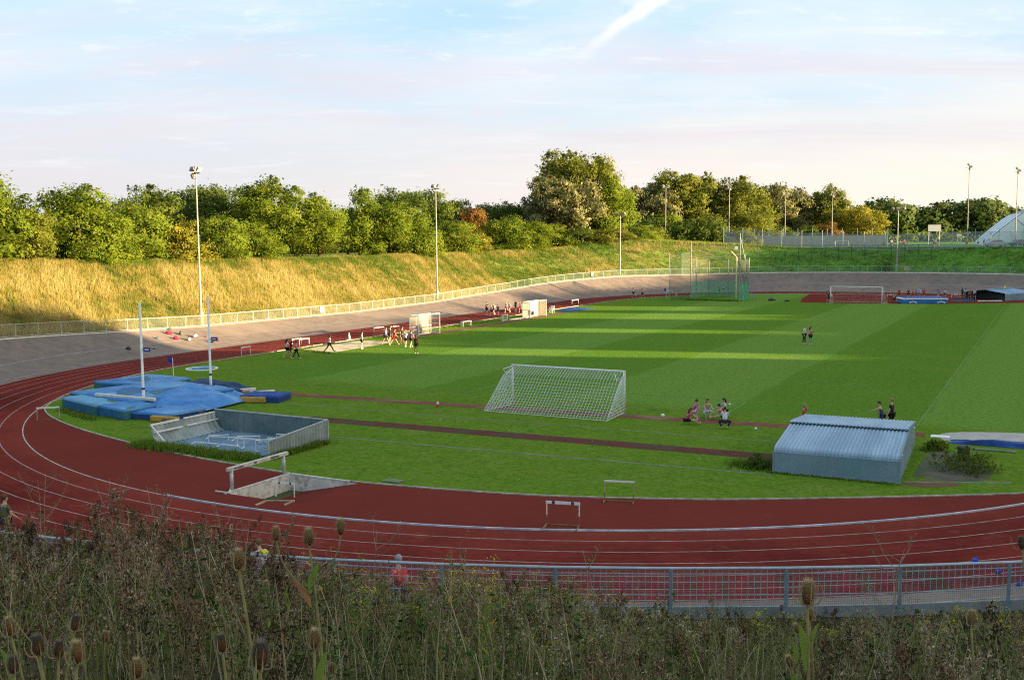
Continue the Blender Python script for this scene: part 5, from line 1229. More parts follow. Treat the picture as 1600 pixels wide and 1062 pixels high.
gp('boy in a dark top standing behind the boys in white and purple',-10.55,99.48,G0,2.6,1.72,(.05,.04,.04),(.06,.035,.035),DK,1,'stand')
gp('boy in a white tee shirt seen from behind in the group of boys',-9.92,96.43,G0,.3,1.64,WHT,(.05,.03,.04),BL_,2,'walk',shoes=WHT)
gp('boy in a purple tee shirt at the right of the group of boys',-9.41,96.40,G0,.5,1.62,(.34,.06,.30),BLK,BR,0,'walk',shoes=WHT)
gp('person in dark brown standing apart on the sunlit grass in front of the boys',-8.46,91.2,G0,.3,1.66,(.10,.055,.035),(.03,.025,.02),BR,3,'stand',shoes=WHT)
RUNG = 'runners on the back straight'
for (x,y,h,top,lg,hr,sk,po,l) in ((-3.27,135.58,1.72,(.10,.02,.03),(.05,.02,.025),BR,1,'folded','tall person in dark maroon, leftmost of the runners on the back straight'),(-2.64,134.97,1.42,(.38,.36,.55),BLK,BL_,0,'runb','child in a lavender top in the left cluster of runners'),(-2.33,136.05,1.62,(.66,.50,.42),(.2,.05,.06),BL_,2,'run','pale topped runner behind the child in lavender'),(-1.77,134.89,1.5,(.04,.035,.07),(.03,.03,.05),BR,0,'run','runner in navy at the right of the left cluster'),
    (-.71,139.9,1.5,(.52,.42,.58),(.2,.16,.26),BL_,2,'runb','runner in lilac at the left of the second cluster'),(-.28,140.44,1.45,(.62,.30,.36),(.4,.16,.2),BR,0,'run','runner in pink beside the runner in lilac'),(.55,141.56,1.62,(.06,.05,.09),BLK,BL_,0,'stand','dark topped runner standing clear at the middle of the second cluster'),(1.2,140.89,1.45,(.62,.28,.34),(.5,.2,.24),BL_,0,'runb','runner in pale pink next to the boarded goal'),(1.51,141.46,1.6,(.14,.03,.05),(.1,.03,.04),DK,0,'run','runner with long dark hair nearest the boarded goal')):
    person(l,x,y,.0,-2.6,h,top,lg,hr,sk,po,group=RUNG,long_hair='long dark hair' in l,shoes=WHT)
person('jogger in a lilac tee shirt on the far curve, left of a pair',20.19,172.11,0,-1.0,1.7,(.55,.45,.62),BLK,BL_,0,'runb',group='joggers on the far curve',shoes=WHT)
person('jogger in a tan vest and black shorts on the far curve, right of a pair',21.55,171.22,0,-1.0,1.58,(.42,.22,.14),BLK,BR,1,'run',group='joggers on the far curve',sleeves=False,shoes=WHT)
person('person in dark kit jogging behind the green net',36.04,180.36,0,-1.2,1.45,(.16,.08,.07),BLK,BR,0,'run',group='joggers on the far curve')
person('person in a white top jogging behind the green net',37.34,183.03,0,-1.2,1.5,WHT,BLK,BR,0,'runb',group='joggers on the far curve')
FAR = 'athletes at the far apron'
for (x,y,h,top,lg,hr,sk,po,fc,l) in ((46.6,152.9,1.9,(.035,.035,.07),(.03,.03,.04),DK,1,'stand',2.8,'person in dark navy leaning at the left post of the far goal'),(47.5,154.2,1.6,WHT,(.2,.2,.26),BR,0,'stand',2.2,'person in a white top just behind the left post of the far goal'),
    (57.63,156.5,1.75,(.035,.03,.03),(.05,.03,.03),BL_,0,'squat',1.2,'person in black crouching by the small hurdle right of the far goal'),(60.45,162.05,1.72,(.42,.03,.04),(.10,.02,.025),BL_,0,'stand',3.0,'person in a red tee shirt standing left of the high jump bed'),(62.62,163.96,1.6,(.05,.045,.06),(.05,.02,.03),BL_,0,'hips',2.9,'person in a black top behind the left end of the high jump bed'),(63.02,163.07,1.55,(.55,.16,.10),(.2,.03,.04),BR,0,'stand',3.1,'person in a coral top behind the high jump bed'),
    (63.76,163.82,1.55,(.45,.12,.26),(.05,.03,.05),BL_,0,'stand',2.7,'person in dark pink half hidden beside the one in coral'),(64.44,164.59,1.8,(.20,.52,.58),(.22,.45,.52),BL_,0,'stand',3.3,'tall person in turquoise behind the high jump bed'),(64.85,164.9,1.55,WHT,(.3,.3,.3),BR,0,'stand',3.0,'person in white partly behind the one in turquoise'),(64.95,163.7,1.68,(.48,.05,.05),(.25,.04,.05),BR,0,'hips',3.2,'person in red at the right of the one in turquoise'),
    (68.3,165.84,1.6,(.06,.10,.42),(.3,.3,.42),BR,0,'bend',4.2,'person in a blue top bending over behind the right end of the high jump bed'),(68.43,164.1,1.5,WHT,(.05,.03,.05),BR,0,'stand',3.8,'person in a white top at the right end of the high jump bed'),
    (71.1,163.78,1.7,(.03,.03,.045),(.035,.03,.03),DK,3,'run',4.0,'person in black with a dark head, leftmost of the four at the far shelter'),(71.01,162.44,1.68,WHT,BLK,DK,3,'walk',3.6,'person in a white tee shirt and black shorts beside the one in black'),(71.12,161.11,1.66,(.40,.06,.07),(.3,.05,.06),BR,0,'walk',3.4,'person in red third from left near the far shelter'),(71.49,160.41,1.7,(.60,.56,.55),BLK,BL_,0,'walk',3.3,'person in a pale top nearest the dark end of the far shelter')):
    person(l,x,y,0,fc,h,top,lg,hr,sk,po,group=FAR,shoes=WHT)
PAIR = 'pair standing on the pitch'
person('man in a white shirt and dark trousers standing in the middle of the pitch',27.36,96.8,G0,2.2,1.76,(.58,.62,.68),(.035,.035,.05),(.3,.24,.18),2,'stand',long_legs=True,group=PAIR,shoes=WHT)
person('woman in a magenta top with long black hair in the middle of the pitch',27.88,96.6,G0,2.6,1.62,(.45,.05,.22),(.06,.03,.05),DK,1,'folded',long_hair=True,sleeves=False,group=PAIR,shoes=WHT)
gp('girl in a red tee shirt walking behind the left end of the near shelter',15.0,52.75,G0,-1.2,1.62,(.55,.05,.03),BLK,BL_,0,'walk',long_hair=True)
gp('girl in a grey vest leaning forward behind the near shelter',19.25,53.4,G0,-1.3,1.6,(.07,.09,.15),(.05,.06,.12),BR,0,'reach',sleeves=False)
gp('girl in a black tee shirt standing behind the right end of the near shelter',19.7,53.35,G0,-.9,1.74,(.022,.022,.025),BLK,BL_,0,'stand')
SITG = 'children sitting on the grass'
person('child in a pink top squatting beside the runway, left at the back of the circle',10.15,57.88,G0,1.9,1.55,(.56,.12,.34),(.62,.58,.64),BR,0,'squat',group=SITG,shoes=WHT)
person('child with long brown hair and pale leggings sitting cross legged facing the camera',10.95,57.85,G0,3.0,1.45,(.45,.36,.22),(.46,.48,.60),(.10,.055,.03),2,'cross',long_legs=True,long_hair=True,group=SITG,shoes=WHT)
person('child in a pale pink top sitting and reaching forward with legs out to the left',11.75,57.05,G0,-1.3,1.5,(.62,.25,.30),BLK,DK,0,'sitfwd',group=SITG,shoes=(.62,.55,.10))
person('child with dark hair and a white top half hidden behind the one in pale pink',12.0,57.95,G0,-2.0,1.45,(.55,.55,.58),BLK,DK,0,'cross',group=SITG,long_hair=True)
person('red haired child in a red top sitting on the near side of the runway',9.45,55.85,G0,1.35,1.5,(.52,.05,.12),(.04,.02,.03),(.14,.045,.025),0,'sitfwd',long_hair=True,group=SITG,shoes=(.6,.58,.42))
person('child in a white tee shirt and black trousers sitting with back to the camera',11.26,54.4,G0,.15,1.55,(.66,.69,.74),(.03,.03,.035),BR,0,'cross',long_legs=True,group=SITG)
NEAR = 'people on the near banking'
for (b,a,h,top,lg,hr,sk,po,fc,lh,l,lo) in ((14.0,-42.75,1.80,(.58,.07,.06),(.04,.05,.09),(.32,.31,.30),2,'stand',-.6,False,'grey haired person in a red top standing just beyond the mesh railing',True),(8.9,-42.05,1.74,(.68,.68,.72),(.05,.05,.06),(.16,.10,.05),0,'reach',-.8,False,'person in a white top with yellow shoulders behind the weeds',True),(-2.5,-41.9,1.80,(.10,.12,.07),(.03,.03,.035),(.10,.06,.035),0,'walk',.6,False,'person in a dark green camouflage top at the left edge beside the track',True)):
    p = O(b,a); t = person(l,p.x,p.y,Hgt(b,a),fc,h,top,lg,hr,sk,po,long_legs=lo,long_hair=lh,group=NEAR)
    if 'yellow' in l:
        mb = MB(); mb.ell((0,.0,1.37),(.2,.12,.09),12,6); mb.build('yellow_yoke', cloth((.60,.58,.04)), t, True)
CT = 'people on the far courts'
cp = [(74.9,210,1.3),(77.2,212,1.7),(78.0,214,1.65),(79.0,212,1.6),(80.2,213,1.7),(81.0,216,1.5),(86.6,214,1.6),(87.8,216,1.7),(93.4,214,1.7),(94.2,216,1.6),(96.9,214,1.65),(97.5,218,1.7)]
cl = ['person in dark blue alone by the small court goal','person in white at the left of the court players','person in dark red second of the court players','person in pale yellow among the court players','person in bright red among the court players','person in black right of the bright red court player','person in maroon walking alone behind the court fence','person in grey beside the one in maroon','person in orange red below the big sign board','person in lime green bib near the big sign board','person in navy near the tallest mast behind the fence','person in pale grey near the tallest mast behind the fence']
cc = [(.04,.05,.14),WHT,(.3,.05,.06),(.6,.55,.2),(.5,.05,.06),BLK,(.2,.05,.07),(.25,.25,.28),(.55,.12,.06),(.4,.6,.15),(.05,.06,.18),(.4,.42,.46)]
for (x,y,h),l,c_,po in zip(cp,cl,cc,['stand','walk','hips','run','stand','walk']*2): person(l,x,y,ground(x,y),3.0,h,c_,(.06,.06,.08),BR,0,po,group=CT,hand=False)
p = O(-11,150.5); t = thing('small_goal','tiny white goal on the far court behind the fence','goal',(p.x,p.y,ground(p.x,p.y)),-TH); mb = MB(); mb.tube([(-1.3,0,0),(-1.3,0,1.4),(1.3,0,1.4),(1.3,0,0)],.06,6); mb.build('frame',WPAINT,t); mb = MB(); mb.tube([(-1.3,.0,1.4),(-1.3,.8,0),(1.3,.8,0),(1.3,0,1.4)],.04,6); mb.build('back_frame',WPAINT,t)
flush_people()
# ================================================================== TREES AND GRASS
def unit(n): v = NR.normal(size=(n,3)); return v/np.linalg.norm(v,axis=1)[:,None]
def leaf_quads(C, size, tone, droop=.0, elong=1.0, outdir=None):
    """one small bent leaf-spray quad per centre"""
    n = len(C); a = unit(n)
    if outdir is not None:
        nrm = outdir+unit(n)*.75; nrm /= np.linalg.norm(nrm,axis=1)[:,None]+1e-9
    else: nrm = unit(n)
    u = np.cross(nrm, a); u /= np.linalg.norm(u,axis=1)[:,None]+1e-9; w = np.cross(nrm, u)
    s = size*NR.uniform(.6,1.3,n)[:,None]
    if outdir is not None:
        q = outdir*1.1+nrm*.55+unit(n)*.25; q /= np.linalg.norm(q,axis=1)[:,None]+1e-9; leaf_quads.N = np.repeat(q,4,axis=0)
    e = elong; V = np.empty((n,4,3)); V[:,0] = C-u*s*.5*e; V[:,1] = C-w*s*.36; V[:,2] = C+u*s*.5*e-np.array([0,0,1])*droop*s; V[:,3] = C+w*s*.36
    F = np.arange(n*4).reshape(n,4); return V.reshape(-1,3), F, tone
def crown_points(lobes, per, shell=.5, flat=1.0):
    """leaf clumps over a set of ellipsoid lobes (cx,cy,cz,rx,ry,rz); returns centres, outward dirs, tones"""
    Cs = []; Ds = []; Ts = []
    for (cx,cy,cz,rx_,ry_,rz_) in lobes:
        area = (rx_*ry_+rx_*rz_+ry_*rz_)/3; nc = max(6, int(area*per)); d = unit(nc); rr = NR.uniform(shell,1.08,nc)**.6
        c = np.array([cx,cy,cz])+d*np.array([rx_,ry_,rz_])*rr[:,None]; Cs.append(c); Ds.append(d); Ts.append(NR.normal(.5,.16,nc))
    return np.concatenate(Cs), np.concatenate(Ds), np.concatenate(Ts)
def foliage(lobes, per_clump, clump_per, leaf, clump_r, spikes=0, tone_bias=0.0, droop=.1, shell=.5, zmin=.1, elong=1.2):
    C, D, T = crown_points(lobes, clump_per, shell); n = len(C); k = per_clump
    r = clump_r*NR.uniform(.5,1.3,n)
    P = C[:,None,:]+NR.normal(size=(n,k,3))*r[:,None,None]*np.array([1,1,.7])*.55
    O_ = np.repeat(D,k,axis=0); Tn = np.repeat(T,k)+NR.normal(0,.10,n*k)+tone_bias; P = P.reshape(-1,3)
    if spikes:
        # ragged leading shoots
        top = sorted(lobes, key=lambda l: -(l[2]+l[5]))[:max(3,len(lobes)//2)]; S = []
        for _ in range(spikes):
            l = top[NR.integers(len(top))]; a = NR.uniform(0,6.28); q = NR.uniform(0,.75)
            b = np.array([l[0]+l[3]*q*math.cos(a), l[1]+l[4]*q*math.sin(a), l[2]+l[5]*math.sqrt(1-q*q)*.92]); L = l[5]*NR.uniform(.14,.36); d = np.array([math.cos(a)*.35*q, math.sin(a)*.35*q, 1.0])
            m = 26; t = NR.uniform(0,1,m)[:,None]; S.append(b+d*L*t+NR.normal(size=(m,3))*leaf*.55*(1-t*.75))
        S = np.concatenate(S); P = np.concatenate([P,S]); O_ = np.concatenate([O_,np.tile([0,0,1.0],(len(S),1))]); Tn = np.concatenate([Tn,NR.normal(.62+tone_bias,.12,len(S))])
    keep = P[:,2] > zmin; P, O_, Tn = P[keep], O_[keep], Tn[keep]
    return leaf_quads(P, leaf, np.clip(Tn,0,1), droop, elong, O_)
def limb_mesh(h, lobes, r0, n=9):
    mb = MB(); top = h*.62; mb.tube([(0,0,-.2),(.05*h*.1,.02,h*.2),(-.03*h*.1,.0,h*.4),(0,.03,top)],[r0*1.25,r0,r0*.8,r0*.45],8)
    for i in range(min(n,len(lobes))):
        l = lobes[i]; z0 = h*(.18+.4*(i/max(1,n))); p = Vector((l[0]*.85,l[1]*.85,l[2])); q = Vector((0,0,z0)); m = q.lerp(p,.5)+Vector((0,0,.04*h)); mb.tube([q,m,p],[r0*.5,r0*.33,r0*.1],6)
    return mb
BARK = M('bark',(.10,.08,.06),(.06,.05,.04),scale=3,rough=.95,bump=.5,stretch=(4,4,.6))
def lobes_bushy(seed, n=13):
    r = np.random.default_rng(seed); L = []
    for i in range(n):
        a = 6.28*i/n*2.4+r.uniform(-.4,.4); z = (.10,.30,.5,.72)[i%4]+r.uniform(-.05,.08); w = .38*(1-.6*max(0,z-.35)/.5); L.append((w*math.cos(a)*r.uniform(.5,1),w*math.sin(a)*r.uniform(.5,1),z,r.uniform(.17,.25),r.uniform(.17,.25),r.uniform(.12,.19)))
    return L+[(0,0,.45,.30,.30,.38),(r.uniform(-.1,.1),r.uniform(-.1,.1),.80,.17,.17,.17)]
def lobes_tall(seed, n=14):
    r = np.random.default_rng(seed); L = []
    for i in range(n):
        a = r.uniform(0,6.28); z = .2+.66*i/n; w = .30*math.sin(math.pi*min(1,.22+z*.72))**.8; L.append((w*math.cos(a),w*math.sin(a),z,r.uniform(.13,.2),r.uniform(.13,.2),r.uniform(.10,.17)))
    return L+[(0,0,.42,.26,.26,.34),(.04,0,.72,.17,.17,.2),(-.02,.02,.88,.10,.10,.12)]
def lobes_round(seed, n=20):
    r = np.random.default_rng(seed); L = []
    for i in range(n):
        a = 2.4*i+r.uniform(-.4,.4); z = .26+.62*(i+.5)/n; w = .40*math.sqrt(max(.05,1-((z-.52)/.46)**2)); L.append((w*math.cos(a),w*math.sin(a),z,r.uniform(.13,.2),r.uniform(.13,.2),r.uniform(.09,.14)))
    return L+[(0,0,.5,.3,.3,.3),(.05,.05,.82,.16,.16,.13)]
def scaled(L,w,h): return [(a*w,b*w,c*h,d*w,e*w,f*h) for a,b,c,d,e,f in L]
GREENS = LEAF('leaf_green',[(.060,.098,.009),(.125,.180,.015),(.195,.240,.024),(.27,.29,.038)],.6)
DARKG = LEAF('leaf_dark_green',[(.044,.080,.013),(.088,.132,.021),(.138,.175,.030),(.19,.21,.042)],.55)
YELG = LEAF('leaf_yellow_green',[(.09,.10,.010),(.17,.17,.018),(.25,.22,.024),(.32,.26,.04)])
SILV = LEAF('leaf_silver',[(.07,.085,.03),(.15,.155,.055),(.25,.235,.09),(.37,.33,.16)])
OLIVE = LEAF('leaf_olive',[(.068,.095,.012),(.135,.162,.020),(.205,.215,.032),(.28,.265,.055)],.58)
LIGHTG = LEAF('leaf_light_green',[(.075,.125,.012),(.145,.205,.018),(.215,.260,.028),(.29,.31,.05)],.58)
RUST = LEAF('leaf_rust',[(.05,.07,.012),(.12,.10,.02),(.24,.10,.03),(.36,.12,.04)])
PROTO = {}; WF = 1.14
def proto(kind, v):
    """unit crown meshes are grown at a nominal size and shared between trees"""
    k = (kind, v)
    if k in PROTO: return PROTO[k]
    if kind == 'bushy': W_,H_,L = 7.5,6.5,lobes_bushy(10+v); q = foliage(scaled(L,W_,H_),30,15.0,.21,.62,spikes=16)
    elif kind == 'shrub': W_,H_,L = 6,5,lobes_bushy(40+v,11); q = foliage(scaled(L,W_,H_),28,17,.19,.5,spikes=10)
    elif kind == 'tall': W_,H_,L = 10,10,lobes_tall(70+v); q = foliage(scaled(L,W_,H_),30,12.5,.26,.75,spikes=34)
    elif kind == 'light': W_,H_,L = 7,10,lobes_tall(90+v,11); q = foliage(scaled(L,W_,H_),28,12,.25,.7,spikes=26)
    elif kind == 'round': W_,H_,L = 13,11,lobes_round(120+v); q = foliage(scaled(L,W_,H_),30,9.0,.31,.95,spikes=8)
    elif kind == 'hero': W_,H_,L = 19,20,lobes_round(150+v,34); L = [(a,b,c,d*.8,e*.8,f*.9) for a,b,c,d,e,f in L]; q = foliage(scaled(L,W_,H_),26,5.6,.48,1.05,spikes=14)
    elif kind == 'willow': W_,H_,L = 15,14,lobes_round(170+v,24); q = foliage(scaled(L,W_,H_),26,6.2,.46,1.0,spikes=22,droop=.5)
    V,F,T = q; PROTO[k] = (V,F,T,scaled(L,W_,H_),W_,H_,{'n':leaf_quads.N}); return PROTO[k]
def tree(label, kind, v, x, y, ztop, width, leafmat, cat='tree', group=None, rz=0.0, name='tree'):
    z = ground(x,y)-.15; V,F,T,L,W_,H_,cache = proto(kind,v); h = ztop-z
    t = thing(name,label,cat,(x,y,z),rz,group); t.scale = (width*WF/W_,width*WF/W_,h/H_/.985)
    if leafmat.name not in cache:
        c = npmesh('crown',V,F,leafmat,T,t,nrm=cache['n']); mb = limb_mesh(H_,L,W_*.022); tr = mb.build('trunk',BARK,t,True); cache[leafmat.name] = (c.data,tr.data)
    else:
        for nm,me in zip(('crown','trunk'),cache[leafmat.name]): o = bpy.data.objects.new(nm,me); COL.objects.link(o); o.parent = t
    return t
GL = 'trees along the top of the golden bank'; GB = 'trees behind the bank hedge line'; GF = 'tall trees beyond the far mound'
TREES = [
('bushy',0,-52.6,103.1,16.6,10.2,GREENS,GL,'tallest leafy tree cut by the left edge of the picture'),('bushy',1,-48.9,105.3,13.3,6.6,OLIVE,GL,'low yellowish tree beside the leftmost tall tree'),('bushy',2,-47.0,112.9,15.9,9.6,GREENS,GL,'broad pointed green tree above the shadowed end of the golden bank'),('bushy',3,-43.9,114.5,13.0,6.4,LIGHTG,GL,'low light green tree right of the broad pointed tree'),
('bushy',0,-42.9,120.7,14.4,8.2,LIGHTG,GL,'rounded light green tree just left of the nearest floodlight mast'),('shrub',0,-39.0,122.8,12.5,6.4,YELG,GL,'yellow green shrub at the foot of the hedge, left of the nearest mast'),('bushy',1,-36.5,130.6,13.3,7.8,LIGHTG,GL,'light green tree immediately right of the nearest floodlight mast'),('shrub',1,-32.8,134.4,12.4,6.6,GREENS,GL,'low round green shrub below the tall feathery tree'),
('tall',0,-33.3,147.3,18.6,10.6,GREENS,GL,'tall feathery green tree rising highest on the left half of the hedge'),('tall',1,-28.1,152.8,16.4,10.4,GREENS,GL,'spreading green tree right of the tall feathery tree'),('light',0,-23.7,163.1,17.9,7.2,LIGHTG,GL,'thin pale tree with ragged light shoots, left of the dark round tree'),('bushy',2,-19.1,165.5,15.6,9.6,GREENS,GL,'green tree in front of the dark round tree left of the second mast'),
('shrub',0,-15.0,168.9,13.6,8.2,GREENS,GL,'low green shrub just left of the second floodlight mast'),('bushy',3,-9.6,178.8,13.0,8.2,LIGHTG,GL,'light green tree just right of the second floodlight mast'),('shrub',1,-5.9,181.6,11.2,5.2,YELG,GL,'bright yellow shrub on the bank between the second mast and the big tree'),('bushy',0,-.9,191.5,13.9,9.8,GREENS,GL,'green tree right of the bright yellow shrub'),('bushy',1,4.3,194.8,13.1,8.8,GREENS,GL,'low green tree at the foot of the big tree, left side'),
('tall',2,-50.1,145.6,17.4,10,DARKG,GB,'darker tree behind the hedge left of the nearest floodlight mast'),('round',0,-44.8,155.4,18.1,12.5,DARKG,GB,'dark ragged tree behind the nearest floodlight mast'),('round',1,-20.0,204.7,19.6,14.5,DARKG,GB,'large dark round tree left of the second floodlight mast'),('round',2,-12.7,211.9,17.7,9.6,DARKG,GB,'dark tree directly right of the second floodlight mast'),('bushy',3,-7.3,206.0,16.0,7.8,RUST,GB,'tree with reddish autumn leaves right of the second mast'),('round',0,-3.3,221.4,17.2,9,DARKG,GB,'dark tree right of the reddish autumn tree'),('round',1,2.2,222.3,17.6,9,DARKG,GB,'dark tree nearest the left flank of the big tree'),
('round',2,-54.2,137.9,15.5,8.5,DARKG,GB,'dark low tree behind the gap near the broad pointed tree'),('round',1,-29.0,185.2,15.5,9,DARKG,GB,'dark low tree seen behind the thin pale tree'),('tall',2,-41.0,166.9,15.8,10,DARKG,GB,'dark tree behind, left of the tall feathery tree'),('bushy',2,-56.5,118,15.2,9,DARKG,GB,'dark tree in the background behind the low yellowish tree'),('round',0,-36,158,15.4,10,DARKG,GB,'dark tree in the background between nearest mast and tall feathery tree'),
('hero',0,14.0,222.0,27.9,16.3,OLIVE,GF,'biggest broad rounded green tree of the whole skyline'),('willow',0,10.9,212.0,22.0,13.6,SILV,GF,'silvery willow like tree in front of the biggest tree'),('tall',0,20.6,214.0,21.4,11,LIGHTG,GF,'yellowish tree leaning out of the right flank of the biggest tree'),('shrub',0,17.7,204.0,11.6,8.4,OLIVE,GF,'dark mouthed bush under the right flank of the biggest tree'),('shrub',1,9.0,202.0,12.6,8,GREENS,GF,'leafy bush under the silvery willow like tree'),
('shrub',0,5.5,203,11.6,8,GREENS,GF,'leafy bush left of the silvery willow like tree'),('shrub',1,22.0,207,11.6,8,OLIVE,GF,'olive bush at the right foot of the biggest tree'),('shrub',0,26.5,216,12.4,8,LIGHTG,GF,'light bush between the biggest tree and the dark poplars'),('shrub',1,13.4,203,11.8,8,DARKG,GF,'dark bush directly below the biggest tree'),('shrub',0,31.5,232,12.2,9,OLIVE,GF,'olive bush on the mound left of the leftmost thin mast'),
('willow',1,34.5,258.0,22.2,14.4,SILV,GF,'greyish tree left of the dark poplars'),('hero',1,42.8,262.0,26.0,17.0,OLIVE,GF,'dark twin topped poplar behind the leftmost thin mast'),('tall',1,49.6,268.0,25.4,15.1,OLIVE,GF,'dark poplar in the middle of the far trees'),('tall',2,57.0,262.0,24.2,17.0,OLIVE,GF,'broad olive poplar right of the second thin mast'),('bushy',1,36.5,250.0,15.6,13,LIGHTG,GF,'lower light green tree below the dark poplars'),('bushy',2,47.0,252.0,15.0,13,OLIVE,GF,'low tree under the middle dark poplar'),('bushy',3,57.5,252.0,15.5,13,OLIVE,GF,'low olive tree under the broad olive poplar'),
('willow',0,72.0,285.0,23.4,15.5,SILV,GF,'pale silvery tree behind the third thin mast'),('willow',1,80.0,290.0,21.6,11.8,OLIVE,GF,'pale olive tree left of the last sunlit poplar'),('tall',0,86.4,285.0,23.2,12.5,OLIVE,GF,'last sunlit poplar before the dark wood'),('round',2,90.5,275.0,17.4,13.5,YELG,GF,'bright yellow green round tree at the edge of the dark wood'),('willow',0,64.4,280.0,20.6,12.2,OLIVE,GF,'olive tree filling the gap left of the pale silvery tree'),('shrub',1,53.5,238.0,11.8,6.5,OLIVE,GF,'small bush at the end of the mound in front of the broad olive poplar'),('shrub',0,79.5,262.0,13.4,8,RUST,GF,'small reddish brown bush beside the fourth thin mast'),('shrub',1,75,262.0,12.4,9,DARKG,GF,'dark bush behind the boarded wall'),('shrub',0,67,258.0,12.6,8,DARKG,GF,'dark bush at the foot of the pale silvery tree'),
]
rt = random.Random(3)
for (k,v,x,y,zt,w,m,g,l) in TREES: tree(l,k,v,x,y,zt,w,m,group=g,rz=rt.uniform(0,6.28))
def woodland():
    """far dark wood on the right skyline"""
    L = []; r = np.random.default_rng(5); C = []
    for i in range(46):
        x = 84+i*3.6+r.uniform(-1,1); y = 372+r.uniform(-16,22); px = 800+1624*x/y
        top = float(np.interp(px,[1150,1340,1375,1405,1440,1468,1490,1530,1560,1600,1700],[352,322,311,319,325,312,319,309,322,330,322]))
        z = 10.3+(363-top)/1624*y+r.uniform(-1.6,.3); w = r.uniform(5.5,8)
        L += [(x,y,z-3.2,w,w,3.2),(x+r.uniform(-3,3),y-4,z-6.5,w*.8,w*.8,3.6),(x+r.uniform(-3,3),y-7,7.4+2.6,w*.8,w*.6,3.2),(x,y,10,w,w,5)]
    V,F,T = foliage(L,18,1.5,1.05,1.7,spikes=0,zmin=6.8,shell=.75,tone_bias=-.05); o = npmesh('woodland',V,F,LEAF('leaf_wood',[(.026,.050,.010),(.050,.085,.016),(.085,.115,.026),(.13,.145,.04)],.4),T,nrm=leaf_quads.N)
    tag(o,'dark rounded wood along the far right skyline behind the courts','woodland',kind='stuff')
    V,F,T = foliage([(84+i*4.5,330+(i%3)*5,8.6,4,3,2.2) for i in range(32)],16,1.6,.8,1.2,zmin=7,shell=.6); tag(npmesh('scrub',V,F,DARKG,T,nrm=leaf_quads.N),'low green scrub at the foot of the far dark wood','scrub',kind='stuff')
woodland()
def thicket():
    L = []; r = np.random.default_rng(15)
    for ps in np.arange(-158,-18,.9):
        R = r.uniform(92,100); q = min(ST,key=lambda s: abs(psi_of(s[0]+s[2]*R,s[1]+s[3]*R)-ps)); p = O(q[0]+q[2]*R,q[1]+q[3]*R); L.append((p.x,p.y,9.2+r.uniform(-.5,1.6),3.6,3.6,3.4))
    V,F,T = foliage(L,18,2.6,.62,1.2,zmin=7,shell=.7,tone_bias=-.15); tag(npmesh('thicket',V,F,DARKG,T,nrm=leaf_quads.N),'dark thicket filling the gaps behind the trees on the bank','thicket',kind='stuff')
thicket()
def tree_belt():
    """tall tree belt on the west bank, outside the picture on the right: the low sun comes through its gaps"""
    UW = [(-60,12),(40,12.5),(56,15),(70,16),(80,15.2),(85.5,13.4),(86.9,11),(87.8,-1.5),(92.0,-1.5),(93.2,4.6),(99,5.0),(101,6.4),(104.5,6.5),(106,5.0),(109.6,5.4),(110.0,-.6),(113.8,-.6),(114.6,6.4),(116,4.8),(120,6.4),(123,6.6),(125,5),(127.6,4.6),(128.2,-.6),(137.2,-.9),(138.2,6.2),(141,6.7),(142.6,3.6),(143.4,.6),(150.5,.2),(151.5,3.8),(157,6.8),(163,6.8),(166,4.4),(172,5.2),(180,4.4),(190,3.4),(200,3.8),(206,5.4),(218,5.2),(226,2.5),(240,.5),(262,-1)]
    us = np.array([p[0] for p in UW]); ws = np.array([p[1] for p in UW]); tl = math.tan(SUN_EL); D0 = 118.0
    V = []; Fq = []; mb = MB()
    u = -60.0
    while u < 262:
        u2 = u+.8; um = u+.4; w = float(np.interp(um,us,ws)); z = w+D0*tl-.7
        if z > 9.0:
            c = [Vector((SD[0]*d+SP[0]*q,SD[1]*d+SP[1]*q,0)) for d in (D0,D0+1.5) for q in (u,u2)]; zb = 7.0
            mb.add([(p.x,p.y,zb) for p in c]+[(p.x,p.y,z) for p in c],[(0,1,5,4),(3,2,6,7),(1,3,7,5),(2,0,4,6),(4,5,7,6)])
        u = u2
    n = 52000; uu = NR.uniform(-60,262,n); w = np.interp(uu,us,ws); zt = w+D0*tl+NR.normal(0,.35,n); zz = 7+(zt-7)*NR.uniform(0,1,n)**.7; dd = D0+NR.uniform(-3,4,n)
    ok = zt > 8.4; uu,zz,dd = uu[ok],zz[ok],dd[ok]; P = np.stack([SD[0]*dd+SP[0]*uu,SD[1]*dd+SP[1]*uu,zz],1)
    V,F,T = leaf_quads(P,.8,NR.uniform(.1,.9,len(P))); o = npmesh('tree_belt',V,F,DARKG,T); tag(o,'dense belt of tall trees on the bank beyond the right edge','tree belt',kind='stuff')
    core = mb.build('branch_mass',BARK,o)  # solid slab added inside the foliage so the belt fully blocks the sun
tree_belt()
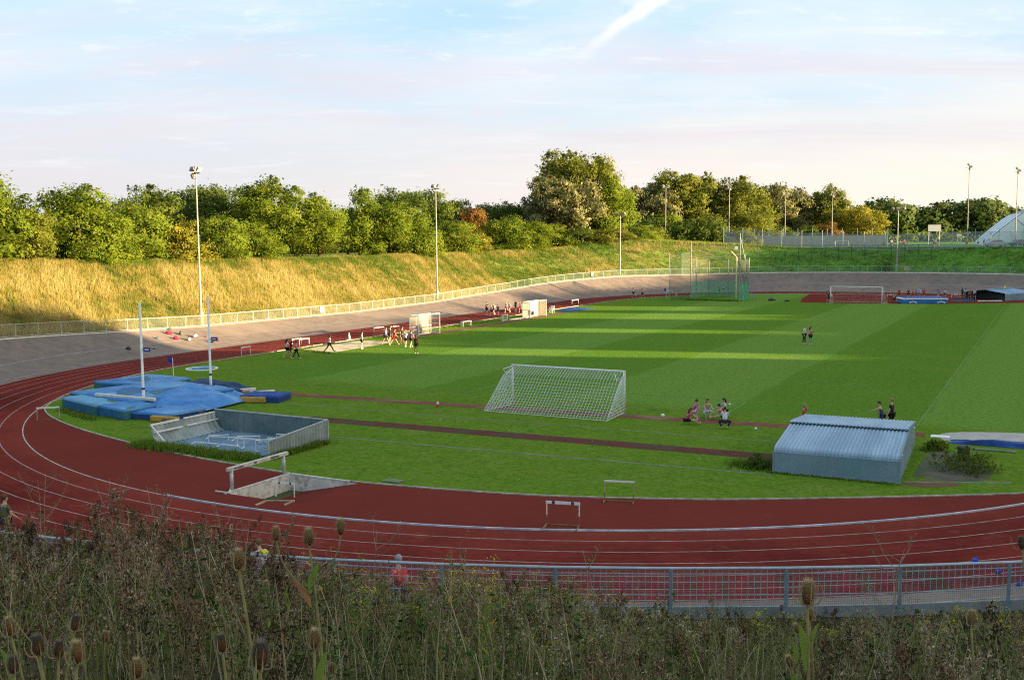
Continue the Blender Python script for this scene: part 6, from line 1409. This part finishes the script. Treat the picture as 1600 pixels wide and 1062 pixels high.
def scatter_tufts(name, label, n, psi0, psi1, R0, R1, hgt, blades, mat, tone_fn, width=.05, lean=.35, seed=1):
    """grass tufts of thin triangular blades on the bank"""
    r = np.random.default_rng(seed); base = []; tn = []; hh = []
    while len(base) < n:
        k = r.integers(len(ST)); s = ST[k]; s2 = ST[(k+1)%len(ST)]; f = r.uniform(); R = r.uniform(R0,R1)
        b = s[0]+(s2[0]-s[0])*f+(s[2]+(s2[2]-s[2])*f)*R; a = s[1]+(s2[1]-s[1])*f+(s[3]+(s2[3]-s[3])*f)*R; ps = psi_of(b,a)
        if not (psi0 <= ps <= psi1): continue
        t, hm = tone_fn(b,a,ps,R,r)
        if t is None: continue
        p = O(b,a,Hgt(b,a)-.05); base.append(p); tn.append(t); hh.append(hgt*hm)
    B = np.array(base); n = len(B); k = blades; tn = np.array(tn); hh = np.array(hh)
    P = np.repeat(B,k,0); P[:,:2] += r.normal(0,.13,(n*k,2)); h = np.repeat(hh,k)*r.uniform(.55,1.2,n*k); a = r.uniform(0,6.28,n*k); d = np.stack([np.cos(a),np.sin(a),0*a],1); ln = r.uniform(0,lean,n*k)*h; az = r.uniform(0,6.28,n*k)
    w = width*r.uniform(.6,1.4,n*k); V = np.empty((n*k,3,3)); V[:,0] = P-d*w[:,None]*.5; V[:,1] = P+d*w[:,None]*.5; V[:,2] = P+np.stack([np.cos(az)*ln,np.sin(az)*ln,h],1)
    F = np.arange(n*k*3).reshape(-1,3); T = np.clip(np.repeat(tn,k)+r.normal(0,.12,n*k),0,1)
    tag(npmesh(name,V.reshape(-1,3),F,mat,T),label,'grass',kind='stuff')
DRYG = LEAF('dry_grass',[(.075,.14,.014),(.17,.19,.032),(.35,.28,.075),(.46,.385,.145)],trans=.5)
def nz(b,a): return .8*math.sin(.11*b+.07*a+1)*math.sin(.09*a-.05*b)+.35*math.sin(3.3*b-2.1*a)*math.sin(2.7*a+.5)+ math.sin(b*.31+a*.17)*math.sin(a*.23-b*.11)+.6*math.sin(b*.9+a*.55)*math.sin(a*.8-.4*b)+.3*math.sin(2.1*a+1.3*b)
def tone_left(b,a,ps,R,r):
    if r.uniform() > (-ps-20)/30: return None, 0
    d = dryness(ps,R); v = d+.34*nz(b,a)-.06
    if R > 60: v -= .05
    return max(0,min(1,v)), .55+.5*max(0,min(1,v))
scatter_tufts('tall_grass','long golden dry grass covering the left bank',56000,-158,-22,49.2,63.5,.72,6,DRYG,tone_left,.048,.5,3)
GREENG = LEAF('bank_grass',[(.05,.125,.013),(.085,.185,.02),(.14,.23,.03),(.32,.28,.07)],trans=.4)
def tone_right(b,a,ps,R,r):
    if ps < -20 and r.uniform() < (-ps-20)/36: return None, 0
    d = dryness(ps,R); v = .35+.18*nz(b,a)+(d-.1)*.75
    return max(0,min(1,v)), .5+(.5 if R > 57 and ps < -12 else 0)+(.5 if R > 59.4 else 0)
scatter_tufts('bank_grass','shorter green grass on the far bank and mound',19000,-56,44,49.2,64,.42,5,GREENG,tone_right,.08,.4,5)
def ground_tufts():
    """long unmown fringes round the shelters, mats and edges"""
    r = np.random.default_rng(8); pts = []
    def line(p,q,n,w,h):
        for _ in range(n):
            f = r.uniform(); pts.append((p[0]+(q[0]-p[0])*f+r.normal(0,w),p[1]+(q[1]-p[1])*f+r.normal(0,w),h*r.uniform(.5,1.2)))
    line((-11.6,-27.6),(-4,-27.7),1500,.25,.34); line((-3.8,-27.2),(-3.7,-23),420,.12,.3); line((-11.8,-27.2),(-11.7,-23),300,.15,.2); line((-12.5,-27.3),(-9,-27.9),300,.2,.22)
    line((17.6,-19.7),(22.9,-19.7),260,.06,.10); line((16.2,-19.0),(17.6,-18.6),420,.3,.34); line((23.1,-12.0),(23.6,-11),120,.15,.35); line((17.5,-19.5),(17.5,-12),200,.1,.25)
    line((-20,-22.4),(-16,-21.4),200,.25,.2); line((-24.5,-22),(-20,-23.6),300,.2,.22); pass
    line((-24,94),(-15.5,93.6),500,.3,.35); line((-3.5,95.2),(8,96.4),100,.3,.1); line((-33.9,20.5),(-31.5,62),500,.25,.2); line((-29,9.5),(-33.4,10.8),150,.2,.2)
    P = np.array([tuple(O(b,a,.0)) for b,a,h in pts]); hh = np.array([p[2] for p in pts]); k = 6; n = len(P)
    Q = np.repeat(P,k,0); Q[:,:2] += r.normal(0,.06,(n*k,2)); h = np.repeat(hh,k)*r.uniform(.5,1.2,n*k); a = r.uniform(0,6.28,n*k); d = np.stack([np.cos(a),np.sin(a),0*a],1); az = r.uniform(0,6.28,n*k); ln = r.uniform(0,.5,n*k)*h
    V = np.empty((n*k,3,3)); w = .022; V[:,0] = Q-d*w; V[:,1] = Q+d*w; V[:,2] = Q+np.stack([np.cos(az)*ln,np.sin(az)*ln,h],1)
    tag(npmesh('grass_fringe',V.reshape(-1,3),np.arange(n*k*3).reshape(-1,3),LEAF('fringe_grass',[(.06,.13,.012),(.11,.19,.02),(.17,.24,.032),(.30,.29,.08)],.4),np.clip(r.normal(.45,.2,n*k),0,1)),'uncut green grass growing against the shelters, covers and edges','grass',kind='stuff')
    # clover and daisy heads in the rough
    n = 170; b = r.uniform(-4,24,n); aa = r.uniform(-26,-13,n); ok = [(stadR(x,y) < 33 and y > -28+.02*x*x) for x,y in zip(b,aa)]; C = np.array([tuple(O(x,y,.04)) for x,y,o in zip(b,aa,ok) if o]); V,F,T = leaf_quads(C,.04,r.uniform(.3,1,len(C)))
    tag(npmesh('daisies',V,F,LEAF('daisy',[(.5,.5,.4),(.75,.75,.68)],trans=.2),T),'scattered white daisies in the near rough grass','flowers',kind='stuff')
ground_tufts()
def shrub(label,b,a,w,h,seed,mat):
    p = O(b,a); r = np.random.default_rng(seed); L = [(r.uniform(-.5,.5)*w,r.uniform(-.4,.4)*w,r.uniform(.15,.5)*h,w*.3,w*.3,h*.35) for _ in range(7)]+[(-.1*w,.1*w,.62*h,w*.16,w*.16,h*.38)]
    t = thing('shrub',label,'shrub',(p.x,p.y,ground(p.x,p.y)+.01)); V,F,T = foliage(L,24,44,.075,.2,spikes=14,zmin=.0); npmesh('leaves',V,F,mat,T,t,nrm=leaf_quads.N)
    mb = MB()
    for l in L: mb.tube([(0,0,0),(l[0]*.6,l[1]*.6,l[2])],[.03,.012],5)
    mb.build('stems',BARK,t)
shrub('dark green sprawling shrub behind the bin, right of the near shelter',25.5,-15.4,2.9,.95,2,DARKG)
shrub('small dark weed clump at the left corner of the near shelter',17.0,-18.9,1.0,.6,3,DARKG)
shrub('dark shrub on the far bank just left of the short mast',-.6,135.6,2.2,2.6,6,DARKG)
shrub('small tuft of weeds at the back right corner of the near shelter',23.5,-11.6,.7,.5,4,GREENS)
# ================================================================== FOREGROUND WEEDS ON THE BANK BELOW THE CAMERA
def gz(x, y): return ground(x, y)
BRISTLE = LEAF('teasel_bristle',[(.22,.14,.055),(.38,.28,.13),(.60,.51,.32)],trans=.3)
TSTEM = M('teasel_stem',(.20,.19,.075),(.15,.12,.05),scale=18,rough=.8)
BRACT = M('teasel_bract',(.30,.27,.14),(.2,.16,.08),scale=12,rough=.8)
TLEAF = LEAF('teasel_leaf',[(.12,.20,.03),(.24,.28,.06),(.33,.18,.08),(.30,.14,.07)],trans=.4)
GREYB = LEAF('teasel_grey',[(.09,.07,.055),(.16,.13,.10),(.25,.22,.18)],trans=.3)
def teasel_mesh(r, L, W):
    core = MB(); prof = []
    for i in range(11):
        t = i/10; rr = W*.5*(math.sin(math.pi*(.06+.88*t))**.8)*(1-.16*t)*.74; prof.append((max(.001,rr),L*(t-.5)))
    core.lathe(prof,16)
    V = []; Fc = []; T = []; n = 1100
    for i in range(n):
        t = (i+.5)/n; a = 2.399963*i; rr = W*.5*(math.sin(math.pi*(.05+.9*t))**.8)*(1-.16*t)
        d = Vector((math.cos(a),math.sin(a),.35+.9*(t-.35))).normalized(); b = Vector((math.cos(a)*rr*.66,math.sin(a)*rr*.66,L*(t-.5))); l = W*r.uniform(.22,.46); s = Vector((-math.sin(a),math.cos(a),0))*W*.020
        o = len(V); V += [b-s,b+s,b+d*l+Vector((0,0,l*.25))]; Fc.append((o,o+1,o+2)); T.append(r.uniform(.1,1)*.75+.25*t)
    return core, np.array([tuple(v) for v in V]), np.array(Fc), np.array(T)
def teasel(label, x, y, z, L, tilt, seed, mat=None, leaves=0, bracts=7, side=()):
    L *= .76
    r = random.Random(seed); g = gz(x,y); t = thing('teasel',label,'teasel plant',(x,y,g-.05),0,'teasels in the foreground'); H = z-g+.05; W = L*.68
    top = Vector((0,0,H)); ax = Vector((tilt,r.uniform(-.08,.08),1)).normalized(); bend = Vector((-tilt*.5,0,0))
    def stemline(p0,p1,b): return [p0.lerp(p1,k/6)+b*math.sin(math.pi*k/6) for k in range(7)]
    p1 = top-ax*L*.5; mb = MB(); mb.tube(stemline(Vector((bend.x*.3,0,0)),p1,bend*.3*min(H,.8)+Vector((r.uniform(-.05,.05),0,0))),[.0075,.007,.0065,.006,.0055,.0045,.004],7); st = mb.build('stem',TSTEM,t,True)
    R = Vector((0,0,1)).rotation_difference(ax).to_matrix(); core,V,Fc,T = teasel_mesh(r,L,W)
    mb = MB(); mb.add([R@Vector(v)+top for v in core.v],core.f); hd = mb.build('head',M('teasel_core',(.19,.095,.033),(.12,.06,.022),scale=40,rough=.9),t,True)
    V2 = np.array([tuple(R@Vector(v)+top) for v in V]); npmesh('bristles',V2,Fc,mat or BRISTLE,T,hd)
    mb = MB()
    for i in range(bracts):
        a = 6.28*i/bracts+r.uniform(-.2,.2); d = R@Vector((math.cos(a),math.sin(a),0)); l = L*r.uniform(.45,1.35); o_ = r.uniform(.5,.95); q = [p1+d*.004, p1+d*l*.40+ax*l*.0, p1+d*l*.62*o_+ax*l*.25, p1+d*l*.72*o_+ax*l*.6, p1+d*l*r.uniform(.45,.85)*o_+ax*l*.95]; q2 = [(q[int(k/2)].lerp(q[min(4,int(k/2)+1)],.5) if k%2 else q[k//2]) for k in range(9)]; q2 = [q2[0]]+[(q2[k-1]+q2[k]*2+q2[k+1])/4 for k in range(1,8)]+[q2[8]]; mb.tube(q2,[.0022,.0021,.002,.0019,.0017,.0014,.0011,.0008,.0004],5)
    mb.build('bract',BRACT,t)
    for (h,sx,sl) in side:   # smaller heads on side stalks
        b = Vector((0,0,H-h)); e = Vector((sx,r.uniform(-.04,.04),H-h+abs(sx)*1.5+.05)); mb = MB(); mb.tube(stemline(b,e,Vector((sx*.3,0,0))),.0035,6); mb.build('side_stem',TSTEM,t,True)
        core,V,Fc,T = teasel_mesh(r,sl,sl*.68); mb = MB(); mb.add([Vector(v)+e for v in core.v],core.f); h2 = mb.build('head',M('teasel_core',(.2,.1,.035)),t,True); npmesh('bristles',V+np.array(tuple(e)),Fc,mat or BRISTLE,T,h2)
    for i in range(leaves):
        h0 = H-L*(3.6+.9*i); sgn = 1 if (i+seed)%2 else -1; l = r.uniform(.11,.16); n = 9; V = []; tn = (.12,.85,.3,.95)[i%4]; out = sgn*r.uniform(.15,.45) if i else .03
        for k in range(n+1):
            q = k/n; c = Vector((out*l*q*1.2+sgn*.03*q*q,-.012*q,h0+l*(q-.25*q*q*abs(out)*2))); w = .0125*math.sin(math.pi*min(.985,q*.93+.05))**.65; V += [c+Vector((-w,w*.35,0)),c,c+Vector((w,w*.35,0))]
        mb = MB(); mb.add(V,[(3*k+j,3*k+j+1,3*k+4+j,3*k+3+j) for k in range(n) for j in (0,1)]); mb.t = [tn]*len(mb.f); mb.build('leaf',TLEAF,t,True)
TE = [(-.7,3.47,9.26,.072,-.02,2,4,0,((.20,-.11,.045),(.18,.11,.05)),'tall teasel with curling bracts standing highest left of the picture centre'),(-.79,2.91,9.36,.070,.0,0,3,0,(),'plain teasel head on a bare stalk, left of the tallest one'),(-.59,2.97,9.1,.070,.05,3,9,0,(),'teasel head low in front of the broad green teasel leaf'),(-1.35,6.02,8.25,.068,0,1,4,0,(),'small teasel head just left of the tallest teasel stalk'),(-1.47,5.99,8.23,.066,.08,0,6,0,(),'small leaning teasel head, second left of the tallest teasel stalk'),(-1.96,6.71,7.97,.064,-.05,0,5,0,(),'small reddish teasel head third left of the tallest stalk'),
(-1.18,2.71,9.17,.072,.03,0,8,0,(),'big golden teasel head at the bottom left on a pale stalk'),(-1.56,3.11,9.09,.070,-.08,1,9,0,(),'fuzzy teasel head touching the left edge'),(-2.06,5.06,8.29,.068,.02,0,5,0,(),'small upright teasel head right of the big golden one'),(-2.46,6.43,7.68,.066,.04,1,7,0,(),'tiny teasel head with leafy bracts low at the left'),(-1.13,3.0,9.0,.072,0,0,9,0,(),'teasel head cut by the bottom edge right of the big golden one'),(-.55,2.17,9.38,.074,.04,0,7,1,(),'large dark teasel head close to the camera in the lower left'),(-.9,3.09,9.04,.068,-.04,0,7,1,(),'grey teasel head beside the large dark one'),(-1.31,2.76,9.17,.068,-.1,0,8,1,(),'grey withered teasel head left of the big golden one'),(-1.39,3.19,9.07,.06,.1,0,8,1,(),'grey withered teasel head behind the big golden one'),(-1.26,2.78,9.15,.06,.12,0,7,1,(),'dim grey teasel head almost touching the big golden one'),(-1.54,3.08,8.98,.066,0,0,7,1,(),'grey teasel head at the bottom left corner'),
(.79,2.71,9.32,.080,.02,1,8,0,(),'large teasel with long bracts standing before the railing on the right'),(1.33,4.53,8.58,.070,.02,1,6,0,(),'medium teasel head directly under the large right hand one'),(1.4,4.97,8.34,.064,-.5,1,5,0,(),'side facing teasel head with leafy bracts under the right hand pair'),(1.23,4.48,8.38,.066,-.3,1,8,0,(),'rusty teasel head leaning left near the bottom right of centre'),(1.42,4.89,8.14,.062,.2,1,6,0,(),'lowest teasel head on the right, near the bottom edge'),(1.66,3.65,8.89,.066,.1,0,7,0,(),'lone teasel head with spread bracts at the far right'),(2.17,4.33,8.96,.066,-.12,0,4,1,(),'dark teasel head at the right edge above the railing'),(-.91,5.01,8.14,.066,.15,1,9,0,(),'teasel head with pale bracts at the bottom, right of the leafy one'),(-.56,8.57,6.98,.06,0,0,4,0,(),'tiny distant teasel head low in the middle weeds')]
for i,(x,y,z,L,ti,lv,br,grey,side,l) in enumerate(TE): teasel(l,x,y,z,L,ti,i+1,GREYB if grey else None,lv,br,side)
# ---- bare dead stems that stand above the mass
DEAD = M('dead_stem',(.30,.24,.17),(.2,.15,.1),scale=14,rough=.9)
def dead_stem(label, x, y, ztop, seed, spread, n):
    r = random.Random(seed); g = gz(x,y); t = thing('dead_stem',label,'dead plant',(x,y,g-.05),0,'bare dead stems'); H = ztop-g; mb = MB(); lean = r.uniform(-.12,.12)
    ctrl = [Vector((lean*H*(k/6)**2+.02*math.sin(k*1.7+seed),.02*math.cos(k+seed),H*k/6)) for k in range(7)]; mb.tube(ctrl,[.008,.0075,.007,.006,.005,.0035,.002],6); mb.build('stalk',DEAD,t,True)
    tw = MB(); sd = [];
    for i in range(n):
        k = r.uniform(.35,.95); j = int(k*6); p = ctrl[j].lerp(ctrl[min(6,j+1)],k*6-j); a = r.uniform(0,6.28); l = spread*r.uniform(.5,1)*(1.15-k*.6); e = p+Vector((math.cos(a)*l,math.sin(a)*l,l*r.uniform(.7,1.4))); m = p.lerp(e,.5)+Vector((math.cos(a)*l*.12,0,-l*.06)); tw.tube([p,m,e],[.003,.0024,.0012],5)
        for _ in range(3):
            e2 = m.lerp(e,r.uniform(.1,.9)); a2 = r.uniform(0,6.28); q = e2+Vector((math.cos(a2)*l*.25,math.sin(a2)*l*.25,l*.3)); tw.tube([e2,q],[.0015,.0008],4); sd.append(q)
        sd.append(e)
    tw.build('twigs',DEAD,t); S = np.array([tuple(q) for q in sd for _ in range(5)])+NR.normal(0,.012,(len(sd)*5,3)); V,F,T = leaf_quads(S,.013,NR.uniform(0,1,len(S))); tag(npmesh('seed_heads',V,F,LEAF('seed_brown',[(.10,.06,.035),(.20,.13,.075),(.34,.25,.15)],trans=.3),T,t),kind='stuff')
for a in (('tall bare dead stem with forked top in front of the railing, middle of the picture',.67,8.0,7.86,1,.30,8),('fine branched dead stem above the railing on the right',3.45,9.3,7.45,2,.42,12),('dead stem leaning over the railing right of the large teasel',3.0,8.0,7.45,3,.35,10),('slender dead stem poking above the railing left of centre',-.55,13,6.25,4,.35,9),('dead stem with long thin twigs near the person in red',-1.75,12.5,6.75,5,.5,12),('tall thin dead stem left of the person in red, over the track',-3.0,11,7.05,6,.55,12),('leaning pale dead stem at the lower centre',.25,6.5,7.35,7,.25,6),('pale dead stalk in the lower left brush',-2.2,6.2,8.1,8,.3,6),('reddish dead stem rising from the brown brush on the left',-4.8,12.2,7.5,9,.5,14),('pale straggling dead stem on the left part of the brown brush',-7.0,12.4,7.55,11,.5,12),('forked dead stem standing over the brush near the camouflaged person',-6.6,14.2,7.0,12,.5,12),('curved dead stem in the brush between the crest and the teasels',-4.0,11.5,7.55,13,.45,12),('thin pale dead stem over the brush right of the crest',-3.6,13.0,7.0,14,.45,10),('short pale dead stem among the yellow flowers',-.4,9.5,7.05,15,.3,8),('twiggy dead stem at the crest of the brown brush',-6.0,13.0,7.35,10,.55,14)): dead_stem(*a)
# ---- the mass of weeds (nobody could count it): plants grown from a few habits, realised into one mesh per kind
def crest(px):
    return float(np.interp(px,[-200,0,40,70,110,180,250,330,385,403,421,470,560,590,615,640,700,740,780,830,880,930,1000,1100,1200,1320,1420,1520,1600,1800],[786,796,806,806,776,760,768,794,840,878,850,852,868,884,916,888,874,864,886,898,902,928,946,950,958,966,958,962,955,950]))
def slivers(C, D, L, W, T):
    """thin faces lying along the directions D"""
    n = len(C); D = D/(np.linalg.norm(D,axis=1)[:,None]+1e-9); s = np.cross(D,unit(n)); s /= np.linalg.norm(s,axis=1)[:,None]+1e-9
    L = L[:,None]; W = W[:,None]; V = np.empty((n,4,3)); V[:,0] = C-D*L*.5; V[:,1] = C+s*W*.5; V[:,2] = C+D*L*.5; V[:,3] = C-s*W*.5
    return V.reshape(-1,3), np.arange(n*4).reshape(n,4), T
def plant_quads(kind, r, h, y):
    """face centres, directions, lengths, widths, tones and stem segments for one plant of height h"""
    C = []; D = []; Ln = []; Wd = []; T = []; stems = []; cl = r.normal(0,1); k = 1+.035*y
    cl *= 1.0; lean = r.normal(0,.16,2); up = np.array([0,0,1.0])
    def ax(t): return np.array([lean[0]*t*t*h+.025*math.sin(4*t+lean[1]*9),lean[1]*t*t*h,t*h])
    def put(c,d,l,w,t): C.append(c); D.append(d); Ln.append(l); Wd.append(w); T.append(np.clip(t,0,1))
    stems.append((ax(0),ax(.5),ax(1),.0052))
    if kind in ('dock','sorrel'):
        for i in range(r.integers(10,17)):
            t = r.uniform(.30,.97); p = ax(t); a = r.uniform(0,6.28); l = h*r.uniform(.14,.34)*(1.25-t); e = p+np.array([math.cos(a)*l*.55,math.sin(a)*l*.55,l]); stems.append((p,(p+e)/2+np.array([0,0,-.03*h]),e,.0019)); m = int(30*h)+5
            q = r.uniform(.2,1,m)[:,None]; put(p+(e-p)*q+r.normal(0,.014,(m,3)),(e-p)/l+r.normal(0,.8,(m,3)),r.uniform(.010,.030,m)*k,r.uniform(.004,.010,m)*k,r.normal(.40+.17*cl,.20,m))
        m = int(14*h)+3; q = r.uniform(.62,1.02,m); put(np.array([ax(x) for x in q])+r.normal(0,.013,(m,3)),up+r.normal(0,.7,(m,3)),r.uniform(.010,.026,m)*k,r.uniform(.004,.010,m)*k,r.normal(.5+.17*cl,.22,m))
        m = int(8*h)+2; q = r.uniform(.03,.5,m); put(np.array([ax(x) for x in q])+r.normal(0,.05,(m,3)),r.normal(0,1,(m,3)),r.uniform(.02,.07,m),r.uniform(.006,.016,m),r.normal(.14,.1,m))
    elif kind in ('fleabane','ragwort'):
        m = int(84*h)+6; q = r.uniform(.05,.88,m)**.8; a = r.uniform(0,6.28,m); d = np.stack([np.cos(a),np.sin(a),r.uniform(.2,1.2,m)],1); c = np.array([ax(x) for x in q]); l = r.uniform(.025,.070,m)*k; put(c+d*l[:,None]*.5,d,l,r.uniform(.004,.011,m)*k,r.normal(.24,.11,m).clip(0,.46))
        for i in range(r.integers(8,14)):
            t = r.uniform(.62,.98); p = ax(t); a = r.uniform(0,6.28); l = h*r.uniform(.07,.2); e = p+np.array([math.cos(a)*l*.7,math.sin(a)*l*.7,l*.85]); stems.append((p,(p+e)/2,e,.0016)); m = 11; put(e+r.normal(0,.017,(m,3))*np.array([1,1,.5]),up*.4+r.normal(0,.8,(m,3)),r.uniform(.007,.016,m)*k,r.uniform(.004,.009,m)*k,r.normal(.74+.06*cl,.16,m).clip(.48,1))
    elif kind == 'nettle':
        m = int(90*h)+8; q = r.uniform(.05,1,m); a = r.uniform(0,6.28,m); d = np.stack([np.cos(a),np.sin(a),r.normal(-.1,.5,m)],1); l = r.uniform(.015,.045,m)*k; put(np.array([ax(x) for x in q])+d*l[:,None]*.7,d,l,l*r.uniform(.22,.45,m),r.normal(.5,.25,m))
    return C,D,Ln,Wd,T,stems
KINDS = {
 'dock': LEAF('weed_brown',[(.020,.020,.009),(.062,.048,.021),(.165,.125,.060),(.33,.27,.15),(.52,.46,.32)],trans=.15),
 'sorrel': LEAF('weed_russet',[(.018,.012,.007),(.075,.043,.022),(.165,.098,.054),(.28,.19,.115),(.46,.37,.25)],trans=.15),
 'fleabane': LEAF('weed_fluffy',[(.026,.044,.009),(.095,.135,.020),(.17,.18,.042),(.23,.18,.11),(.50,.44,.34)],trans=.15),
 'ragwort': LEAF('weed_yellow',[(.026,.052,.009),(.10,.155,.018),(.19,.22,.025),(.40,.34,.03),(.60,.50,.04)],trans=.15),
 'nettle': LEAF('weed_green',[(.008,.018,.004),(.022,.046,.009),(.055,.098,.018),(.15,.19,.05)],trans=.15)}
STEMM = M('weed_stem',(.40,.34,.23),(.075,.055,.032),scale=2.2,rough=.9)
def weeds():
    r = np.random.default_rng(21); acc = {k: ([],[],[],[],[]) for k in KINDS}; stems = []
    n = 0; tries = 0
    while n < 1650 and tries < 14000:
        tries += 1; y = 4.4+16.9*r.uniform()**.9; x = r.uniform(-.60,.60)*y; b,a = toO(x,y); R = stadR(b,a)
        if R < 48.75: continue
        px = 800+x/y*1624; g = ground(x,y); cr = crest(px)+r.exponential(34)*(1 if y > 11 else 2.2)
        hmax = 10.28-(cr-370)/1624*y-g
        if hmax < .12: hmax = r.uniform(.1,.25)
        left = px < 480; cap = 2.3 if left else 1.45
        if r.uniform() < .07: hmax *= 1.22
        h = min(hmax*r.uniform(.72,1.0),cap*r.uniform(.75,1))
        if h < .12: continue
        u = min(.999,max(0,.5+.33*(math.sin(x*1.1+y*.5)+.8*math.sin(y*.9-x*.7+1)+.6*math.sin(2.3*x+1.7*y))*.6+r.normal(0,.22))); near = y < 9
        if left: k = 'dock' if u < .44 else 'sorrel' if u < .76 else 'fleabane' if u < .86 else 'nettle'
        else: k = 'dock' if u < .20 else 'sorrel' if u < .42 else 'fleabane' if u < .60 else 'ragwort' if u < .70 else 'nettle'
        if near and r.uniform() < .2: k = 'nettle'; h = min(h,.9)
        if px > 560 and h > .9 and k == 'nettle': k = 'ragwort'
        C,D,Ln,Wd,T,st = plant_quads(k,r,h,y); p = np.array([x,y,g-.04])
        for row in zip(C,D,Ln,Wd,T):
            for i,v in enumerate(row): acc[k][i].append(v+p if i == 0 else v)
        stems += [(q0+p,q1+p,q2+p,w) for q0,q1,q2,w in st]; n += 1
    lab = {'sorrel':'russet seeding stems mixed into the weeds on the near bank','dock':'brown seeding dock stems massed over the near bank','fleabane':'fluffy pale seed heads on green stems across the near bank','ragwort':'yellow flowering weeds scattered along the near bank','nettle':'dark green leafy undergrowth on the near bank'}
    for k,parts in acc.items():
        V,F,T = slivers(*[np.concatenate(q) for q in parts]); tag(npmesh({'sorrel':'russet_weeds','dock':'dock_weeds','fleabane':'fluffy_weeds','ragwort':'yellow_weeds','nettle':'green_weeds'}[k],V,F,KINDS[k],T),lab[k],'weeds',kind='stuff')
    # stems as three-sided strips
    V = []; F = []
    for (a,b,c,w) in stems:
        o = len(V)
        for q,ww in ((a,w),(b,w*.8),(c,w*.4)):
            for k in range(3): V.append((q[0]+ww*math.cos(2.094*k),q[1]+ww*math.sin(2.094*k),q[2]))
        for i in (0,3):
            for k in range(3): F.append((o+i+k,o+i+(k+1)%3,o+i+3+(k+1)%3,o+i+3+k))
    tag(npmesh('weed_stems',np.array(V),np.array(F),STEMM),'thin brown stems of the weeds on the near bank','weeds',kind='stuff')
weeds()
LONGG = LEAF('long_grass',[(.045,.08,.014),(.12,.14,.035),(.26,.22,.10),(.46,.40,.25)],trans=.4)
def long_grass():
    r = np.random.default_rng(31); n = 11000; y = 4.5+16.5*r.uniform(size=n)**.75; x = r.uniform(-.62,.62,n)*y; keep = [stadR(*toO(q,w)) > 48.8 for q,w in zip(x,y)]; x,y = x[keep],y[keep]; n = len(x)
    g = np.array([ground(q,w) for q,w in zip(x,y)]); px = 800+x/y*1624; hm = np.array([10.28-(crest(p)+15-370)/1624*w-q for p,w,q in zip(px,y,g)]); h = np.minimum(np.clip(hm,.12,1.3)*r.uniform(.35,1.0,n),1.1)
    a = r.uniform(0,6.28,n); az = r.uniform(0,6.28,n); ln = h*r.uniform(.05,.55,n); w = r.uniform(.0015,.004,n)*(1+y*.05); d = np.stack([np.cos(a),np.sin(a),0*a],1); P = np.stack([x,y,g-.03],1); l = np.stack([np.cos(az)*ln,np.sin(az)*ln,0*ln],1); U = np.array([0,0,1.0])
    V = np.empty((n,6,3)); V[:,0] = P-d*w[:,None]; V[:,1] = P+d*w[:,None]; m = P+l*.3+U*(h*.55)[:,None]; V[:,2] = m+d*w[:,None]*.8; V[:,3] = m-d*w[:,None]*.8; e = P+l+U*(h*.95)[:,None]; V[:,4] = e+d*w[:,None]*.15; V[:,5] = e-d*w[:,None]*.15
    F = np.empty((n,2,4),int); o = np.arange(n)*6; F[:,0] = o[:,None]+np.array([0,1,2,3]); F[:,1] = o[:,None]+np.array([3,2,4,5]); T = np.repeat(np.clip(r.normal(.45,.28,n),0,1),2)
    tag(npmesh('long_grass',V.reshape(-1,3),F.reshape(-1,4),LONGG,T),'thin pale grass blades among the weeds on the near bank','grass',kind='stuff')
long_grass()
